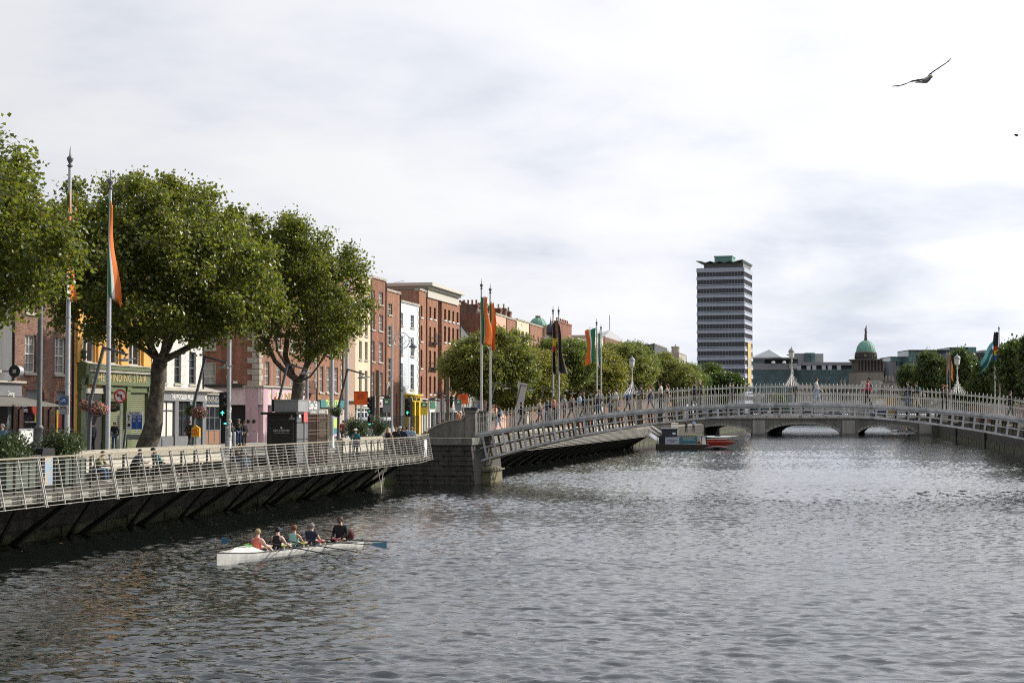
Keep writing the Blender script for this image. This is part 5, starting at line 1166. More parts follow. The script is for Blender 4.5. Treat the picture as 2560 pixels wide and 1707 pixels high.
dT2 = tree_data(11, 4.5, 0, 5.35, 8.4, 3.75, 440, 88000, .155, .40, LF1, crad=.55, bend=(0, .35, .62, .60))
dT1 = tree_data(23, 4.6, 0, 5.9, 8.2, 4.3, 470, 100000, .155, .42, LF1, crad=.58, droop=.5)
dT3 = tree_data(31, 4.0, 0, 4.5, 9.0, 4.5, 280, 50000, .155, .40, LF1, crad=.54, bend=(0, .1, .3, .35))
p, s = tree_at(-240, -2.0); put_tree(dT1, 'big leafy plane tree cut off by the frame before the brown brick house', p, 1.0, (1, 1, .92))
p, s = tree_at(360, -3.2); put_tree(dT2, 'big plane tree with gnarled forked trunk between the green bookshop and the white mill shop', p, 0, (1.04,) * 3)
p, s = tree_at(728, -3.2); put_tree(dT3, 'plane tree with open branching rising behind the black coffee kiosk', p, 0.0, (1.03,) * 3)
LF2b = leafmat('greener_plane_leaves', [(0.03, 0.05, 0.013), (0.06, 0.095, 0.02), (0.10, 0.135, 0.026), (0.055, 0.08, 0.02), (0.15, 0.175, 0.04), (0.20, 0.14, 0.04)], trans=(0.28, .38, .05))
LF2c = leafmat('yellowing_plane_leaves', [(0.05, 0.065, 0.014), (0.11, 0.13, 0.025), (0.17, 0.18, 0.035), (0.09, 0.10, 0.02), (0.25, 0.23, 0.05), (0.28, 0.19, 0.05)], trans=(0.44, .44, .06))
dM = [tree_data(41, 3.2, 0, 3.9, 6.7, 3.7, 300, 60000, .175, .28, LF2, crad=.62), tree_data(42, 3.4, 0, 3.7, 6.9, 3.6, 280, 56000, .175, .26, LF2b, crad=.62), tree_data(47, 3.0, 0, 4.0, 6.5, 3.8, 300, 60000, .175, .28, LF2c, crad=.66)]
labs = ['first round plane tree beyond the footbridge behind the two nearest tricolour poles', 'plane tree just right of the pair of tricolour flagpoles, below the cream house', 'plane tree behind the two dark flags', 'plane tree left of the white and green flag, under the big chimney', 'plane tree behind the left lantern of the footbridge', 'plane tree right of the left lantern, below the mansard roof', 'plane tree in front of the tall square chimney', 'small plane tree last in the row, left of the tower foot']
for i, (px, yt) in enumerate(((1222, 803), (1312, 834), (1390, 842), (1462, 838), (1532, 840), (1600, 852), (1652, 872), (1694, 893))):
    p, s = tree_at(px, -6.2); k = (zq(yt, -6.2, s) - GZ) / 11.2; put_tree(dM[(0, 2, 1, 2, 0, 1, 0, 1)[i]], labs[i], p, i * 1.3, (k * (1.06 + .08 * (i % 3)), k * 1.2, k * (1, .96, 1.03)[i % 3]), group='plane trees along the quay beyond the footbridge')
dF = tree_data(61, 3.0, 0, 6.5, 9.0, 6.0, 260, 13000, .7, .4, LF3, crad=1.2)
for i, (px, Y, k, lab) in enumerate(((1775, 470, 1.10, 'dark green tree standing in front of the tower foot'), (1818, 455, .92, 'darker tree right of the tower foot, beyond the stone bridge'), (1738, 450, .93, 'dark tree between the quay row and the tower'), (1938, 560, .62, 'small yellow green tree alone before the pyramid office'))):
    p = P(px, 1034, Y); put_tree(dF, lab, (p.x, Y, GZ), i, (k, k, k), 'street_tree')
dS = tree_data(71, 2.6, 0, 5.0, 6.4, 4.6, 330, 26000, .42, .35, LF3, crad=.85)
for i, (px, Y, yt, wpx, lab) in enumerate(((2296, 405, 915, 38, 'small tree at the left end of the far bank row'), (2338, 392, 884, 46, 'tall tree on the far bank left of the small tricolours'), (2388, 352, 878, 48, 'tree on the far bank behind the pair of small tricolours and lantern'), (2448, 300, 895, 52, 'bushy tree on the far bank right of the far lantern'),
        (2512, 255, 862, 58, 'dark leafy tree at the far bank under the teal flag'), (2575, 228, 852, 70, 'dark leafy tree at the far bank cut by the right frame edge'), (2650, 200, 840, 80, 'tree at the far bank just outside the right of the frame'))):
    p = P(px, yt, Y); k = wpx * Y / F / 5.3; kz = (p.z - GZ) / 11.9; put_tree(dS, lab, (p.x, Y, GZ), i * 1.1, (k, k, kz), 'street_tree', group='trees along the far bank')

# houses of the far bank, glimpsed under and between the tree crowns
for i, (sa, sb_, h, mm, lab) in enumerate(((250, 300, 11.5, BR_OLD, 'shaded brick house on the far bank behind the trees at the frame edge'), (301, 350, 10.0, GREYW, 'shaded grey rendered house on the far bank behind the dark trees'), (351, 410, 11.0, BR_RED, 'shaded red brick house on the far bank behind the teal flag trees'),
        (411, 480, 10.0, BR_OLD, 'shaded brown brick house on the far bank right of the far lantern'), (481, 560, 9.5, BR_DK, 'long shaded brick house on the far bank behind the far lantern trees'), (561, 700, 9.0, GREYW, 'long grey building on the far bank behind the left trees'))):
    o = OR + 19; off = (o, sa, GZ); t = qthing('far_bank_house', lab, 'building', o, sa, GZ)
    b = MB(off); b.box(o, o + 10, sa + .02, sb_ - .02, GZ - .1, GZ + h); b.build('wall', mm, t)
    b = MB(off); b.box(o - .15, o + 10, sa + .03, sb_ - .03, GZ + h, GZ + h + .25); b.build('coping', STONE, t)
    n = int((sb_ - sa) / 5)
    for k in range(n):
        y = sa + (sb_ - sa) * (k + .5) / n
        for z in (.8, 4.4, 7.4): b = MB(off); b.box(o - .03, o + .1, y - .55, y + .55, GZ + z, GZ + z + 1.8); w_ = b.build('window', GL, t); b = MB(off); b.box(o - .12, o, y - .65, y + .65, GZ + z - .12, GZ + z); b.build('sill', SILL, w_)
# ------------------------------------------------------------------ flagpoles and flags
POLE = M('flagpole_aluminium', (0.50, 0.51, 0.53), .38, metal=.5, var=.15)
FG = M('flag_green', (0.012, .17, .075), .75); FW = M('flag_white', (0.72, .72, .70), .75); FOR = M('flag_orange', (0.75, .17, .02), .75)
FK = M('flag_black', (0.02, .018, .025), .75); FT = M('flag_teal', (0.16, .50, .50), .75)
FR = [M('flag_red', (0.6, .03, .03), .75), M('flag_yellow', (0.75, .5, .03), .75), M('flag_blue', (0.03, .1, .4), .75)]
def flag(label, o, s, ztop_, h, wt, wb, mats, seed=0, fold=5, bulge=0.0, cat='flag', drop=0.0):
    rng = random.Random(seed); nu, nv = 24, 26; off = (o, s, ztop_ - h); vs = []; b = MB(off)
    for j in range(nv + 1):
        v = j / nv; w = wt + (wb - wt) * v + .12 * wb * math.sin(v * 7 + seed)
        for i in range(nu + 1):
            u = i / nu; am = .16 * (0.4 + v) * min(1, u * 4)
            vs.append((o + (-.05 if wb > 0 else -.09) + w * (u + .10 * math.sin(u * fold * 2.2 + v * 2)), s - .13 + am * math.sin(u * fold * 3.1 + v * 3 + seed) + bulge * u, ztop_ - h * v * (1 + .06 * u) - drop * u + .05 * math.sin(u * 9 + seed)))
    fs = []; ms = []
    for j in range(nv):
        for i in range(nu):
            fs.append((j * (nu + 1) + i, j * (nu + 1) + i + 1, (j + 1) * (nu + 1) + i + 1, (j + 1) * (nu + 1) + i))
            ms.append((0 if i < nu * .3 else 1 if i < nu * .5 else 2) if len(mats) < 4 else (j * len(mats) // nv))
    b.sm = True
    bb = len(b.v); b.v += [(p[0] - off[0], p[1] - off[1], p[2] - off[2]) for p in vs]
    for f, m_ in zip(fs, ms): b.f.append([bb + q for q in f]); b.m.append(m_); b.smooth.append(True)
    ob_ = link('flag', b.mesh('flag', mats)); ob_.location = Q(*off[:2], off[2]); ob_.rotation_euler = (0, 0, -PHI)
    md = ob_.modifiers.new('thickness', 'SOLIDIFY'); md.thickness = .006
    tag(ob_, label, cat); return ob_
def flagpole(label, px, o, ztop_, r=0.10, base=GZ):
    s = sq(px, o); t = qthing('flagpole', label, 'flagpole', o, s, base)
    b = MB(); h = ztop_ - base; b.tube([(0, 0, 0), (0, 0, h * .55), (0, 0, h)], [r, r * .9, r * .62], 12); b.build('shaft', POLE, t)
    for z in (.0, h * .28, h * .5): b = MB(); b.lathe([(r * 1.12, z), (r * 1.12, z + .06)], n=12); b.build('collar', STEEL, t)
    b = MB(); b.lathe([(.05, h), (.13, h + .08), (.05, h + .15), (.12, h + .3), (.15, h + .38), (.04, h + .5), (.02, h + .75), (.004, h + .9)], n=8); b.build('finial', M('finial_grey', (0.12, .12, .13), .5), t)
    b = MB(); b.lathe([(.22, 0), (.22, .04), (.14, .06), (.13, .5)], n=10); b.build('base', STEEL, t); return s
TRI = [FG, FW, FOR]
FPO = -1.0
s = flagpole('tall silver flagpole at the left, half inside the leaves, carrying the blue cycle sign', 168, -1.0, 14.6, .105); flag('tricolour flag tangled in leaves on the leftmost flagpole', -1, s, 13.6, 4.2, .12, .36, TRI, 1, 1.4)
s = flagpole('tall silver flagpole in front of the green bookshop with a drooping tricolour', 270, -1.0, 14.2, .105); flag('drooping green white orange flag on the pole before the bookshop', -1, s, 13.9, 4.1, .16, .62, TRI, 2, 1.2, drop=.35)
s = flagpole('flagpole just right of the abutment pillar, nearer of the tricolour pair', 1203.5, 0.4, 14.9, .11); flag('bright tricolour showing much orange on the left pole of the pair', 0.4, s, 14.3, 3.8, .62, .85, TRI, 3, 2.6)
s = flagpole('second flagpole of the tricolour pair, thinner and farther', 1225.5, 0.4, 14.8, .11); flag('tricolour wrapped tight on the right pole of the pair', 0.4, s, 14.0, 3.8, .42, .55, TRI, 5, 3)
s = flagpole('silver flagpole with dark flag, left one, in front of the green crowns', 1383, 0.4, 14.9, .11); flag('black flag with coloured emblem hanging on the left of two dark flagged poles', 0.4, s, 14.0, 5.0, .25, .4, [FK, FK, FR[1], FR[0], FK, FK, FK], 6, 3)
s = flagpole('silver flagpole with dark flag, right one, nearer the copper dome', 1397, 0.4, 15.1, .11); flag('black flag flaring at the bottom on the right of two dark flagged poles', 0.4, s, 14.2, 5.0, .08, .85, [FK, FK, M('flag_charcoal', (.07, .06, .06), .8)], 7, 3, drop=.2)
s = flagpole('flagpole whose tricolour blows to the left above the crowns', 1492, 0.4, 15.3, .11); flag('tricolour blown out to the left, orange edge outermost', 0.4, s, 15.0, 4.0, -1.25, -1.3, TRI, 8, 1.6, drop=.3)
s = flagpole('flagpole with plain green looking flag beside the left blown tricolour', 1503, 0.4, 14.9, .11); flag('folded tricolour showing only green between two poles', 0.4, s, 14.6, 3.9, -.35, -.35, [FG, FG, FW], 9, 2)
for px, lab, labf, mm, w, h_, dr, zt_ in ((2488, 'far bank flagpole with streaming teal flag', 'pale teal flag streaming left and downward over the far bank trees', [FT, FT, M('flag_dark_teal', (.02, .1, .11), .7), FT], -1.8, 2.2, 2.6, 15.4), (2500, 'far bank flagpole with black and rainbow flag', 'black flag with rainbow patch over the far bank trees', [FK, FK, FK, FR[0], FR[1], FR[2], FG], -.7, 4.2, 0, 16.2)):
    s = flagpole(lab, px, OR + 1.2, zt_, .12); flag(labf, OR + 1.2, s, zt_ - .2, h_, w, w * 1.1, mm, 12, 2, drop=dr)
for px, lab, labf in ((2367, 'small far flagpole, left of two, among the far bank trees', 'small tricolour hanging limp among the far bank trees, left of two'), (2374, 'small far flagpole, right of two, among the far bank trees', 'small tricolour flapping to the right among the far bank trees')):
    p = P(px, 880, 345); t = thing('flagpole', lab, 'flagpole', (p.x, 345, 4.0)); b = MB(); b.tube([(0, 0, 0), (0, 0, p.z - 4)], [.12, .07], 6); b.build('shaft', POLE, t)
    o_ = flag(labf, 0, 0, 0, 4.2, .5, .9 if px > 2370 else .3, TRI, px, 2, drop=1.4 if px > 2370 else 0); o_.location = (p.x, 345, p.z - 4.6); 
# ------------------------------------------------------------------ bent street lamps along the parapet
LG = M('lamp_dark_grey', (0.095, .10, .11), .5, var=.2, streak=.2)
FLOW = [M('flower_pink', (0.62, .13, .22), .7), M('flower_peach', (0.68, .28, .18), .7), M('basket_leaf', (.05, .09, .02), .7), M('flower_violet', (.25, .06, .32), .7)]
lampl = {70.5: 'by the hanging flowers at the bookshop', 81.8: 'in front of the mill shop', 93.9: 'rising behind the black kiosk', 105.3: 'by the green hanging ball of leaves, before the cream house', 150: 'between the tricolour poles and the abutment', 162: 'behind the first spans of the footbridge railing', 174.5: 'behind the footbridge under the second crown', 187: 'behind the footbridge below the dark flags', 200: 'behind the footbridge left of the blown tricolour'}
lamp0 = None
for s, lab in lampl.items():
    if lamp0 is None:
        t = thing('street_lamp', '', 'street lamp', (0, 0, 0), -PHI, 'bent modern street lamps on the parapet line')
        b = MB(); b.bar((0, 0, 0), (.06, 0, 2.75), .15, .13); b.build('lower_post', LG, t)
        b = MB(); b.bar((.06, 0, 2.72), (.62, 0, 4.95), .12, .11); b.build('leaning_post', LG, t)
        b = MB(); b.bar((.60, 0, 4.93), (1.68, 0, 4.62), .10, .09); b.build('arm', LG, t)
        b = MB(); b.bar((1.62, 0, 4.62), (1.5, 0, 4.42), .05); b.box(1.28, 1.75, -.10, .10, 4.37, 4.44); b.tube([(1.45, -.1, 4.42), (2.0, .1, 4.46)], .035, 6); hd = b.build('lamp_head', STEEL, t)
        b = MB(); b.box(1.32, 1.7, -.07, .07, 4.35, 4.37); b.build('lens', M('lamp_lens', (.6, .6, .55), .2), hd); lamp0 = t; c = t
    else: c = copy_tree(lamp0)
    c.location = Q(-1.0, s, GZ); c['label'] = 'dark grey bent street lamp ' + lab
def basket(label, px, o, z, r, seed, green=False):
    rng = np.random.RandomState(seed); s = sq(px, o); t = qthing('hanging_basket', label, 'flower basket', o, s, z)
    b = MB(); b.lathe([(.08, -r * .75), (r * .5, -r * .5), (r * .62, 0)], n=10); b.build('bowl', BLACK, t)
    b = MB()
    for i in range(900):
        d = rng.normal(size=3); d /= np.linalg.norm(d); q = d * r * rng.uniform(.55, 1.05); q[2] = q[2] * .75; a = rng.normal(size=3); a /= np.linalg.norm(a); c_ = np.cross(a, d); a *= .035; c_ *= .035
        mi = 2 if green or rng.rand() < .5 else int(rng.choice([0, 1, 3], p=[.42, .42, .16]))
        b.quad(q - a, q - c_, q + a, q + c_, mi=mi)
    b.build('blossom', FLOW, t, fix=False); b = MB(); b.bar((0, 0, 0), (-.5 if px != 840 else .3, 0, .4), .03); b.build('bracket', BLACK, t); return t
basket('hanging basket of pink and peach flowers before the bookshop, right of its lamp post', 246, -.6, 4.9, .42, 1); basket('smaller pink hanging basket before the bookshop, left of its lamp post', 217, -1.3, 5.05, .33, 2)
basket('hanging basket of peach and violet flowers on the lamp post by the mill shop', 498, -.6, 4.75, .42, 3); basket('dark leafy hanging basket on the lamp post by the mill shop', 480, -1.2, 4.85, .36, 4, True); basket('round green hanging basket beside the to let board', 840, -1.1, 4.85, .45, 5, True)
basket('brownish hanging basket behind the start of the footbridge railing', 1228, -1.2, 4.4, .55, 6, True)
# ------------------------------------------------------------------ other poles
def post(label, px, o, ytop, r=.1, mm=STEEL, n=10, name='street_pole', cat='pole', square=False, s=None, base=GZ):
    s = sq(px, o) if s is None else s; h = zq(ytop, o, s) - base; t = qthing(name, label, cat, o, s, base); b = MB()
    if square: b.box(-r, r, -r, r, 0, h)
    else: b.tube([(0, 0, 0), (0, 0, h)], [r, r * .85], n)
    b.build('shaft', mm, t); b = MB(); b.lathe([(r * 1.6, 0), (r * 1.6, .05), (r * 1.25, .1), (r * 1.2, .7), (r, .75)], n=10); b.build('base', mm, t); return t, s, h
t, s, h = post('silver pole plastered with stickers before the pink cafe', 572, -3.0, 700, .125, POLE)
rng = random.Random(4)
for i in range(16): b = MB(); z = .3 + rng.random() * 2.3; a = rng.uniform(-1.2, 1.2); b.box(.118, .134, -.06, .06, z, z + rng.uniform(.06, .13)); o_ = b.build('sticker', WHITE, t); o_.rotation_euler = (0, 0, a - .6)
post('grey street pole with swan neck seen behind the kiosk roof sign', 767, -3.2, 690, .10); post('thick silver pole covering part of the to let board', 829, -3.0, 780, .15, POLE); post('thick silver pole beside the bent lamp before the cream house', 866, -2.6, 700, .15, POLE)
t, s, h = post('tapered grey lamp column standing before the old brown brick house', 98, -1.2, 700, .11, GREYP); b = MB(); b.lathe([(.22, 0), (.24, .3), (.17, .9), (.2, 1.0), (.15, 1.15), (.14, 1.6), (.2, 1.62), (.12, 1.75)], n=12); b.build('moulded_foot', GREYP, t)
for px, lab, arms in ((944, 'square brown post with camera arms before the narrow brick house', ((.9, 3.5), (-.8, 3.15))), (1120, 'square brown post with camera arms before the orange apartments', ((-1.0, 4.0), (.9, 3.4), (.3, 4.4)))):
    t, s, h = post(lab, px, -4, 925 if px < 1000 else 944, .13, M('brown_post', (.12, .09, .06), .7, var=.2), square=True)
    for dx, z in arms: b = MB(); b.bar((0, 0, z), (dx * .7, 0, z), .06); b.box(min(dx * .4, dx), max(dx * .4, dx), -.12, .12, z - .05, z + .05); b.build('arm', LG, t)
# ornate lamp standard with hoop
t, s, h = post('ornate silver lamp standard with hooped lantern before the pale blue house', 980, -4.5, 808, .085, POLE, name='ornate_street_lamp', cat='street lamp')
hc = h - 1.35; b = MB(); b.tube([(.75 + .62 * math.cos(a), 0, hc + .62 * math.sin(a)) for a in np.linspace(0, 6.28, 17)], .035, 6); b.tube([(.75 + .3 * math.cos(a), 0, hc + .3 * math.sin(a)) for a in np.linspace(0, 6.28, 13)], .025, 5)
for a in np.linspace(0, 6.28, 7): b.bar((.75 + .3 * math.cos(a), 0, hc + .3 * math.sin(a)), (.75 + .6 * math.cos(a), 0, hc + .6 * math.sin(a)), .025)
b.tube([(1.3, 0, hc + .3), (1.62, 0, hc + .1), (1.65, 0, hc - .3)], .035, 6); b.tube([(0, 0, h), (0, 0, h + .5)], .02, 5); b.build('hoop', POLE, t)
b = MB(); b.lathe([(.04, -.25), (.32, -.45), (.34, -.52), (.2, -.55)], (1.65, 0, hc), 10); b.build('lamp_hood', LG, t); b = MB(); b.lathe([(.2, -.56), (.17, -.75), (.08, -1.0), (.02, -1.05)], (1.65, 0, hc), 10); b.build('lantern', M('milky_glass', (0, 0, 0)), t)
# traffic lights
TLG = M('signal_green_light', (0.05, .6, .5), .4, emit=((.10, 1.0, .75), 1.3))
def signal(label, px, o, yc, ypb, hh=1.25, face='cam', green='arrow', wid=.42, post_r=.055):
    s = sq(px, o); z = zq(yc, o, s); t = qthing('traffic_light', label, 'traffic light', o, s, GZ)
    b = MB(); b.tube([(.08 if face == 'cam' else 0, .15, 0), (.08 if face == 'cam' else 0, .15, z - GZ + hh / 2 + .1)], post_r, 8); b.build('pole', POLE, t)
    zc = z - GZ; b = MB(); b.box(-wid / 2, wid / 2, -.12, .06, zc - hh / 2, zc + hh / 2); b.build('housing', BLACK, t)
    b = MB(); b.box(-wid / 2 - .08, wid / 2 + .08, .06, .08, zc - hh / 2 - .08, zc + hh / 2 + .08); b.build('backing_board', LG, t)
    for k in range(3):
        zz = zc + hh * (1 - k) / 3.1; b = MB(); b.tube([(0, -.13, zz), (0, -.2, zz)], wid * .36, 10); o_ = b.build('lens', M('dark_lens', (.02, .015, .012), .2), t)
        b = MB(); b.tube([(0, -.121, zz + .02), (0, -.30, zz + .02)], wid * .40, 10, cap=False); b.build('hood', BLACK, o_)
    zz = zc - hh / 3.1; b = MB()
    if green == 'arrow': b.box(-.025, .025, -.225, -.205, zz - .12, zz + .08); b.quad((-.12, -.21, zz), (-.075, -.21, zz - .02), (0, -.21, zz + .075), (0, -.21, zz + .13)); b.quad((.12, -.21, zz), (.075, -.21, zz - .02), (0, -.21, zz + .075), (0, -.21, zz + .13))
    else: b.box(-.09, .09, -.225, -.205, zz - .04, zz + .04)
    b.build('green_signal', TLG, t, fix=False); return t
signal('traffic light with green up arrow before the pink cafe', 559.5, -3.4, 1013, 0, 1.3)
signal('small crossing signal beside the stickered silver pole', 567.5, -3.3, 1049, 0, .62, green='dot', wid=.3)
signal('traffic light on grey pole by the van, its hoods turned aside', 930, -3.2, 1014, 0, 1.25).rotation_euler = (0, 0, -PHI - .8)
signal('small crossing signal low on the pole above the van', 926, -3.0, 1053, 0, .62, green='dot', wid=.3)
signal('traffic light with green up arrow in front of the yellow cafe', 1020, -3.6, 1018, 0, 1.3)
# ------------------------------------------------------------------ signs
SB = M('sign_blue', (.015, .09, .38), .45); SR = M('sign_red', (.62, .02, .02), .45); SGREY = M('sign_backing', (.22, .23, .24), .5); SW = M('sign_white', (.75, .75, .73), .45); OS = M('orange_sign', (.80, .13, .01), .5)
def board(b, x0, x1, z0, z1, y=0): b.box(x0, x1, y, y + .02, z0, z1)
t = qthing('cycle_sign', 'grey board with blue cycle disc on the leftmost flagpole', 'sign', -.82, sq(160, -.8), GZ); s = sq(160, -.8); oo = (-.82, s, GZ)
zt0, zb0 = zq(988, -.8, s) - GZ, zq(1035, -.8, s) - GZ
b = MB(); board(b, -.22, .22, zb0, zt0); b.build('board', SGREY, t)
b = MB(); b.tube([(0, -.02, zt0 - .21), (0, 0, zt0 - .21)], .16, 20); b.build('blue_disc', SB, t)
b = MB(); zc = zt0 - .24
for x in (-.07, .07): b.tube([(x + .045 * math.cos(a), -.03, zc + .045 * math.sin(a)) for a in np.linspace(0, 6.28, 11)], .008, 4)
for p, q in (((-.07, zc), (-.02, zc + .09)), ((-.02, zc + .09), (.05, zc + .09)), ((.05, zc + .09), (.07, zc)), ((-.02, zc + .09), (.01, zc)), ((.01, zc), (.05, zc + .09)), ((.05, zc + .09), (.05, zc + .12))): b.bar((p[0], -.03, p[1]), (q[0], -.03, q[1]), .012)
b.build('bicycle_symbol', SW, t)
b = MB(); board(b, -.20, .20, zb0 + .18, zb0 + .34, -.015); b.build('plate', SW, t); b = MB(); board(b, -.20, .20, zb0 + .02, zb0 + .15, -.015); b.build('plate', SW, t)
rf = (R(90), 0, 0)
text(t, 'Raon Rothar\nCYCLE TRACK', 0, -.03, zb0 + .26, .07, BLACK, rot=rf, ext=.004, bold=.002, fit=.34); text(t, '24 HOUR', 0, -.03, zb0 + .085, .10, BLACK, rot=rf, ext=.004, bold=.002, fit=.33)
t = qthing('road_sign', 'round red and white no left turn sign in front of the bookshop', 'sign', -3.2, sq(300, -3.2), GZ); s = sq(300, -3.2); zc = zq(990, -3.2, s) - GZ
b = MB(); b.tube([(0, .05, 0), (0, .05, zc + .3)], .04, 8); b.build('pole', STEEL, t); b = MB(); b.tube([(0, 0, zc), (0, .015, zc)], .31, 24); b.build('disc', SW, t)
b = MB(); b.tube([(.285 * math.cos(a), 0, zc + .285 * math.sin(a)) for a in np.linspace(0, 6.283, 25)], .038, 6); b.bar((-.2, -.02, zc + .2), (.2, -.02, zc - .2), .05, .02, up=(0, 1, 0)); b.build('red_ring', SR, t)
b = MB(); b.bar((.06, -.012, zc - .15), (.06, -.012, zc + .05), .05, .01, up=(0, 1, 0)); b.bar((.08, -.012, zc + .04), (-.1, -.012, zc + .04), .05, .01, up=(0, 1, 0)); b.quad((-.18, -.014, zc + .04), (-.08, -.014, zc - .05), (-.08, -.014, zc + .13)); b.build('black_arrow', BLACK, t)
t = qthing('bus_lane_sign', 'white framed board with blue bus lane panels leaning by the shutter', 'sign', -9, sq(336, -9), GZ); s = sq(336, -9); zt0, zb0 = zq(1028, -9, s) - GZ, zq(1074, -9, s) - GZ; wv = 22 / F * Q(-9, s).y
for x in (-.6, -.45, .45, .6): b = MB(); b.bar((x * 1.3, 0, 0), (x, 0, zb0), .04); b.build('leg', SW, t)
b = MB(); board(b, -wv, wv, zb0, zt0); b.build('board', SW, t)
for k in range(2): b = MB(); board(b, -wv * .30 + k * wv * .66, wv * .30 + k * wv * .66, zb0 + .05, zt0 - .2, -.02); b.build('blue_panel', SB, t); text(t, 'LANA\nBUS', k * wv * .66, -.03, zt0 - .42, .2, SW, rot=rf, ext=.004, fit=wv * .45)
b = MB(); b.bar((-wv * .65, -.02, zb0 + .5), (-wv * .65, -.02, zb0 + .8), .05, .01, up=(0, 1, 0)); b.bar((-wv * .63, -.02, zb0 + .78), (-wv * .85, -.02, zb0 + .78), .05, .01, up=(0, 1, 0)); b.box(-wv * .8, -wv * .5, -.03, -.01, zb0 + .2, zb0 + .35); b.build('arrow', BLACK, t)
text(t, 'BUS LANE', 0, -.02, zt0 - .1, .13, BLACK, rot=rf, ext=.004); b = MB(); board(b, -wv * 1.05, wv * .9, zb0 - .55, zb0 - .25); b.build('lower_board', SGREY, t)
for px, y, o, w, h_, lab in ((902, 995, -4.0, .45, .42, 'square orange roadworks sign before the narrow brick house'), (1158, 997, -4, .38, .40, 'square orange roadworks sign before the grey stone house')):
    s = sq(px, o); zc = zq(y, o, s) - GZ; t = qthing('roadworks_sign', lab, 'sign', o, s, GZ); b = MB(); b.tube([(0, .06, 0), (0, .06, zc + .3)], .05, 8); b.build('pole', STEEL, t)
    w *= 1.15; h_ *= 1.15; b = MB(); board(b, -w, w, zc - h_, zc + h_); b.build('board', OS, t); text(t, 'ROAD WORKS\nAHEAD\nEXPECT\nDELAYS', 0, -.015, zc + .2, .15, M('sign_dark_red', (.25, .02, .01), .5), rot=rf, ext=.003)
for px, y, lab, yel in ((966, 1013, 'bus stop plate in a grey frame by the orange sign', False), (1060, 1020, 'yellow and green bus stop flag near the abutment', True), (1146, 1012, 'green bus stop flag before the oval windows', False)):
    o = -4.2; s = sq(px, o); zc = zq(y, o, s) - GZ; t = qthing('bus_stop_sign', lab, 'bus stop', o, s, GZ); b = MB(); b.tube([(.0, .06, 0), (.0, .06, zc + .4)], .045, 8); b.build('pole', STEEL, t)
    b = MB(); board(b, -.3, .3, zc - .55, zc + .5); b.build('board', M('bus_yellow', (.68, .5, .03), .5) if yel else SGREY, t); b = MB(); board(b, -.24, .24, zc + .08, zc + .44, -.02); b.build('green_panel', M('bus_green', (.02, .20, .08), .5), t)
    b = MB(); board(b, -.12, .12, zc + .18, zc + .34, -.035); b.build('bus_symbol', SW, t)
t = qthing('cycle_sign', 'blue arch symbol sign on grey board by the abutment pillar', 'sign', -.7, sq(1200, -.7), GZ); s = sq(1200, -.7); zc = zq(1018, -.7, s) - GZ
b = MB(); board(b, -.27, .27, zc - .3, zc + .3); b.build('board', SGREY, t); b = MB(); b.tube([(0, -.02, zc + .08), (0, 0, zc + .08)], .17, 18); b.build('blue_disc', SB, t); b = MB(); board(b, -.2, .2, zc - .26, zc - .14, -.02); b.build('plate', SW, t)
b = MB(); b.tube([(-.08, -.03, zc), (-.03, -.03, zc + .12), (.03, -.03, zc + .12), (.08, -.03, zc)], .012, 4); b.build('symbol', SW, t)
t = qthing('lifebuoy_box', 'orange yellow lifebuoy housing on a post before the mill shop', 'lifebuoy', -.7, sq(489, -.7), DZ); s = sq(489, -.7); z0, z1 = zq(1092, -.7, s) - DZ, zq(1063, -.7, s) - DZ; LBY = M('lifebuoy_yellow', (.80, .42, .02), .5)
b = MB(); b.bar((0, .1, 0), (0, .1, z0 + .1), .08); b.build('post', STEEL, t)
b = MB(); b.prism([(-.2, z0), (.2, z0), (.2, z0 + .42), (0, z1), (-.2, z0 + .42)], 'y', 0, .14); b.build('box', LBY, t); b = MB(); b.tube([(.11 * math.cos(a), -.03, z0 + .26 + .11 * math.sin(a)) for a in np.linspace(0, 6.28, 15)], .04, 6); b.build('ring', M('lifebuoy_orange', (.8, .2, .02), .5), t)
# white banner blowing behind the first railing bays
t = qthing('banner', 'grey white banner leaning behind the footbridge railing', 'banner', -1.2, sq(1300, -1.2), GZ); b = MB(); b.quad((-.55, 0, .9), (.0, .05, 1.3), (.75, 0, 5.1), (-.15, .1, 5.3)); b.build('cloth', M('banner_cloth', (.42, .42, .41), .8), t, fix=False); b = MB(); b.bar((-.2, .1, 0), (-.2, .1, 5.4), .05); b.build('pole', STEEL, t)
# ------------------------------------------------------------------ railings of the brick house, steps, bins, planters
def iron_fence(label, o, sa, sb_, zb, h, step, name='iron_railing', plinth=.25):
    t = qthing(name, label, 'railing', o, sa, zb); n = int((sb_ - sa) / step)
    b = MB(); b.box(-.12, .12, 0, sb_ - sa, 0, plinth); b.build('plinth', STONE, t)
    for z in (plinth + .12, h): b = MB(); b.box(-.02, .02, 0, sb_ - sa, z - .03, z); b.build('rail', BLACK, t)
    me = None
    for i in range(n + 1):
        if me is None: q = MB(); q.box(-.014, .014, -.014, .014, plinth, h + .12); me = q.mesh('bar', BLACK)
        link('bar', me, t, (0, i * step, 0))
    return t
iron_fence('black iron railing with stone plinth before the old brown brick house', -11.4, sq(14, -11.4), sq(186, -11.4), GZ, 1.35, .16)
iron_fence('dense black iron railing before the yellow cafe and narrow brick house', -10.5, sq(975, -10.5), sq(1048, -10.5), GZ, 1.9, .22)
t = qthing('menu_case', 'white framed menu case on the iron railing of the brown brick house', 'menu case', -11.25, sq(64, -11.25), GZ + .55); b = MB(); b.box(0, .06, -.75, .75, 0, .9); b.build('frame', STEEL, t); b = MB(); b.box(.06, .08, -.62, .62, .12, .78); b.build('card', SW, t)
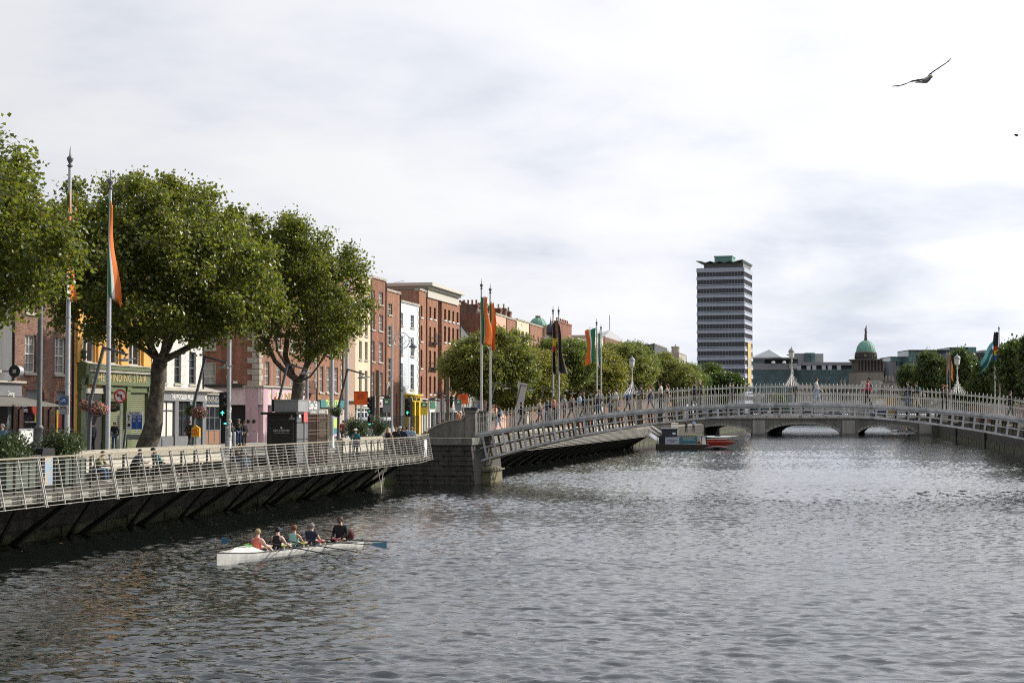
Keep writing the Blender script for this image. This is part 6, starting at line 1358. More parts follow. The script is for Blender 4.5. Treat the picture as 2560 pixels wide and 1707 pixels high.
t = qthing('litter_bin', 'black round litter bin beside the grey lamp column', 'bin', -1.4, sq(90, -1.4), GZ); b = MB(); b.lathe([(.24, 0), (.27, .1), (.27, .85), (.3, .9), (.28, 1.0), (.12, 1.12)], n=16); b.build('body', BLACK, t); b = MB(); b.tube([(0, -.28, .72), (0, -.25, .72)], .1, 10); b.build('opening', GREYP, t)
YPL = qthing('sign_post', 'thin yellow post standing at the doorway of the brown brick house', 'post', -10.4, sq(143, -10.4), GZ); b = MB(); b.tube([(0, 0, 0), (0, 0, 2.4)], .05, 6); b.build('shaft', YP, YPL)
LEAFD = leafmat('shrub_leaves', [(0.02, 0.04, 0.012), (0.035, 0.06, 0.018), (0.06, .085, .03), (.12, .14, .07)], trans=(.1, .18, .03), tf=.2)
PLG = M('planter_green', (.085, .105, .08), .6, var=.2, streak=.25); PLD = M('planter_dark', (.03, .045, .04), .6)
def shrub_mesh(seed, r, h, n, leaf=.06):
    rng = np.random.RandomState(seed); m = n; c = rng.normal(size=(26, 3)); c /= np.linalg.norm(c, axis=1)[:, None]; c *= rng.uniform(.3, .95, (26, 1)); c *= np.array([r, r, h * .5]); c[:, 2] += h * .5
    p = c[rng.randint(0, 26, m)] + rng.normal(size=(m, 3)) * .16 * r / .5; nr = rng.normal(size=(m, 3)); nr /= np.linalg.norm(nr, axis=1)[:, None]; a = np.cross(nr, rng.normal(size=(m, 3))); a /= np.linalg.norm(a, axis=1)[:, None]; q = np.cross(nr, a) * leaf * .5; a *= leaf
    v = np.stack([p - a, p - q, p + a, p + q], 1).reshape(-1, 3); me = bpy.data.meshes.new('foliage'); me.from_pydata(v.tolist(), [], np.arange(m * 4).reshape(m, 4).tolist()); me.materials.append(LEAFD); return me
def planter(label, px, o, L_, w=1.0, hb=.95, r=.65, hs=.9, seed=1, n=2000, deck=DZ):
    s = sq(px, o); t = qthing('planter', label, 'planter', o, s, deck)
    b = MB(); b.box(-w / 2, w / 2, -L_ / 2, L_ / 2, 0.05, hb); b.build('box', PLG, t)
    for y in np.arange(-L_ / 2, L_ / 2 + .01, L_ / 4): b = MB(); b.box(w / 2, w / 2 + .03, y - .03, y + .03, .05, hb); b.build('batten', PLD, t)
    b = MB(); b.box(-w / 2 - .04, w / 2 + .04, -L_ / 2 - .04, L_ / 2 + .04, hb, hb + .06); b.build('rim', PLG, t)
    k = max(1, int(round(L_ / 1.0)))
    for i in range(k):
        sh = link('shrub', shrub_mesh(seed + i, r, hs, n), t, (0, -L_ / 2 + L_ * (i + .5) / k, hb))
        b = MB(); rr = random.Random(seed + i)
        for j in range(5): b.bar((0, 0, -.1), (rr.uniform(-.35, .35), rr.uniform(-.35, .35), hs * .7), .02)
        b.build('stems', BARK, sh)
    return t
planter('long green planter with dense shrubs at the frame edge on the boardwalk', 22, 1.1, 2.2, seed=1)
planter('green planter with a bushy shrub right of the blue sided bin', 158, 1.1, 1.7, seed=11, r=.55, hs=.95)
planter('planter with loose flowering shrub beside the van', 893, -.9, 1.6, seed=21, hs=1.3, deck=DZ, n=2200); planter('tall rose bush planter at the group of walkers', 948, -.9, 1.2, seed=31, hs=1.7, r=.5, n=2200)
t = qthing('compactor_bin', 'black boxy litter bin with blue picture side on the boardwalk between the planters', 'bin', 1.3, sq(100, 1.3), DZ); b = MB(); b.box(-.35, .35, -.5, .5, 0, 1.25); b.prism([(-.5, 1.25), (.5, 1.25), (.42, 1.42), (-.42, 1.42)], 'x', -.36, .36); b.build('body', BLACK, t)
b = MB(); b.box(-.3, .3, -.515, -.5, .1, 1.1); b.build('picture_panel', M('bin_picture', (.15, .38, .6), .5, col2=(.55, .35, .15), vscale=2.2, stretch=(1, 1, 1)), t); b = MB(); b.box(.35, .365, -.3, .3, .1, 1.1); b.build('picture_panel', M('bin_picture', (0, 0, 0)), t); b = MB(); b.box(-.3, .3, -.53, -.5, 1.12, 1.2); b.build('slot', SW, t)
# long white backed bench under the parapet
BEN = M('bench_timber', (.30, .26, .2), .8, var=.3)
s0b = sq(220, .5)
for k in range(6):
    s = s0b + .4 + k * 3.6
    if s + 3.2 > 83: break
    t = qthing('bench', ['timber bench under the parapet with the man in the camouflage jacket', 'timber bench under the parapet with the dark haired man', 'timber bench under the parapet with the person lying back', 'empty timber bench under the parapet before the mill shop', 'timber bench under the parapet with the couple', 'timber bench next to the kiosk'][k], 'bench', .25, s, DZ)
    for i in range(4): b = MB(); b.box(.02 + i * .11, .11 + i * .11, 0, 3.2, .42, .47); b.build('slat', BEN, t)
    for y in (.3, 1.6, 2.9): b = MB(); b.box(0, .42, y - .05, y + .05, 0, .42); b.build('leg', STRM, t)
# ------------------------------------------------------------------ kiosks on the boardwalk
ko = 1.9; ka = sq(740, ko); kc = sq(768, ko); kw = 1.56; kx = ko - kw
t = qthing('coffee_kiosk', 'black coffee kiosk with closed shutters and grey river side on the boardwalk', 'kiosk', ko, ka, DZ); off = (ko, ka, DZ)
zk = lambda y: zq(y, ko, ka)
KB = M('kiosk_black', (.012, .012, .012), .4, var=.3); KG = M('kiosk_grey', (.13, .135, .14), .5, var=.2, streak=.3); KS = M('kiosk_steel', (.30, .305, .31), .45, var=.15, streak=.2)
def wx(px): return ko - (740 - px) / 73.0 * kw      # position across the face turned upstream
b = MB(off); b.box(kx, ko, ka, kc, DZ, zk(1033)); b.build('body', KB, t)
b = MB(off); b.box(kx - .25, ko + .12, ka - .3, kc + .05, zk(1036), zk(1030)); b.build('roof_edge', KB, t)
b = MB(off); b.box(wx(686), wx(747), ka - .1, kc - .3, zk(1029), zk(1000)); b.build('roof_box', KS, t)
b = MB(off); b.box(wx(684), wx(749), ka - .14, kc - .25, zk(1000), zk(998.5)); b.build('roof_box_lip', STEEL, t)
b = MB(off); b.box(wx(680), wx(684), ka - .1, kc - .3, zk(1029), zk(998)); b.build('roof_box_side', KB, t)
b = MB(off); b.box(wx(676), wx(733), ka - .03, ka, DZ + .25, zk(1056)); b.build('shutter', KB, t)
for y in (1044, 1050): b = MB(off); b.box(kx + .03, ko - .03, ka - .02, ka, zk(y), zk(y - .6)); b.build('trim_line', KG, t)
for a in (675, 733): b = MB(off); b.box(wx(a), wx(a + 1), ka - .045, ka, DZ + .2, zk(1056)); b.build('shutter_edge', KG, t)
rw_ = (R(90), 0, 0)
text(t, 'LIKE A COFFEE', wx(704) - off[0], ka - .035 - off[1], zk(1076) - off[2], .14, SW, rot=rw_, ext=.004, fit=40 / 73 * kw); text(t, 'Great tasting coffee every time!', wx(704) - off[0], ka - .035 - off[1], zk(1081.5) - off[2], .055, SW, rot=rw_, ext=.004, fit=38 / 73 * kw)
b = MB(off); b.box(wx(702), wx(706), ka - .04, ka - .03, zk(1072), zk(1069)); b.quad((wx(700.5), ka - .036, zk(1068)), (wx(704), ka - .036, zk(1068.6)), (wx(707.5), ka - .036, zk(1069)), (wx(703), ka - .036, zk(1066.4))); b.build('cup_emblem', SW, t, fix=False)
b = MB(off); b.tube([(wx(729.5), ka - .02, zk(1040)), (wx(729.5), ka, zk(1040))], .065, 14); b.build('round_emblem', STEEL, t); b = MB(off); b.box(wx(723), wx(737), ka - .02, ka, zk(1048), zk(1044)); b.build('plate', STEEL, t)
b = MB(off); b.box(ko, ko + .03, ka + .05, kc, DZ, zk(1034)); b.build('side_cladding', KG, t)
for y in (1040, 1057, 1099): b = MB(off); b.box(ko + .03, ko + .05, ka + .05, kc, zk(y), zk(y) + .04); b.build('panel_joint', KB, t)
b = MB(off); b.box(ko + .03, ko + .10, sq(743, ko), sq(748, ko), zk(1044), zk(1034)); b.build('white_box', SW, t)
rl = qthing('warning_lamp', 'small red cone shaped lamp on top of the kiosk roof box', 'lamp', wx(683), ka + .3, zk(998.5)); b = MB(); b.lathe([(.075, 0), (.06, .1), (.015, .17)], n=10); b.build('lamp', M('red_light', (0, 0, 0)), rl)
t = qthing('drinks_kiosk', 'grey drinks stall sign over a closed brown iron gate beside the coffee kiosk', 'kiosk', ko, sq(769, ko), DZ); off = (ko, sq(769, ko), DZ); a_, c_ = sq(758, ko), sq(817, ko)
b = MB(off); b.box(ko - .12, ko, a_, sq(800, ko), zk(1024), zk(1002)); b.box(ko - .12, ko, a_ + .3, c_, zk(1034), zk(1024)); b.build('sign_board', M('sign_grey', (.14, .145, .15), .55), t)
text(t, 'Coca-Cola', ko + .01 - off[0], sq(781, ko) - off[1], zk(1013) - off[2], .62, SW, shear=.35, bold=.008, space=.88, fit=sq(793, ko) - sq(772, ko)); text(t, 'DRINKS      SNACKS', ko + .01 - off[0], sq(794, ko) - off[1], zk(1030.5) - off[2], .2, SW, fit=sq(812, ko) - sq(776, ko))
GB = M('rusty_brown_iron', (.085, .05, .032), .7, var=.35); g0_, g1_ = sq(768.5, ko), sq(818, ko)
for i in range(27):
    y = g0_ + (g1_ - g0_) * i / 26; b = MB(off); w = .035 if i in (0, 12, 26) else .014; b.box(ko - .03, ko + (.03 if w > .02 else 0), y - w, y + w, DZ, zk(1036)); b.build('gate_bar', GB, t, fix=False)
for y in (1036, 1046, 1054, 1078, 1087): b = MB(off); b.box(ko - .04, ko + .02, g0_, g1_, zk(y), zk(y) + .05); b.build('gate_rail', GB, t)
b = MB(off); b.box(ko - .25, ko - .2, g0_, sq(798, ko), DZ, zk(1038)); b.build('gate_backing', M('gate_backing', (.05, .035, .025), .8), t)
for k in range(6): b = MB(off); y = sq(801 + k * 2.6, ko); b.tube([(ko + .02, y + .08 * math.cos(a), zk(1050) + .08 * math.sin(a)) for a in np.linspace(0, 6.28, 9)], .015, 4); b.build('gate_scroll', GB, t)
bp = qthing('cone_banner', 'narrow red and grey bottle shaped banner between the two kiosks', 'banner', ko + .1, sq(763, ko + .1), DZ + .8); z1_ = zk(1003) - DZ - .8; z0_ = zk(1055) - DZ - .8
b = MB(); b.prism([(-.30, z0_), (.30, z0_), (.30, z0_ + 1.0), (.17, z0_ + 1.25), (.10, z1_ - .55), (-.10, z1_ - .55), (-.17, z0_ + 1.25), (-.30, z0_ + 1.0)], 'x', 0, .03); b.build('print', M('bottle_red', (.62, .10, .09), .6, var=.25, vscale=4), bp); b = MB(); b.box(0, .03, -.10, .10, z1_ - .55, z1_); b.build('cap', STEEL, bp); b = MB(); b.box(-.03, 0, -.03, .03, -.8, z0_); b.build('stake', STEEL, bp)
# ------------------------------------------------------------------ van
vo = -6.2; va, vb = sq(910, vo), sq(981, vo); VL = 5.0
t = qthing('parked_van', 'silver van seen behind the planters in the street', 'van', vo, (va + vb) / 2 - .5, GZ - .12); VP = M('van_silver', (.50, .51, .53), .3, metal=.2, var=.05)
prof = [(-2.5, .35), (-2.5, 1.1), (-2.3, 1.9), (-1.9, 2.05), (1.0, 2.05), (1.75, 1.25), (2.4, 1.05), (2.5, .6), (2.5, .35)]
b = MB(); b.prism(prof, 'x', -.92, .92); vb_ = b.build('body', VP, t); md = vb_.modifiers.new('soft', 'BEVEL'); md.width = .09; md.segments = 3
for x in (.925, -.935):
    for ya, yb in ((-2.1, -.7), (-.6, .35)): b = MB(); b.box(x, x + .01, ya, yb, 1.2, 1.8); b.build('side_window', GL, t)
    b = MB(); b.prism([(.45, 1.2), (1.45, 1.2), (.95, 1.8), (.45, 1.8)], 'x', x, x + .01); b.build('door_window', GL, t)
b = MB(); b.hexa([(-.8, 1.68, 1.30), (.8, 1.68, 1.30), (.8, 1.70, 1.30), (-.8, 1.70, 1.30), (-.75, 1.08, 1.96), (.75, 1.08, 1.96), (.75, 1.12, 1.98), (-.75, 1.12, 1.98)]); b.build('windscreen', GL, t); b = MB(); b.box(-.75, .75, -2.48, -2.40, 1.15, 1.75); b.build('rear_window', GL, t)
for x in (-.8, .8):
    for y in (-1.6, 1.6):
        b = MB(); b.tube([(x - .1, y, .33), (x + .1, y, .33)], .33, 16); w_ = b.build('wheel', BLACK, t); b = MB(); b.tube([(x - .105, y, .33), (x + .105, y, .33)], .2, 12); b.build('rim', STEEL, w_)
    b = MB(); b.box(x - .1, x + .1, -2.53, -2.49, .9, 1.3); b.build('tail_light', SR, t); b = MB(); b.box(x - .1, x + .1, 2.4, 2.52, .75, .92); b.build('headlight', SW, t)
# parked cars and a bus glimpsed between the bars
def car(label, o, s, colr, bus=False, rz=0, loc=None):
    t = qthing('parked_bus' if bus else 'parked_car', label, 'bus' if bus else 'car', o, s, GZ - .1)
    if loc: t.location = loc; t.rotation_euler = (0, 0, rz)
    mm = M('car_' + colr[0], colr[1], .3, var=.05)
    if bus:
        b = MB(); b.box(-1.25, 1.25, -5.2, 5.2, .35, 4.3); b.build('body', mm, t)
        for z in (1.4, 3.0):
            for y in np.arange(-4.9, 4.6, 1.3): b = MB(); b.box(-1.27, 1.27, y, y + 1.15, z, z + .8); b.build('side_window', GL, t)
    else:
        b = MB(); b.prism([(-2.1, .3), (-2.15, .85), (-1.75, 1.0), (-1.2, 1.45), (.5, 1.45), (1.2, .98), (2.0, .82), (2.1, .3)], 'x', -.85, .85); bo = b.build('body', mm, t); md = bo.modifiers.new('soft', 'BEVEL'); md.width = .07; md.segments = 2
        b = MB(); b.prism([(-1.45, .98), (-1.05, 1.36), (.45, 1.36), (1.0, .98)], 'x', -.86, .86); b.build('side_windows', GL, t)
    for x in (-.78, .78):
        for y in ((-1.35, 1.35) if not bus else (-3.4, 3.4)): b = MB(); b.tube([(x - .1, y, .32), (x + .1, y, .32)], .32, 12); b.build('wheel', BLACK, t)
    return t
cs = (('white', (.4, .4, .4)), ('red', (.35, .02, .02)), ('silver', (.4, .41, .43)), ('blue', (.03, .08, .25)), ('black', (.02, .02, .02)))
for i, (s, c_) in enumerate(((196, 0), (206, 3), (214, 2), (226, 4), (236, 0), (247, 1), (262, 2))): car(cs[c_][0] + ' car parked on the far bank ' + ['nearest the frame edge', 'second in the row', 'third in the row', 'fourth in the row', 'fifth in the row, before a red one', 'sixth in the row', 'last in the row'][i], OR + 6.0, s, cs[c_])
for i, (px, c_) in enumerate(((1935, 0), (2020, 2), (2085, 4), (2150, 0), (2200, 3))):
    p = P(px, 1030, 372); car(cs[c_][0] + ' car crossing the stone bridge ' + ['left of the crown lantern', 'just right of the crown lantern', 'before the copper dome building', 'under the dome', 'before the stone pediment'][i], 0, 0, cs[c_], rz=R(90), loc=(p.x, 374, 3.95))
p = P(2247, 1030, 372); car('yellow double deck bus crossing the stone bridge at its right end', 0, 0, ('yellow', (.35, .2, .03)), bus=True, rz=0, loc=(p.x, 384, 3.95))
# ------------------------------------------------------------------ pontoon with banner and kayaks
p = P(1705, 1123, 222); PT = thing('pontoon', 'dark timber pontoon with teal banner moored at the boardwalk end', 'pontoon', (p.x, 222, 0), R(-4)); TIM = M('tarred_timber', (.05, .042, .035), .85, var=.4, streak=.3)
hw_ = 3.25
for i in range(3): b = MB(); b.box(-hw_ - .1, hw_ + .4, 0, 6, -.1 + i * .24, .12 + i * .24); b.build('fender_plank', TIM, PT)
b = MB(); b.box(-hw_, hw_ + .3, 0.1, 6, .6, .68); b.build('deck', DECK, PT)
for x in np.arange(-hw_, hw_ + .1, .65): b = MB(); b.box(x - .04, x + .04, .1, .18, .68, 1.75); b.build('rail_post', BLACK, PT)
b = MB(); b.box(-hw_, hw_, .09, .19, 1.72, 1.80); b.build('rail', BLACK, PT); b = MB(); b.box(-hw_ + .2, -1.9, .1, .13, .68, 1.72); b.build('mesh_panel', NAVY, PT)
BT = M('banner_teal', (.04, .16, .20), .6); b = MB(); b.box(-2.2, -.35, .04, .07, .70, 1.62); b.build('banner', M('banner_pale', (.42, .45, .52), .6), PT); b = MB(); b.box(-.35, 2.0, .03, .06, .72, 1.64); b.build('banner', BT, PT)
text(PT, 'CITY KAYAKING\nDUBLIN', -1.28, .03, 1.08, .2, NAVY, rot=rf, ext=.004, fit=1.3); text(PT, 'SEE DUBLIN FROM\nA UNIQUE PERSPECTIVE', .85, .02, 1.34, .19, SW, rot=rf, ext=.004, fit=1.9)
b = MB(); b.tube([(-1.9, .03, 1.1), (-1.5, .03, 1.3), (-1.1, .03, 1.1)], .02, 4); b.build('banner_arc', NAVY, PT)
b = MB(); b.hexa([(2.5, .1, .68), (3.2, .1, .68), (3.2, .14, .68), (2.5, .14, .68), (2.3, .3, 1.75), (3.0, .3, 1.75), (3.0, .34, 1.75), (2.3, .34, 1.75)]); b.build('notice_board', SW, PT)
b = MB(); b.box(-2.6, -.55, 1.5, 3.5, .68, 2.6); b.build('shed', M('navy_shed', (.03, .035, .055), .6, var=.2, stretch=(6, 1, .2)), PT); b = MB(); b.prism([(1.4, 2.6), (3.6, 2.6), (3.6, 2.85), (1.4, 2.7)], 'x', -2.7, -.45); b.build('shed_roof', BLACK, PT); b = MB(); b.box(-1.2, -.8, 1.46, 1.5, 1.95, 2.2); b.build('shed_window', SW, PT)
b = MB(); b.lathe([(.3, 0), (.3, .9)], (.9, 2.5, .68), 10); b.build('barrel', BLACK, PT); b = MB(); b.box(-.1, .7, 2.2, 3, .68, 1.2); b.build('crate', M('crate_blue', (.04, .09, .18), .6), PT)
GW = qthing('gangway', 'steep steel gangway with pale handrails down to the pontoon', 'gangway', 3.4, 228, 0); 
b = MB(); b.bar((0, 6, 2.1), (2.6, 1.5, .75), 1.0, .06); b.build('ramp', STEEL, GW)
for y in (0, .9): b = MB(); b.bar((0 - .5 + y, 6, 3.1), (2.1 + y, 1.5, 1.75), .07, .2); b.build('handrail', SW, GW); b = MB(); b.bar((0 - .5 + y, 6, 2.1), (-.5 + y, 6, 3.1), .08); b.bar((2.1 + y, 1.5, .7), (2.1 + y, 1.5, 1.8), .08); b.build('rail_post', STEEL, GW)
def kayak(label, x, y, z, rz, L_, c1, c2, tilt=0):
    t = thing('kayak', label, 'kayak', (x, y, z), rz); t.rotation_euler = (tilt, 0, rz); b = MB(); k = 12; pr_ = []
    for i in range(k + 1):
        u = -1 + 2 * i / k; w = .42 * (1 - abs(u) ** 2.2) + .02; zz = .10 * abs(u) ** 2.5 * 2
        pr_.append([(u * L_ / 2, w * math.cos(a), zz + .17 * (1 - abs(u) ** 3) * math.sin(a) + .02) for a in np.linspace(math.pi, 2 * math.pi, 7)] + [(u * L_ / 2, w * math.cos(a), zz + .10 * (1 - abs(u) ** 3) * math.sin(a) + .02) for a in np.linspace(0, math.pi, 7)][1:-1])
    n = len(pr_[0])
    for i in range(k):
        for j in range(n): b.quad(pr_[i][j], pr_[i][(j + 1) % n], pr_[i + 1][(j + 1) % n], pr_[i + 1][j], mi=0 if j < 6 else 1)
    b.build('hull', [c1, c2], t); b = MB(); b.ball((0, 0, .12), .5, .22, .05); b.build('cockpit', BLACK, t); return t
KR = M('kayak_red', (.32, .04, .02), .4); KG_ = M('kayak_green', (.08, .22, .08), .4); KGR = M('kayak_grey', (.38, .39, .40), .4); KOR = M('kayak_orange', (.7, .18, .02), .4)
kayak('long green and grey kayak stacked topmost beyond the pontoon', 28.0, 229, 1.55, .12, 6.0, KG_, KGR, .25)
kayak('red kayak with orange tips lying in the stack beside the pontoon', 27.6, 227, 1.15, .1, 4.6, KR, KGR, -.3)
kayak('grey bottomed kayak leaning on its side in the stack by the pontoon', 27.2, 224.6, .75, .06, 5.6, KR, KGR, -1.0)
kayak('upturned red and white kayak on the water at the pontoon corner', 26.9, 221.3, .25, -.1, 3.4, KR, KGR, 2.6)
# ------------------------------------------------------------------ gulls
GW_ = M('gull_white', (.55, .52, .47), .7); GD = M('gull_dark', (.035, .045, .055), .7)
g = P(2315, 200, 36); t = thing('flying_gull', 'gull gliding high with long dark tilted wings', 'gull', (g.x, 36, g.z), R(8)); sc_ = 36 / F
b = MB(); b.tube([(0, -.26, 0.02), (0, -.16, 0), (0, 0, -.01), (0, .16, .0), (0, .30, .02)], [.025, .05, .065, .045, .012], 10); b.build('body', GW_, t)
b = MB(); b.ball((0, -.27, .02), .045, .06, .045); b.build('head', GW_, t); b = MB(); b.tube([(0, -.32, .01), (0, -.38, 0)], [.014, .003], 5); b.build('beak', LBY, t)
def wing_mesh(pts, name):
    b = MB()
    for (x0, z0, c0), (x1, z1, c1) in zip(pts[:-1], pts[1:]):
        b.hexa([(x0, -c0 * .4, z0 - .008), (x1, -c1 * .4 + .02, z1 - .006), (x1, c1 * .6, z1 + .0), (x0, c0 * .6, z0 + .0), (x0, -c0 * .4, z0 + .014), (x1, -c1 * .4 + .02, z1 + .008), (x1, c1 * .6, z1 + .012), (x0, c0 * .6, z0 + .012)])
    return b
q_ = lambda px, py, c_: ((px - 2315) * sc_ * 1.08, (203 - py) * sc_, c_)
wing_mesh([q_(2319, 200, .17), q_(2328, 186, .20), q_(2340, 177, .21), q_(2355, 166, .17), q_(2369, 156, .11), q_(2378, 146, .03)], 'r').build('wing', GD, t); wing_mesh([q_(2306, 203, .17), q_(2295, 205, .2), q_(2280, 208, .21), q_(2264, 216, .17), q_(2248, 221, .1), q_(2233, 222, .03)], 'l').build('wing', GD, t)
b = MB(); b.prism([(-.05, .26), (.05, .26), (.09, .40), (-.09, .40)], 'z', 0.01, .03); b.build('tail', GW_, t)
g = P(2541, 338, 60); t = thing('flying_gull', 'tiny dark bird at the right edge of the sky', 'gull', (g.x, 60, g.z), 0); t.scale = (.62,) * 3; b = MB(); b.tube([(-.12, 0, .03), (0, 0, -.02), (.1, 0, -.03)], [.02, .07, .03], 7); b.build('body', GD, t); b = MB(); b.hexa([(-.12, -.1, .03), (.05, -.15, 0), (.05, .2, 0), (-.12, .1, .03), (-.12, -.1, .05), (.05, -.15, .03), (.05, .2, .03), (-.12, .1, .05)]); b.build('wing', GD, t); b = MB(); b.tube([(.08, 0, -.02), (.25, 0, -.0), (.38, 0, -.02)], [.02, .012, .004], 5); b.build('wing', GD, t)
t = qthing('perched_gull', 'brown and white young gull perched on the rail end by the abutment', 'gull', rail_x(3.2) - .1, 110.0, 3.42); b = MB(); b.tube([(0, -.3, .16), (0, -.15, .16), (0, .05, .17), (0, .2, .22), (0, .27, .32)], [.015, .07, .10, .07, .045], 9); b.build('body', M('gull_brown', (.2, .16, .12), .8, var=.4, vscale=20), t); b = MB(); b.ball((0, .28, .35), .05); b.tube([(0, .32, .35), (0, .39, .33)], [.012, .004], 4); b.build('head', GW_, t)
for x in (-.03, .03): b = MB(); b.tube([(x, .02, 0), (x, .02, .1)], .008, 4); b.build('leg', LBY, t)
# ------------------------------------------------------------------ people
SK = [M('skin_light', (.56, .34, .25), .55), M('skin_tan', (.42, .24, .16), .55), M('skin_pale', (.62, .42, .34), .55)]
def cloth(c, nm): return M('cloth_' + nm, c, .85, var=.18, vscale=6)
CL = {k: cloth(v, k) for k, v in dict(black=(.012, .012, .014), navy=(.015, .022, .05), grey=(.16, .16, .15), white=(.68, .68, .66), jeans=(.05, .09, .17), coral=(.75, .17, .11), mint=(.22, .52, .46), khaki=(.17, .15, .09), beige=(.42, .36, .27),
      red=(.42, .03, .04), brown=(.10, .045, .03), blue=(.04, .14, .42), lblue=(.28, .40, .55), pink=(.6, .3, .36), camo=(.14, .13, .05), teal=(.02, .12, .15), orange=(.5, .12, .05), dkgrey=(.05, .05, .055), bright=(.05, .25, .5)).items()}
HR = {k: M('hair_' + k, v, .7, var=.3, vscale=20) for k, v in dict(dark=(.018, .012, .01), brown=(.07, .035, .018), blond=(.36, .24, .11), grey=(.22, .20, .18), auburn=(.16, .055, .02), pinkh=(.5, .3, .33), fair=(.27, .17, .08)).items()}
def skin_mesh(name, V, E, rad, sub=1):
    me = bpy.data.meshes.new(name); me.from_pydata([tuple(v) for v in V], E, []); o = bpy.data.objects.new(name, me); COL.objects.link(o)
    m = o.modifiers.new('skin', 'SKIN'); m.use_smooth_shade = True; sv_ = me.skin_vertices[0].data
    for i, r in enumerate(rad): sv_[i].radius = r if isinstance(r, tuple) else (r, r); sv_[i].use_root = (i == 0)
    s_ = o.modifiers.new('sub', 'SUBSURF'); s_.levels = sub; s_.render_levels = sub
    dg = bpy.context.evaluated_depsgraph_get(); r = bpy.data.meshes.new_from_object(o.evaluated_get(dg)); r.name = name
    bpy.data.objects.remove(o); bpy.data.meshes.remove(me); r.polygons.foreach_set('use_smooth', np.ones(len(r.polygons), dtype=bool)); return r
POSES = {}
def pose(kind):
    """joints in metres, facing +y; returns dictionary of points"""
    J = {}
    if kind in ('stand', 'walk', 'walk2', 'phone', 'lean'):
        J = dict(pel=(0, 0, .95), wai=(0, 0, 1.08), che=(0, .0, 1.28), nb=(0, -.01, 1.45), nk=(0, 0, 1.52), hd=(0, .02, 1.62), ht=(0, .015, 1.70))
        for s, n in ((-1, 'L'), (1, 'R')):
            J['sh' + n] = (s * .18, -.01, 1.41); J['el' + n] = (s * .235, -.03, 1.14); J['wr' + n] = (s * .23, .05, .90); J['ha' + n] = (s * .225, .08, .82)
            J['hi' + n] = (s * .09, 0, .90); J['kn' + n] = (s * .10, .02, .50); J['an' + n] = (s * .10, -.02, .09); J['to' + n] = (s * .115, .13, .04)
        if kind in ('walk', 'walk2'):
            f = 1 if kind == 'walk' else -1
            J['knL'] = (-.09, .11 * f + .03, .51); J['anL'] = (-.09, .20 * f if f > 0 else -.24, .10 if f > 0 else .15); J['toL'] = (-.10, J['anL'][1] + .15, .05 if f > 0 else .1)
            J['knR'] = (.09, -.11 * f + .05, .51); J['anR'] = (.09, -.24 * f if f > 0 else .20, .15 if f > 0 else .10); J['toR'] = (.10, J['anR'][1] + .15, .1 if f > 0 else .05)
            for s, n in ((-1, 'L'), (1, 'R')):
                q = -f * (1 if n == 'L' else -1); J['el' + n] = (s * .24, .10 * q - .03, 1.15); J['wr' + n] = (s * .23, .24 * q + .05, .95); J['ha' + n] = (s * .22, .29 * q + .07, .89)
        if kind in ('phone', 'lean'):
            J['elR'] = (.24, .05, 1.15); J['wrR'] = (.12, .26, 1.22); J['haR'] = (.09, .31, 1.27)
            if kind == 'lean': J['elL'] = (-.24, .12, 1.18); J['wrL'] = (-.16, .32, 1.14); J['haL'] = (-.12, .38, 1.15)
    elif kind in ('sit', 'hunch', 'lie'):
        ly = dict(sit=0, hunch=.22, lie=-.3)[kind]
        J = dict(pel=(0, 0, .52), wai=(0, ly * .2, .64), che=(0, ly * .65, .83), nb=(0, ly * 1.0, .98), nk=(0, ly * 1.15, 1.05), hd=(0, ly * 1.35 + .02, 1.14), ht=(0, ly * 1.45 + .02, 1.22))
        for s, n in ((-1, 'L'), (1, 'R')):
            J['sh' + n] = (s * .18, ly, .94); J['el' + n] = (s * .23, ly + .12, .70); J['wr' + n] = (s * .12, ly + .34, .68); J['ha' + n] = (s * .08, ly + .40, .69)
            J['hi' + n] = (s * .09, .04, .50); J['kn' + n] = (s * .14, .45, .52); J['an' + n] = (s * .13, .47 if kind != 'lie' else .85, .10); J['to' + n] = (s * .14, .62 if kind != 'lie' else 1.0, .05)
    elif kind == 'row':
        J = dict(pel=(0, 0, .12), wai=(0, -.02, .24), che=(0, .0, .44), nb=(0, .02, .60), nk=(0, .03, .67), hd=(0, .05, .77), ht=(0, .045, .85))
        for s, n in ((-1, 'L'), (1, 'R')):
            J['sh' + n] = (s * .18, .0, .56); J['el' + n] = (s * .26, .12, .33); J['wr' + n] = (s * .25, .34, .29); J['ha' + n] = (s * .24, .40, .29)
            J['hi' + n] = (s * .09, .05, .11); J['kn' + n] = (s * .12, .42, .30); J['an' + n] = (s * .10, .78, .10); J['to' + n] = (s * .11, .86, .20)
    elif kind == 'cox':
        J = dict(pel=(0, 0, .12), wai=(0, 0, .25), che=(0, .0, .46), nb=(0, .0, .63), nk=(0, .01, .70), hd=(0, .03, .81), ht=(0, .025, .89))
        for s, n in ((-1, 'L'), (1, 'R')):
            J['sh' + n] = (s * .20, -.01, .59); J['el' + n] = (s * .27, .03, .33); J['wr' + n] = (s * .15, .24, .22); J['ha' + n] = (s * .09, .29, .20)
            J['hi' + n] = (s * .1, .04, .11); J['kn' + n] = (s * .36, .30, .20); J['an' + n] = (s * .06, .46, .06); J['to' + n] = (-s * .04, .54, .06)
    return J
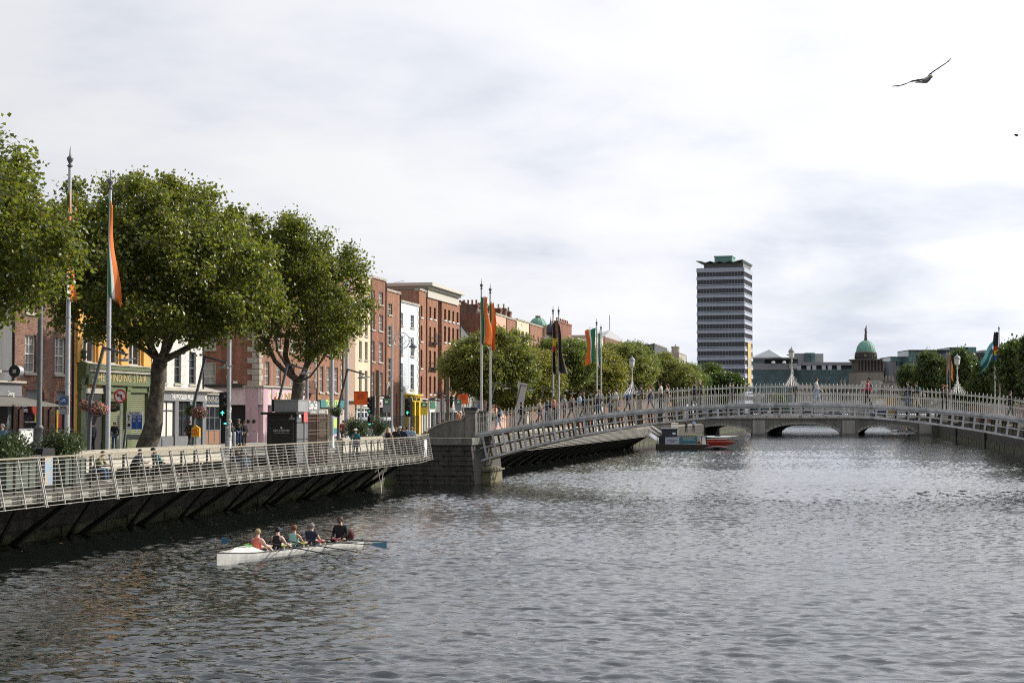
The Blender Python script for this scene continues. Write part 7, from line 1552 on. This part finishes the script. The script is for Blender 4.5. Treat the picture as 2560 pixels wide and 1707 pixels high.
def get_pose(kind):
    if kind in POSES: return POSES[kind]
    J = pose(kind); names = list(J); V = [Vector(J[n]) for n in names]; ix = {n: i for i, n in enumerate(names)}
    RD = dict(pel=.135, wai=.115, che=.13, nb=.075, nk=.05, hd=.088, ht=.06); RD = {**RD}
    for n in 'LR': RD.update({'sh' + n: .058, 'el' + n: .042, 'wr' + n: .028, 'ha' + n: (.036, .022), 'hi' + n: .085, 'kn' + n: .058, 'an' + n: .038, 'to' + n: .032})
    E = [('pel', 'wai'), ('wai', 'che'), ('che', 'nb'), ('nb', 'nk'), ('nk', 'hd'), ('hd', 'ht')]
    for n in 'LR': E += [('nb' if False else 'che', 'sh' + n), ('sh' + n, 'el' + n), ('el' + n, 'wr' + n), ('wr' + n, 'ha' + n), ('pel', 'hi' + n), ('hi' + n, 'kn' + n), ('kn' + n, 'an' + n), ('an' + n, 'to' + n)]
    Ei = [(ix[a], ix[b]) for a, b in E]; rad = [RD[n] for n in names]
    # fingers, thumb and nose grow out of the same surface
    for n, s in (('L', -1), ('R', 1)):
        h, w = V[ix['ha' + n]], V[ix['wr' + n]]; d = (h - w).normalized(); side = Vector((s, 0, 0)); side = (side - d * side.dot(d)).normalized(); up = d.cross(side)
        for k, L_ in enumerate((.075, .085, .08, .062)):
            a = h + d * .035 + side * (.024 - .016 * k); c = a + d * L_ * .5 - up * s * .02; V += [a, c, c + d * L_ * .3 - up * s * .035]; rad += [.010, .009, .008]; m_ = len(V); Ei += [(ix['ha' + n], m_ - 3), (m_ - 3, m_ - 2), (m_ - 2, m_ - 1)]
        a = w + d * .02 - side * .03; V += [a, a + d * .05 - side * .02]; rad += [.012, .010]; Ei += [(ix['wr' + n], len(V) - 2), (len(V) - 2, len(V) - 1)]
    hd = V[ix['hd']]; V.append(hd + Vector((0, .10, -.01))); rad.append(.016); Ei.append((ix['hd'], len(V) - 1))
    body = skin_mesh('person', V, Ei, rad)
    def sub(keys, edges, grow, ext=None):
        kk = list(keys); vv = [Vector(J[k]) for k in kk]; jx = {k: i for i, k in enumerate(kk)}; rr = [((RD[k][0] if isinstance(RD[k], tuple) else RD[k]) + grow.get(k, grow['*'])) for k in kk]
        return skin_mesh('cloth', vv, [(jx[a], jx[b]) for a, b in edges], rr)
    tor = [('pel', 'wai'), ('wai', 'che'), ('che', 'nb')]
    longs = tor + [('che', 'sh' + n) for n in 'LR'] + [('sh' + n, 'el' + n) for n in 'LR'] + [('el' + n, 'wr' + n) for n in 'LR']
    ks = ['pel', 'wai', 'che', 'nb', 'shL', 'shR', 'elL', 'elR', 'wrL', 'wrR']
    g = {'*': .018, 'nb': .016, 'pel': .026, 'che': .034, 'wai': .03, 'shL': .022, 'shR': .022}
    long_ = sub(ks, longs, g)
    # short sleeved: stop half way down the upper arm
    J['smL'] = tuple((Vector(J['shL']) * .45 + Vector(J['elL']) * .55)); J['smR'] = tuple((Vector(J['shR']) * .45 + Vector(J['elR']) * .55)); RD['smL'] = RD['smR'] = .052
    short_ = sub(['pel', 'wai', 'che', 'nb', 'shL', 'shR', 'smL', 'smR'], tor + [('che', 'sh' + n) for n in 'LR'] + [('sh' + n, 'sm' + n) for n in 'LR'], g)
    J['stL'] = tuple((Vector(J['nb']) * .42 + Vector(J['shL']) * .58)); J['stR'] = tuple((Vector(J['nb']) * .42 + Vector(J['shR']) * .58)); RD['stL'] = RD['stR'] = .055
    tank = sub(['pel', 'wai', 'che', 'nb', 'stL', 'stR'], tor + [('che', 'stL'), ('che', 'stR')], {'*': .03, 'nb': .030, 'stL': .012, 'stR': .012, 'pel': .03, 'che': .046, 'wai': .036})
    trou = sub(['pel', 'hiL', 'hiR', 'knL', 'knR', 'anL', 'anR'], [('pel', 'hi' + n) for n in 'LR'] + [('hi' + n, 'kn' + n) for n in 'LR'] + [('kn' + n, 'an' + n) for n in 'LR'], {'*': .016, 'pel': .012, 'anL': .022, 'anR': .022})
    J['khL'] = tuple((Vector(J['hiL']) * .25 + Vector(J['knL']) * .75)); J['khR'] = tuple((Vector(J['hiR']) * .25 + Vector(J['knR']) * .75)); RD['khL'] = RD['khR'] = .066
    shorts = sub(['pel', 'hiL', 'hiR', 'khL', 'khR'], [('pel', 'hi' + n) for n in 'LR'] + [('hi' + n, 'kh' + n) for n in 'LR'], {'*': .018, 'pel': .012})
    # shoes
    shoe = []
    for n in 'LR':
        a, c = Vector(J['an' + n]), Vector(J['to' + n]); b = MB(); dd = (c - a); dd = dd.normalized() * .2; b.tube([a - dd * .25 + Vector((0, 0, -.035)), a + dd * .3 + Vector((0, 0, -.03)), c + dd * .05, c + dd * .35], [.04, .052, .046, .022], 8); shoe.append(b.mesh('shoe', BLACK))
    # hair caps
    hd = Vector(J['hd']); b = MB(); b.ball((hd.x, hd.y - .016, hd.z + .022), .094, .104, .102, 12, 8); cap = b
    def hairmesh(long):
        me = bpy.data.meshes.new('hair'); bm = bmesh.new(); tmp = cap.mesh('hair', HR['dark']); bm.from_mesh(tmp)
        bmesh.ops.delete(bm, geom=[f for f in bm.faces if (f.calc_center_median().y - hd.y > .03 and f.calc_center_median().z < hd.z + .045) or f.calc_center_median().z < hd.z - (.06 if not long else .06)], context='FACES'); bm.to_mesh(me); bm.free(); me.materials.append(HR['dark'])
        if long:
            b2 = MB(); b2.tube([hd + Vector((0, -.05, .04)), hd + Vector((0, -.085, -.08)), hd + Vector((0, -.10, -.22)), hd + Vector((0, -.09, -.33))], [.075, .085, .075, .03], 9); m2 = b2.mesh('hair', HR['dark']); bm = bmesh.new(); bm.from_mesh(me); bm.from_mesh(m2); bm.to_mesh(me); bm.free()
        me.polygons.foreach_set('use_smooth', np.ones(len(me.polygons), dtype=bool)); return me
    b = MB()
    for s in (-1, 1): b.ball((s * .033, hd.y + .083, hd.z + .012), .011, .008, .009, 6, 4)
    eyes = b.mesh('eyes', BLACK); b = MB(); b.box(-.072, .072, hd.y + .078, hd.y + .102, hd.z - .003, hd.z + .035); glasses = b.mesh('sunglasses', BLACK)
    b = MB(); b.tube([(-.028, hd.y + .082, hd.z - .045), (.028, hd.y + .082, hd.z - .045)], .006, 5); mouth = b.mesh('mouth', SR)
    b = MB(); b.tube([(-.18, J['che'][1] - .16, J['che'][2] + .1), (0, J['che'][1] - .2, J['che'][2] + .1), (.18, J['che'][1] - .16, J['che'][2] + .1)], .02, 4)
    bag = MB(); c = Vector(J['che']); bag.ball((c.x, c.y - .2, c.z - .04), .15, .10, .21, 10, 7); bag = bag.mesh('backpack', BLACK)
    POSES[kind] = dict(J=J, body=body, long=long_, short=short_, tank=tank, trousers=trou, shorts=shorts, shoe=shoe, hair=hairmesh(False), hairl=hairmesh(True), eyes=eyes, glasses=glasses, mouth=mouth, bag=bag)
    return POSES[kind]
def part(name, me, mm, parent):
    o = link(name, me, parent); 
    if not me.materials: me.materials.append(mm)
    o.material_slots[0].link = 'OBJECT'; o.material_slots[0].material = mm; return o
def person(label, loc, face, kind='stand', top='black', bottom='jeans', hair='dark', skin=0, sleeve='long', longhair=False, cap=None, h=1.72, bag=None, glasses=False, beard=False, visor=None, legs='trousers', group=None, shoes='black'):
    D = get_pose(kind); k = h / 1.72; r = part('person', D['body'], SK[skin], None); r.location = loc; r.rotation_euler = (0, 0, face); r.scale = (k, k, k); tag(r, label, 'person', group)
    part({'long': 'jacket', 'short': 'shirt', 'tank': 'vest'}[sleeve], D[sleeve], CL[top], r); part(legs, D[legs], CL[bottom], r)
    for m_ in D['shoe']: part('shoe', m_, CL[shoes] if shoes != 'black' else BLACK, r)
    part('hair', D['hairl' if longhair else 'hair'], HR[hair], r)
    part('sunglasses' if glasses else 'eyes', D['glasses' if glasses else 'eyes'], BLACK, r); part('mouth', D['mouth'], M('lips', (.3, .1, .08), .6), r)
    J = D['J']; hd = Vector(J['hd'])
    if cap:
        b = MB(); b.lathe([(.108, -.0), (.105, .05), (.07, .09), (.01, .105)], (0, hd.y - .01, hd.z + .03), 12); b.box(-.06, .06, hd.y + .07, hd.y + .17, hd.z + .03, hd.z + .042); b.build('cap', CL[cap], r)
    if visor: b = MB(); b.box(-.06, .06, hd.y + .08, hd.y + .17, hd.z + .03, hd.z + .042); b.tube([(.1 * math.cos(a), hd.y + .1 * math.sin(a), hd.z + .035) for a in np.linspace(0, 6.28, 11)], .012, 4); b.build('visor', CL[visor], r)
    if beard: b = MB(); b.ball((0, hd.y + .04, hd.z - .06), .066, .058, .048); b.build('beard', HR['brown'], r)
    if bag: part('backpack', D['bag'], CL[bag], r)
    return r
def facing(v): return math.atan2(-v[0], v[1])      # +y turned towards v
def qface(do, ds): return facing((do * UY + ds * UX, -do * UX + ds * UY))
# on the footbridge: t along the span, d across
def tpx(px):      # position along the span from a pixel column, at the bridge centre line
    o = OC; 
    lo, hi = -21.5, 21.5
    for _ in range(40):
        m_ = (lo + hi) / 2; p = Q(OC + m_, S0, 0); c = 1280 + F * (p.x / p.y) * (math.cos(PITCH))
        if c < px: lo = m_
        else: hi = m_
    return lo
RT, LTt = (1, 0), (-1, 0)
BP = [(1240, .9, -1, 'walk', 'black', 'lblue', 'dark', dict(longhair=True, bag='lblue'), 'person with long dark hair and light blue bag at the foot of the footbridge'),
 (1301, .3, 1, 'walk2', 'black', 'black', 'dark', {}, 'person all in black walking up the first quarter of the footbridge'),
 (1413, -.4, 1, 'stand', 'grey', 'dkgrey', 'grey', {}, 'grey haired person in pale grey green jacket on the footbridge, by the brown jacket'),
 (1426, .3, 1, 'walk', 'brown', 'dkgrey', 'dark', {}, 'person in brown jacket beside the grey haired one on the footbridge'),
 (1460, -.2, 1, 'walk', 'black', 'dkgrey', 'fair', {}, 'person in black jacket walking before the left green crown'),
 (1344, .8, 1, 'walk', 'beige', 'dkgrey', 'fair', {}, 'person in beige coat low on the left of the footbridge'),
 (1372, -.5, -1, 'walk2', 'navy', 'jeans', 'brown', dict(bag='black'), 'person in navy with black backpack low on the left of the footbridge'),
 (1383, .4, -1, 'stand', 'orange', 'black', 'dark', {}, 'person in rust orange top among the walkers on the left of the footbridge'),
 (1444, .9, -1, 'stand', 'lblue', 'beige', 'brown', {}, 'person in pale blue between the brown jacket and the black jacket'),
 (1486, .8, 1, 'walk', 'khaki', 'black', 'dark', {}, 'person in khaki jacket between the black jackets on the footbridge'),
 (1500, -.6, -1, 'walk2', 'dkgrey', 'jeans', 'blond', {}, 'blond person in charcoal jacket right of the khaki one'),
 (1564, .9, 1, 'walk', 'blue', 'dkgrey', 'brown', {}, 'person in strong blue jacket left of the left lantern'),
 (1520, .5, 1, 'stand', 'black', 'jeans', 'dark', {}, 'person in black top and jeans left of the woman in white'),
 (1541, -.3, -1, 'walk', 'white', 'beige', 'dark', dict(longhair=True), 'woman with long dark hair in white and beige on the footbridge'),
 (1589, -.6, -1, 'stand', 'black', 'beige', 'dark', dict(longhair=True), 'woman in big black jacket and beige trousers under the left lantern'),
 (1602, .1, -1, 'lean', 'black', 'khaki', 'brown', dict(h=1.8, glasses=True), 'tall man in black jacket under the left lantern'),
 (1627, -.5, -1, 'walk2', 'black', 'jeans', 'auburn', dict(sleeve='tank', longhair=True), 'auburn haired woman in black vest and jeans right of the left lantern'),
 (1653, -.4, -1, 'stand', 'white', 'black', 'dark', dict(sleeve='short', h=1.82), 'man in white t shirt and black trousers on the footbridge'),
 (1667, .2, -1, 'walk', 'black', 'beige', 'brown', dict(sleeve='tank', longhair=True), 'woman in black vest with pink cloth beside the man in white'),
 (1736, .0, -1, 'walk2', 'black', 'black', 'dark', {}, 'person in black walking with the pink haired one'),
 (1751, -.5, -1, 'stand', 'black', 'black', 'pinkh', dict(h=1.78), 'pink haired person in black on the footbridge left of the tower'),
 (1829, .3, 1, 'stand', 'navy', 'black', 'dark', dict(h=1.5), 'short hooded person in dark navy before the tower foot'),
 (1987, .2, 1, 'stand', 'navy', 'black', 'dark', {}, 'person in navy jacket directly under the crown lantern'),
 (2041, -.3, 1, 'walk', 'white', 'lblue', 'brown', dict(bag='black', sleeve='short'), 'brown haired man in white t shirt with black backpack near the crown lantern'),
 (2168, -.3, -1, 'walk', 'red', 'black', 'auburn', dict(bag='navy'), 'person in red jacket walking below the copper dome'),
 (2268, -.3, -1, 'walk', 'black', 'jeans', 'brown', dict(bag='dkgrey'), 'person in black top and blue jeans striding before the dark office'),
 (2290, .3, -1, 'walk2', 'black', 'beige', 'dark', dict(bag='teal'), 'person in black with teal straps and beige trousers behind the one in jeans'),
 (2355, -.3, 1, 'stand', 'black', 'black', 'auburn', {}, 'person in long black coat left of the right lantern'),
 (2366, .4, 1, 'stand', 'khaki', 'black', 'blond', {}, 'fair haired person in dark khaki close to the black coat by the right lantern'),
 (2524, .0, 1, 'walk', 'black', 'black', 'brown', dict(bag='grey'), 'person in black at the right end of the footbridge')]
for px, d, dr, kd, tp, bt, hr, kw, lab in BP:
    t_ = tpx(px); person(lab, Q(OC + t_, S0 + d, ztop(t_) - .02), qface(dr, .15 * d), kd, tp, bt, hr, random.randint(0, 2), **kw)
# on the bridge landing behind the wing wall
for px, d, tp, hr, lab, hh, kw in ((1096, .8, 'black', 'brown', 'brown haired person in black low behind the curved wing wall', 1.6, {}), (1110, .2, 'bright', 'grey', 'person in bright blue jacket behind the curved wing wall', 1.62, {}), (1109, 1.3, 'dkgrey', 'dark', 'dark haired person behind the bright blue jacket', 1.75, {}), (1147, .3, 'orange', 'grey', 'person in rust orange jacket behind the wing wall', 1.72, {}), (1159, -.3, 'navy', 'fair', 'fair haired person in navy jacket behind the wing wall', 1.66, {})):
    s = 119.9 + d; o = None; lo, hi = -12, 8
    for _ in range(40):
        m_ = (lo + hi) / 2; p = Q(m_, s, 0)
        if 1280 + F * p.x / p.y < px: lo = m_
        else: hi = m_
    person(lab, Q(lo, s, 2.75 if lo < 0 else 3.2) if px > 1120 else Q(lo, s, GZ + .0), qface(1, .1), 'stand', tp, 'dkgrey', hr, 0, h=hh, **kw)
# on the street and the boardwalk
def sp_(label, px, o, z, face, **k): s = sq(px, o); return person(label, Q(o, s, z), face, **k)
sp_('woman with brown hair in black standing against the bookshop shutter', 287, -13.2, GZ, qface(.2, -1), kind='stand', top='black', bottom='jeans', hair='brown', longhair=True, h=1.7)
sp_('person in dark jacket carrying a pale bag at the bookshop door', 232, -12.6, GZ, qface(-1, .3), kind='stand', top='dkgrey', bottom='black', hair='dark', h=1.72)
sp_('man in blue shirt at the left frame edge beyond the planter', 6, -4.0, GZ, qface(.1, -1), kind='phone', top='blue', bottom='jeans', hair='grey', sleeve='short', h=1.78)
sp_('person in dark clothes passing the mill shop window', 474, -13, GZ, qface(.3, 1), kind='walk', top='black', bottom='black', hair='dark')
sp_('man with cap and phone in dark jacket before the pink cafe', 597, -10.5, GZ, qface(.7, -.7), kind='phone', top='black', bottom='jeans', hair='dark', cap='grey', h=1.82)
sp_('woman in black with sunglasses beside the man with the cap', 611, -10.3, GZ, qface(.8, -.6), kind='stand', top='black', bottom='dkgrey', hair='brown', glasses=True, h=1.7)
sp_('person in dark jacket by the bollards at the cafe door', 580, -11.5, GZ, qface(-.7, .6), kind='stand', top='dkgrey', bottom='navy', hair='brown', h=1.55)
sp_('man in white cap and teal blue jacket walking on the boardwalk toward us', 889, 2.2, DZ, qface(.05, -1), kind='phone', top='teal', bottom='jeans', hair='dark', cap='white', h=1.78, bag='black')
for px, o, tp, hr, kw, lab in ((970, 1.6, 'black', 'blond', dict(longhair=True, sleeve='tank'), 'long blond haired woman in black with a bag strap, backs of the group'), (990, 2.0, 'black', 'fair', dict(bag=None), 'fair haired woman in black jacket second in the walking group'), (1000, .8, 'dkgrey', 'grey', dict(cap='white'), 'person with white and red cap in the middle of the walking group'), (1008, 2.2, 'navy', 'brown', {}, 'broad person in navy jacket in the walking group'),
        (1018, 1.2, 'lblue', 'dark', dict(sleeve='short'), 'person in pale blue top with dark hair in the walking group'), (1030, 2.4, 'lblue', 'fair', dict(sleeve='short'), 'person in light blue t shirt at the right of the walking group')):
    sp_(lab, px, o, DZ + .05, qface(.1, 1), kind='walk', top=tp, bottom='dkgrey', hair=hr, h=1.74, **kw)
sp_('person in red coat standing between the poles before the cream house', 858, -6.5, GZ, qface(0, 1), kind='stand', top='red', bottom='dkgrey', hair='dark'); sp_('woman in pale top walking past the brown painted shadow of the cream house', 878, -7, GZ, qface(.4, -1), kind='walk', top='lblue', bottom='beige', hair='brown', sleeve='short')
sp_('short haired man in camouflage jacket hunched on the bench', 240, .70, DZ - .06, qface(1, 0), kind='hunch', top='camo', bottom='jeans', hair='brown', shoes='white')
sp_('dark haired man in navy jacket hunched on the bench', 334, .70, DZ - .06, qface(1, 0), kind='hunch', top='navy', bottom='black', hair='dark')
sp_('person with dark hat in teal top reclining on the bench', 402, .75, DZ - .06, qface(.5, .9), kind='lie', top='teal', bottom='dkgrey', hair='dark', cap='black')
sp_('person in dark jacket on the bench, left of the couple', 586, .70, DZ - .06, qface(1, -.1), kind='hunch', top='black', bottom='jeans', hair='dark'); sp_('blond haired person on the bench, right of the couple', 598, .70, DZ - .06, qface(1, .1), kind='hunch', top='grey', bottom='jeans', hair='blond')
for i, px in enumerate((1330, 1352, 1382)): sp_('passer by in ' + ('black', 'beige', 'blue')[i] + ' on the quay behind the first footbridge bays', px, -1.6, GZ, qface(.1, 1 if i else -1), kind='walk', top=('black', 'beige', 'blue')[i], bottom='dkgrey', hair='brown')
for i, px in enumerate((1742, 1750)): s = 243 + i * 1.4; person('person ' + ('in black', 'in pale blue')[i] + ' leaning at the lookout platform rail', Q(7.8 + i * .9, s, DZ), qface(.5, -1), 'lean', ('black', 'lblue')[i], 'dkgrey', 'dark')
# ------------------------------------------------------------------ rowing boat
BA = Vector((-9.13, 52.2, 0)); e = Vector((.443, .896, 0)).normalized(); BRZ = math.atan2(-e.x, e.y)      # boat local +y along the hull, bow at 0
def rowing_boat(label, loc, rz):
    t = thing('rowing_boat', label, 'boat', loc, rz); HU = M('hull_white', (.66, .65, .62), .3, var=.15, vscale=3, streak=.3); IN = M('hull_inside', (.30, .30, .30), .5, var=.2); LL = 8.6
    def sec(u):      # half beam, sheer, keel
        w = .47 * (math.sin(math.pi * min(1, .5 + .5 * 0 + 0)) if False else 1) * min(1, (u / .32) ** .75 if u < .32 else 1) * (1 if u < .75 else max(.12, 1 - ((u - .75) / .25) ** 2 * .88))
        return max(w, .012), .30 + .10 * max(0, 1 - u * 6) - .11 * max(0, (u - .74) / .26), -.12 + .10 * abs(u - .5) ** 3 * 2
    K = 28; rows = []
    for i in range(K + 1):
        u = i / K; w, sh, ke = sec(u); rows.append([(w * math.sin(a) ** .75 if a > 0 else 0, ke + (sh - ke) * (1 - math.cos(a)) ** .9) for a in np.linspace(0, math.pi / 2, 7)])
    b = MB()
    for i in range(K):
        ya, yb = LL * i / K, LL * (i + 1) / K
        for s in (-1, 1):
            for j in range(6): a0, a1, c0, c1 = rows[i][j], rows[i][j + 1], rows[i + 1][j], rows[i + 1][j + 1]; b.quad((s * a0[0], ya, a0[1]), (s * a1[0], ya, a1[1]), (s * c1[0], yb, c1[1]), (s * c0[0], yb, c0[1]))
    w, sh, ke = sec(0); b.quad((-w, 0, ke), (w, 0, ke), (w, -.02, sh), (-w, -.02, sh)); w, sh, ke = sec(1); b.quad((-w, LL, ke), (w, LL, ke), (w, LL, sh), (-w, LL, sh))
    b.sm = True; hu = b.build('hull', HU, t)
    for f in hu.data.polygons: f.use_smooth = True
    b = MB()      # interior floor and sides
    for i in range(5, K - 3):
        ya, yb = LL * i / K, LL * (i + 1) / K; w0, w1 = sec(i / K)[0] - .05, sec((i + 1) / K)[0] - .05; b.quad((-w0, ya, .08), (w0, ya, .08), (w1, yb, .08), (-w1, yb, .08))
        for s in (-1, 1): b.quad((s * w0, ya, .08), (s * w1, yb, .08), (s * (w1 + .03), yb, .29), (s * (w0 + .03), ya, .29))
    b.build('inside', IN, t, fix=False)
    b = MB()
    for s in (-1, 1): b.tube([(s * sec(i / K)[0], LL * i / K, sec(i / K)[1] + .005) for i in range(K + 1)], .018, 5)
    b.build('gunwale', M('rubber_strip', (.03, .03, .03), .5), t)
    b = MB(); pr_ = [(0.0, .40, .01), (.4, .42, .10), (.9, .47, .20), (1.4, .53, .28), (1.75, .50, .32), (2.1, .34, .40)]      # arched bow deck
    for (y0, z0, w0), (y1, z1, w1) in zip(pr_[:-1], pr_[1:]):
        sh0, sh1 = sec(y0 / LL)[1], sec(y1 / LL)[1]; W0_, W1_ = sec(y0 / LL)[0], sec(y1 / LL)[0]
        for s in (-1, 1): b.quad((0, y0, z0), (s * W0_, y0, sh0), (s * W1_, y1, sh1), (0, y1, z1))
    b.build('bow_deck', HU, t, fix=False)
    b = MB(); b.quad((-.08, .9, .49), (.0, .9, .50), (.0, 1.78, .545), (-.16, 1.78, .50)); b.quad((0, 1.1, .515), (.03, 1.1, .50), (.10, 1.78, .49), (.0, 1.78, .545)); b.build('green_flash', M('boat_green', (.03, .3, .08), .5), t, fix=False)
    b = MB(); b.tube([(0, .15, .42), (.12, .6, .45), (-.02, 1.0, .49), (.1, 1.5, .52)], .014, 5); b.build('mooring_rope', M('rope', (.5, .47, .4), .9), t)
    b = MB(); w_ = .42
    for i in range(K - 4, K): ya, yb = LL * i / K, LL * (i + 1) / K; w0, w1 = sec(i / K)[0], sec((i + 1) / K)[0]; z0_, z1_ = sec(i / K)[1] + .01, sec((i + 1) / K)[1] + .01; b.quad((-w0, ya, z0_), (w0, ya, z0_), (w1, yb, z1_), (-w1, yb, z1_))
    b.build('stern_deck', M('stern_grey', (.35, .36, .38), .5), t, fix=False)
    return t
boat = rowing_boat('long white rowing boat with green flash carrying four rowers and a cox', BA, BRZ)
seats = [2.15, 3.28, 4.25, 5.3]
def bpt(x, y, z): return BA + Vector((e.y * x + e.x * y, -e.x * x + e.y * y, z))
rw = [('coral', 'blond', dict(longhair=False, sleeve='tank'), 'blond rower in coral vest nearest the bow'), ('black', 'dark', dict(sleeve='tank', visor='blue'), 'dark haired rower in black racerback vest with blue visor'), ('mint', 'auburn', dict(sleeve='tank'), 'auburn haired rower in mint green vest'), ('navy', 'grey', dict(sleeve='short'), 'grey haired rower in speckled navy top')]
for i, (tp, hr, kw, lab) in enumerate(rw):
    b = MB(); b.box(-.17, .17, seats[i] - .15, seats[i] + .15, .17, .22); b.build('seat', BLACK, boat)
    person(lab, bpt(0, seats[i], .13), BRZ, 'row', tp, 'dkgrey', hr, (2, 2, 1, 0)[i], h=1.72, legs='shorts', **kw)
    for sd_ in (-1, 1): b = MB(); x0 = .42 * sd_; y_ = seats[i] + .45; b.tube([(x0, y_ - .25, .30), (.72 * sd_, y_, .36), (x0, y_ + .25, .30)], .014, 5); b.box(.72 * sd_ - .02, .72 * sd_ + .02, y_ - .02, y_ + .04, .33, .45); b.build('rigger', STEEL, boat)
b = MB(); b.box(-.2, .2, 6.95, 7.25, .17, .22); b.build('seat', BLACK, boat)
person('bearded cox in black with dark sunglasses facing the rowers', bpt(0, 7.15, .17), BRZ + math.pi, 'cox', 'black', 'black', 'brown', 0, glasses=True, beard=True, legs='shorts', h=1.8)
bg = thing('rucksack', 'dark red rucksack on the stern behind the cox', 'bag', bpt(.05, 7.65, .30), BRZ); b = MB(); b.ball((0, 0, .16), .2, .17, .2); b.build('sack', M('dark_red_cloth', (.09, .02, .025), .9, var=.4, vscale=15), bg); b = MB(); b.tube([(-.1, -.14, .25), (0, -.2, .12), (.1, -.14, .05)], .015, 4); b.build('strap', BLACK, bg)
OARB = M('oar_black', (.012, .012, .014), .4); BLU = M('oar_blade_blue', (.10, .22, .34), .4); COLM = [M('collar_lime', (.45, .62, .04), .5), M('collar_lime', (0, 0, 0)), M('collar_red', (.65, .02, .06), .5), M('collar_red', (0, 0, 0))]
oar_dirs = [[(1.0, -.02), (-.93, .20)], [(1.0, .02), (-.75, .6)], [(1.0, .06), (-.6, .8)], [(1.0, .10), (-.55, .83)]]
oll = ['nearest the bow', 'of the rower in black', 'of the rower in mint', 'of the rower in navy']
for i in range(4):
    for k, sd_ in enumerate((1, -1)):
        g = bpt(.72 * sd_, seats[i] + .45, .46); d = Vector((*oar_dirs[i][k], 0)).normalized(); tipz = [.12, .16, .34, .36][i] if sd_ > 0 else [.16, .40, .3, .3][i]
        o_ = thing('oar', 'black oar ' + oll[i] + (' reaching out to the open river side' if sd_ > 0 else ' reaching to the quay wall side'), 'oar', g, 0, 'oars of the rowing boat'); slope = (tipz - .46) / 1.9
        L1, L2 = .72, 1.75; D3 = Vector((d.x, d.y, slope)); b = MB(); b.tube([-D3 * L1, D3 * .3, D3 * L2], [.022, .02, .016], 7); b.build('shaft', OARB, o_)
        b = MB(); b.tube([-D3 * .08, D3 * .07], .026, 8); b.build('collar', COLM[i], o_)
        n_ = Vector((0, 0, 1)); b = MB(); a, c = D3 * L2, D3 * (L2 + .48); hgt = .12
        feather = (i in (0, 1, 3) and sd_ > 0) or (i == 0 and sd_ < 0); up_ = Vector((-d.y, d.x, 0)) if feather else n_; th_ = n_ if feather else Vector((-d.y, d.x, 0))
        b.hexa([a - up_ * .04 - th_ * .006, c - up_ * hgt - th_ * .006, c - up_ * hgt + th_ * .006, a - up_ * .04 + th_ * .006, a + up_ * .05 - th_ * .006, c + up_ * hgt - th_ * .006, c + up_ * hgt + th_ * .006, a + up_ * .05 + th_ * .006])
        b.build('blade', BLU if not feather else OARB, o_)
# far crew beyond the stone bridge
p = P(2203, 1072, 470); fbt = rowing_boat('tiny far rowing boat seen through the right stone arch', (p.x - 4, 440, 0), R(-80))
for i in range(4): person('tiny rower ' + ('leftmost', 'second', 'third', 'rightmost')[i] + ' seen through the right stone arch', (p.x - 2.2 + i * 1.15, 440 + i * .2, .13), R(-80), 'row', ('blue', 'red', 'white', 'navy')[i], 'dkgrey', 'brown', sleeve='short')
# bollards and leaves
for i, px in enumerate((577, 586)):
    t = qthing('bollard', 'steel bollard ' + ('left' if i == 0 else 'right') + ' of two at the cafe corner', 'bollard', -9.5, sq(px, -9.5), GZ); b = MB(); b.lathe([(.09, 0), (.09, .95), (.07, 1.0), (.01, 1.02)], n=10); b.build('post', STEEL, t)
rng = np.random.RandomState(5); b = MB()
for i in range(70):
    o, s = rng.uniform(.4, 5.5), rng.uniform(58, 116); a = rng.rand() * 6; q = Q(o, s, .045); d1 = Vector((math.cos(a), math.sin(a), 0)) * rng.uniform(.03, .07); d2 = Vector((-math.sin(a), math.cos(a), .1)) * rng.uniform(.03, .06); b.quad(q - d1, q - d2, q + d1, q + d2)
b.build('floating_leaves', M('fallen_leaf', (.35, .17, .03), .7), kind='stuff', fix=False)
# slack rope hanging from the boardwalk edge
t = qthing('hanging_rope', 'slack pale rope looping below the end of the boardwalk', 'rope', 3.6, 98, 1.6); b = MB(); b.tube([(0 - 1.2 * (1 - math.cos(u * 3.1)) * .3, u * 4, -1.5 * math.sin(u * 3.14)) for u in np.linspace(0, 1, 14)], .022, 5); b.build('rope', M('rope', (0, 0, 0)), t)
# mossy sloping stone foot beside the pier, and ivy under the bridge end
t = qthing('ivy', 'dark ivy growing between the abutment and the first ribs of the footbridge', 'plant', 4.8, 117.2, 2.2); me = shrub_mesh(77, .6, 1.2, 2600, .05); link('foliage', me, t, (0, 0, -.5)); b = MB(); b.bar((-.2, .2, -.6), (.1, 0, .6), .03); b.build('stem', BARK, t)

finish_texts()
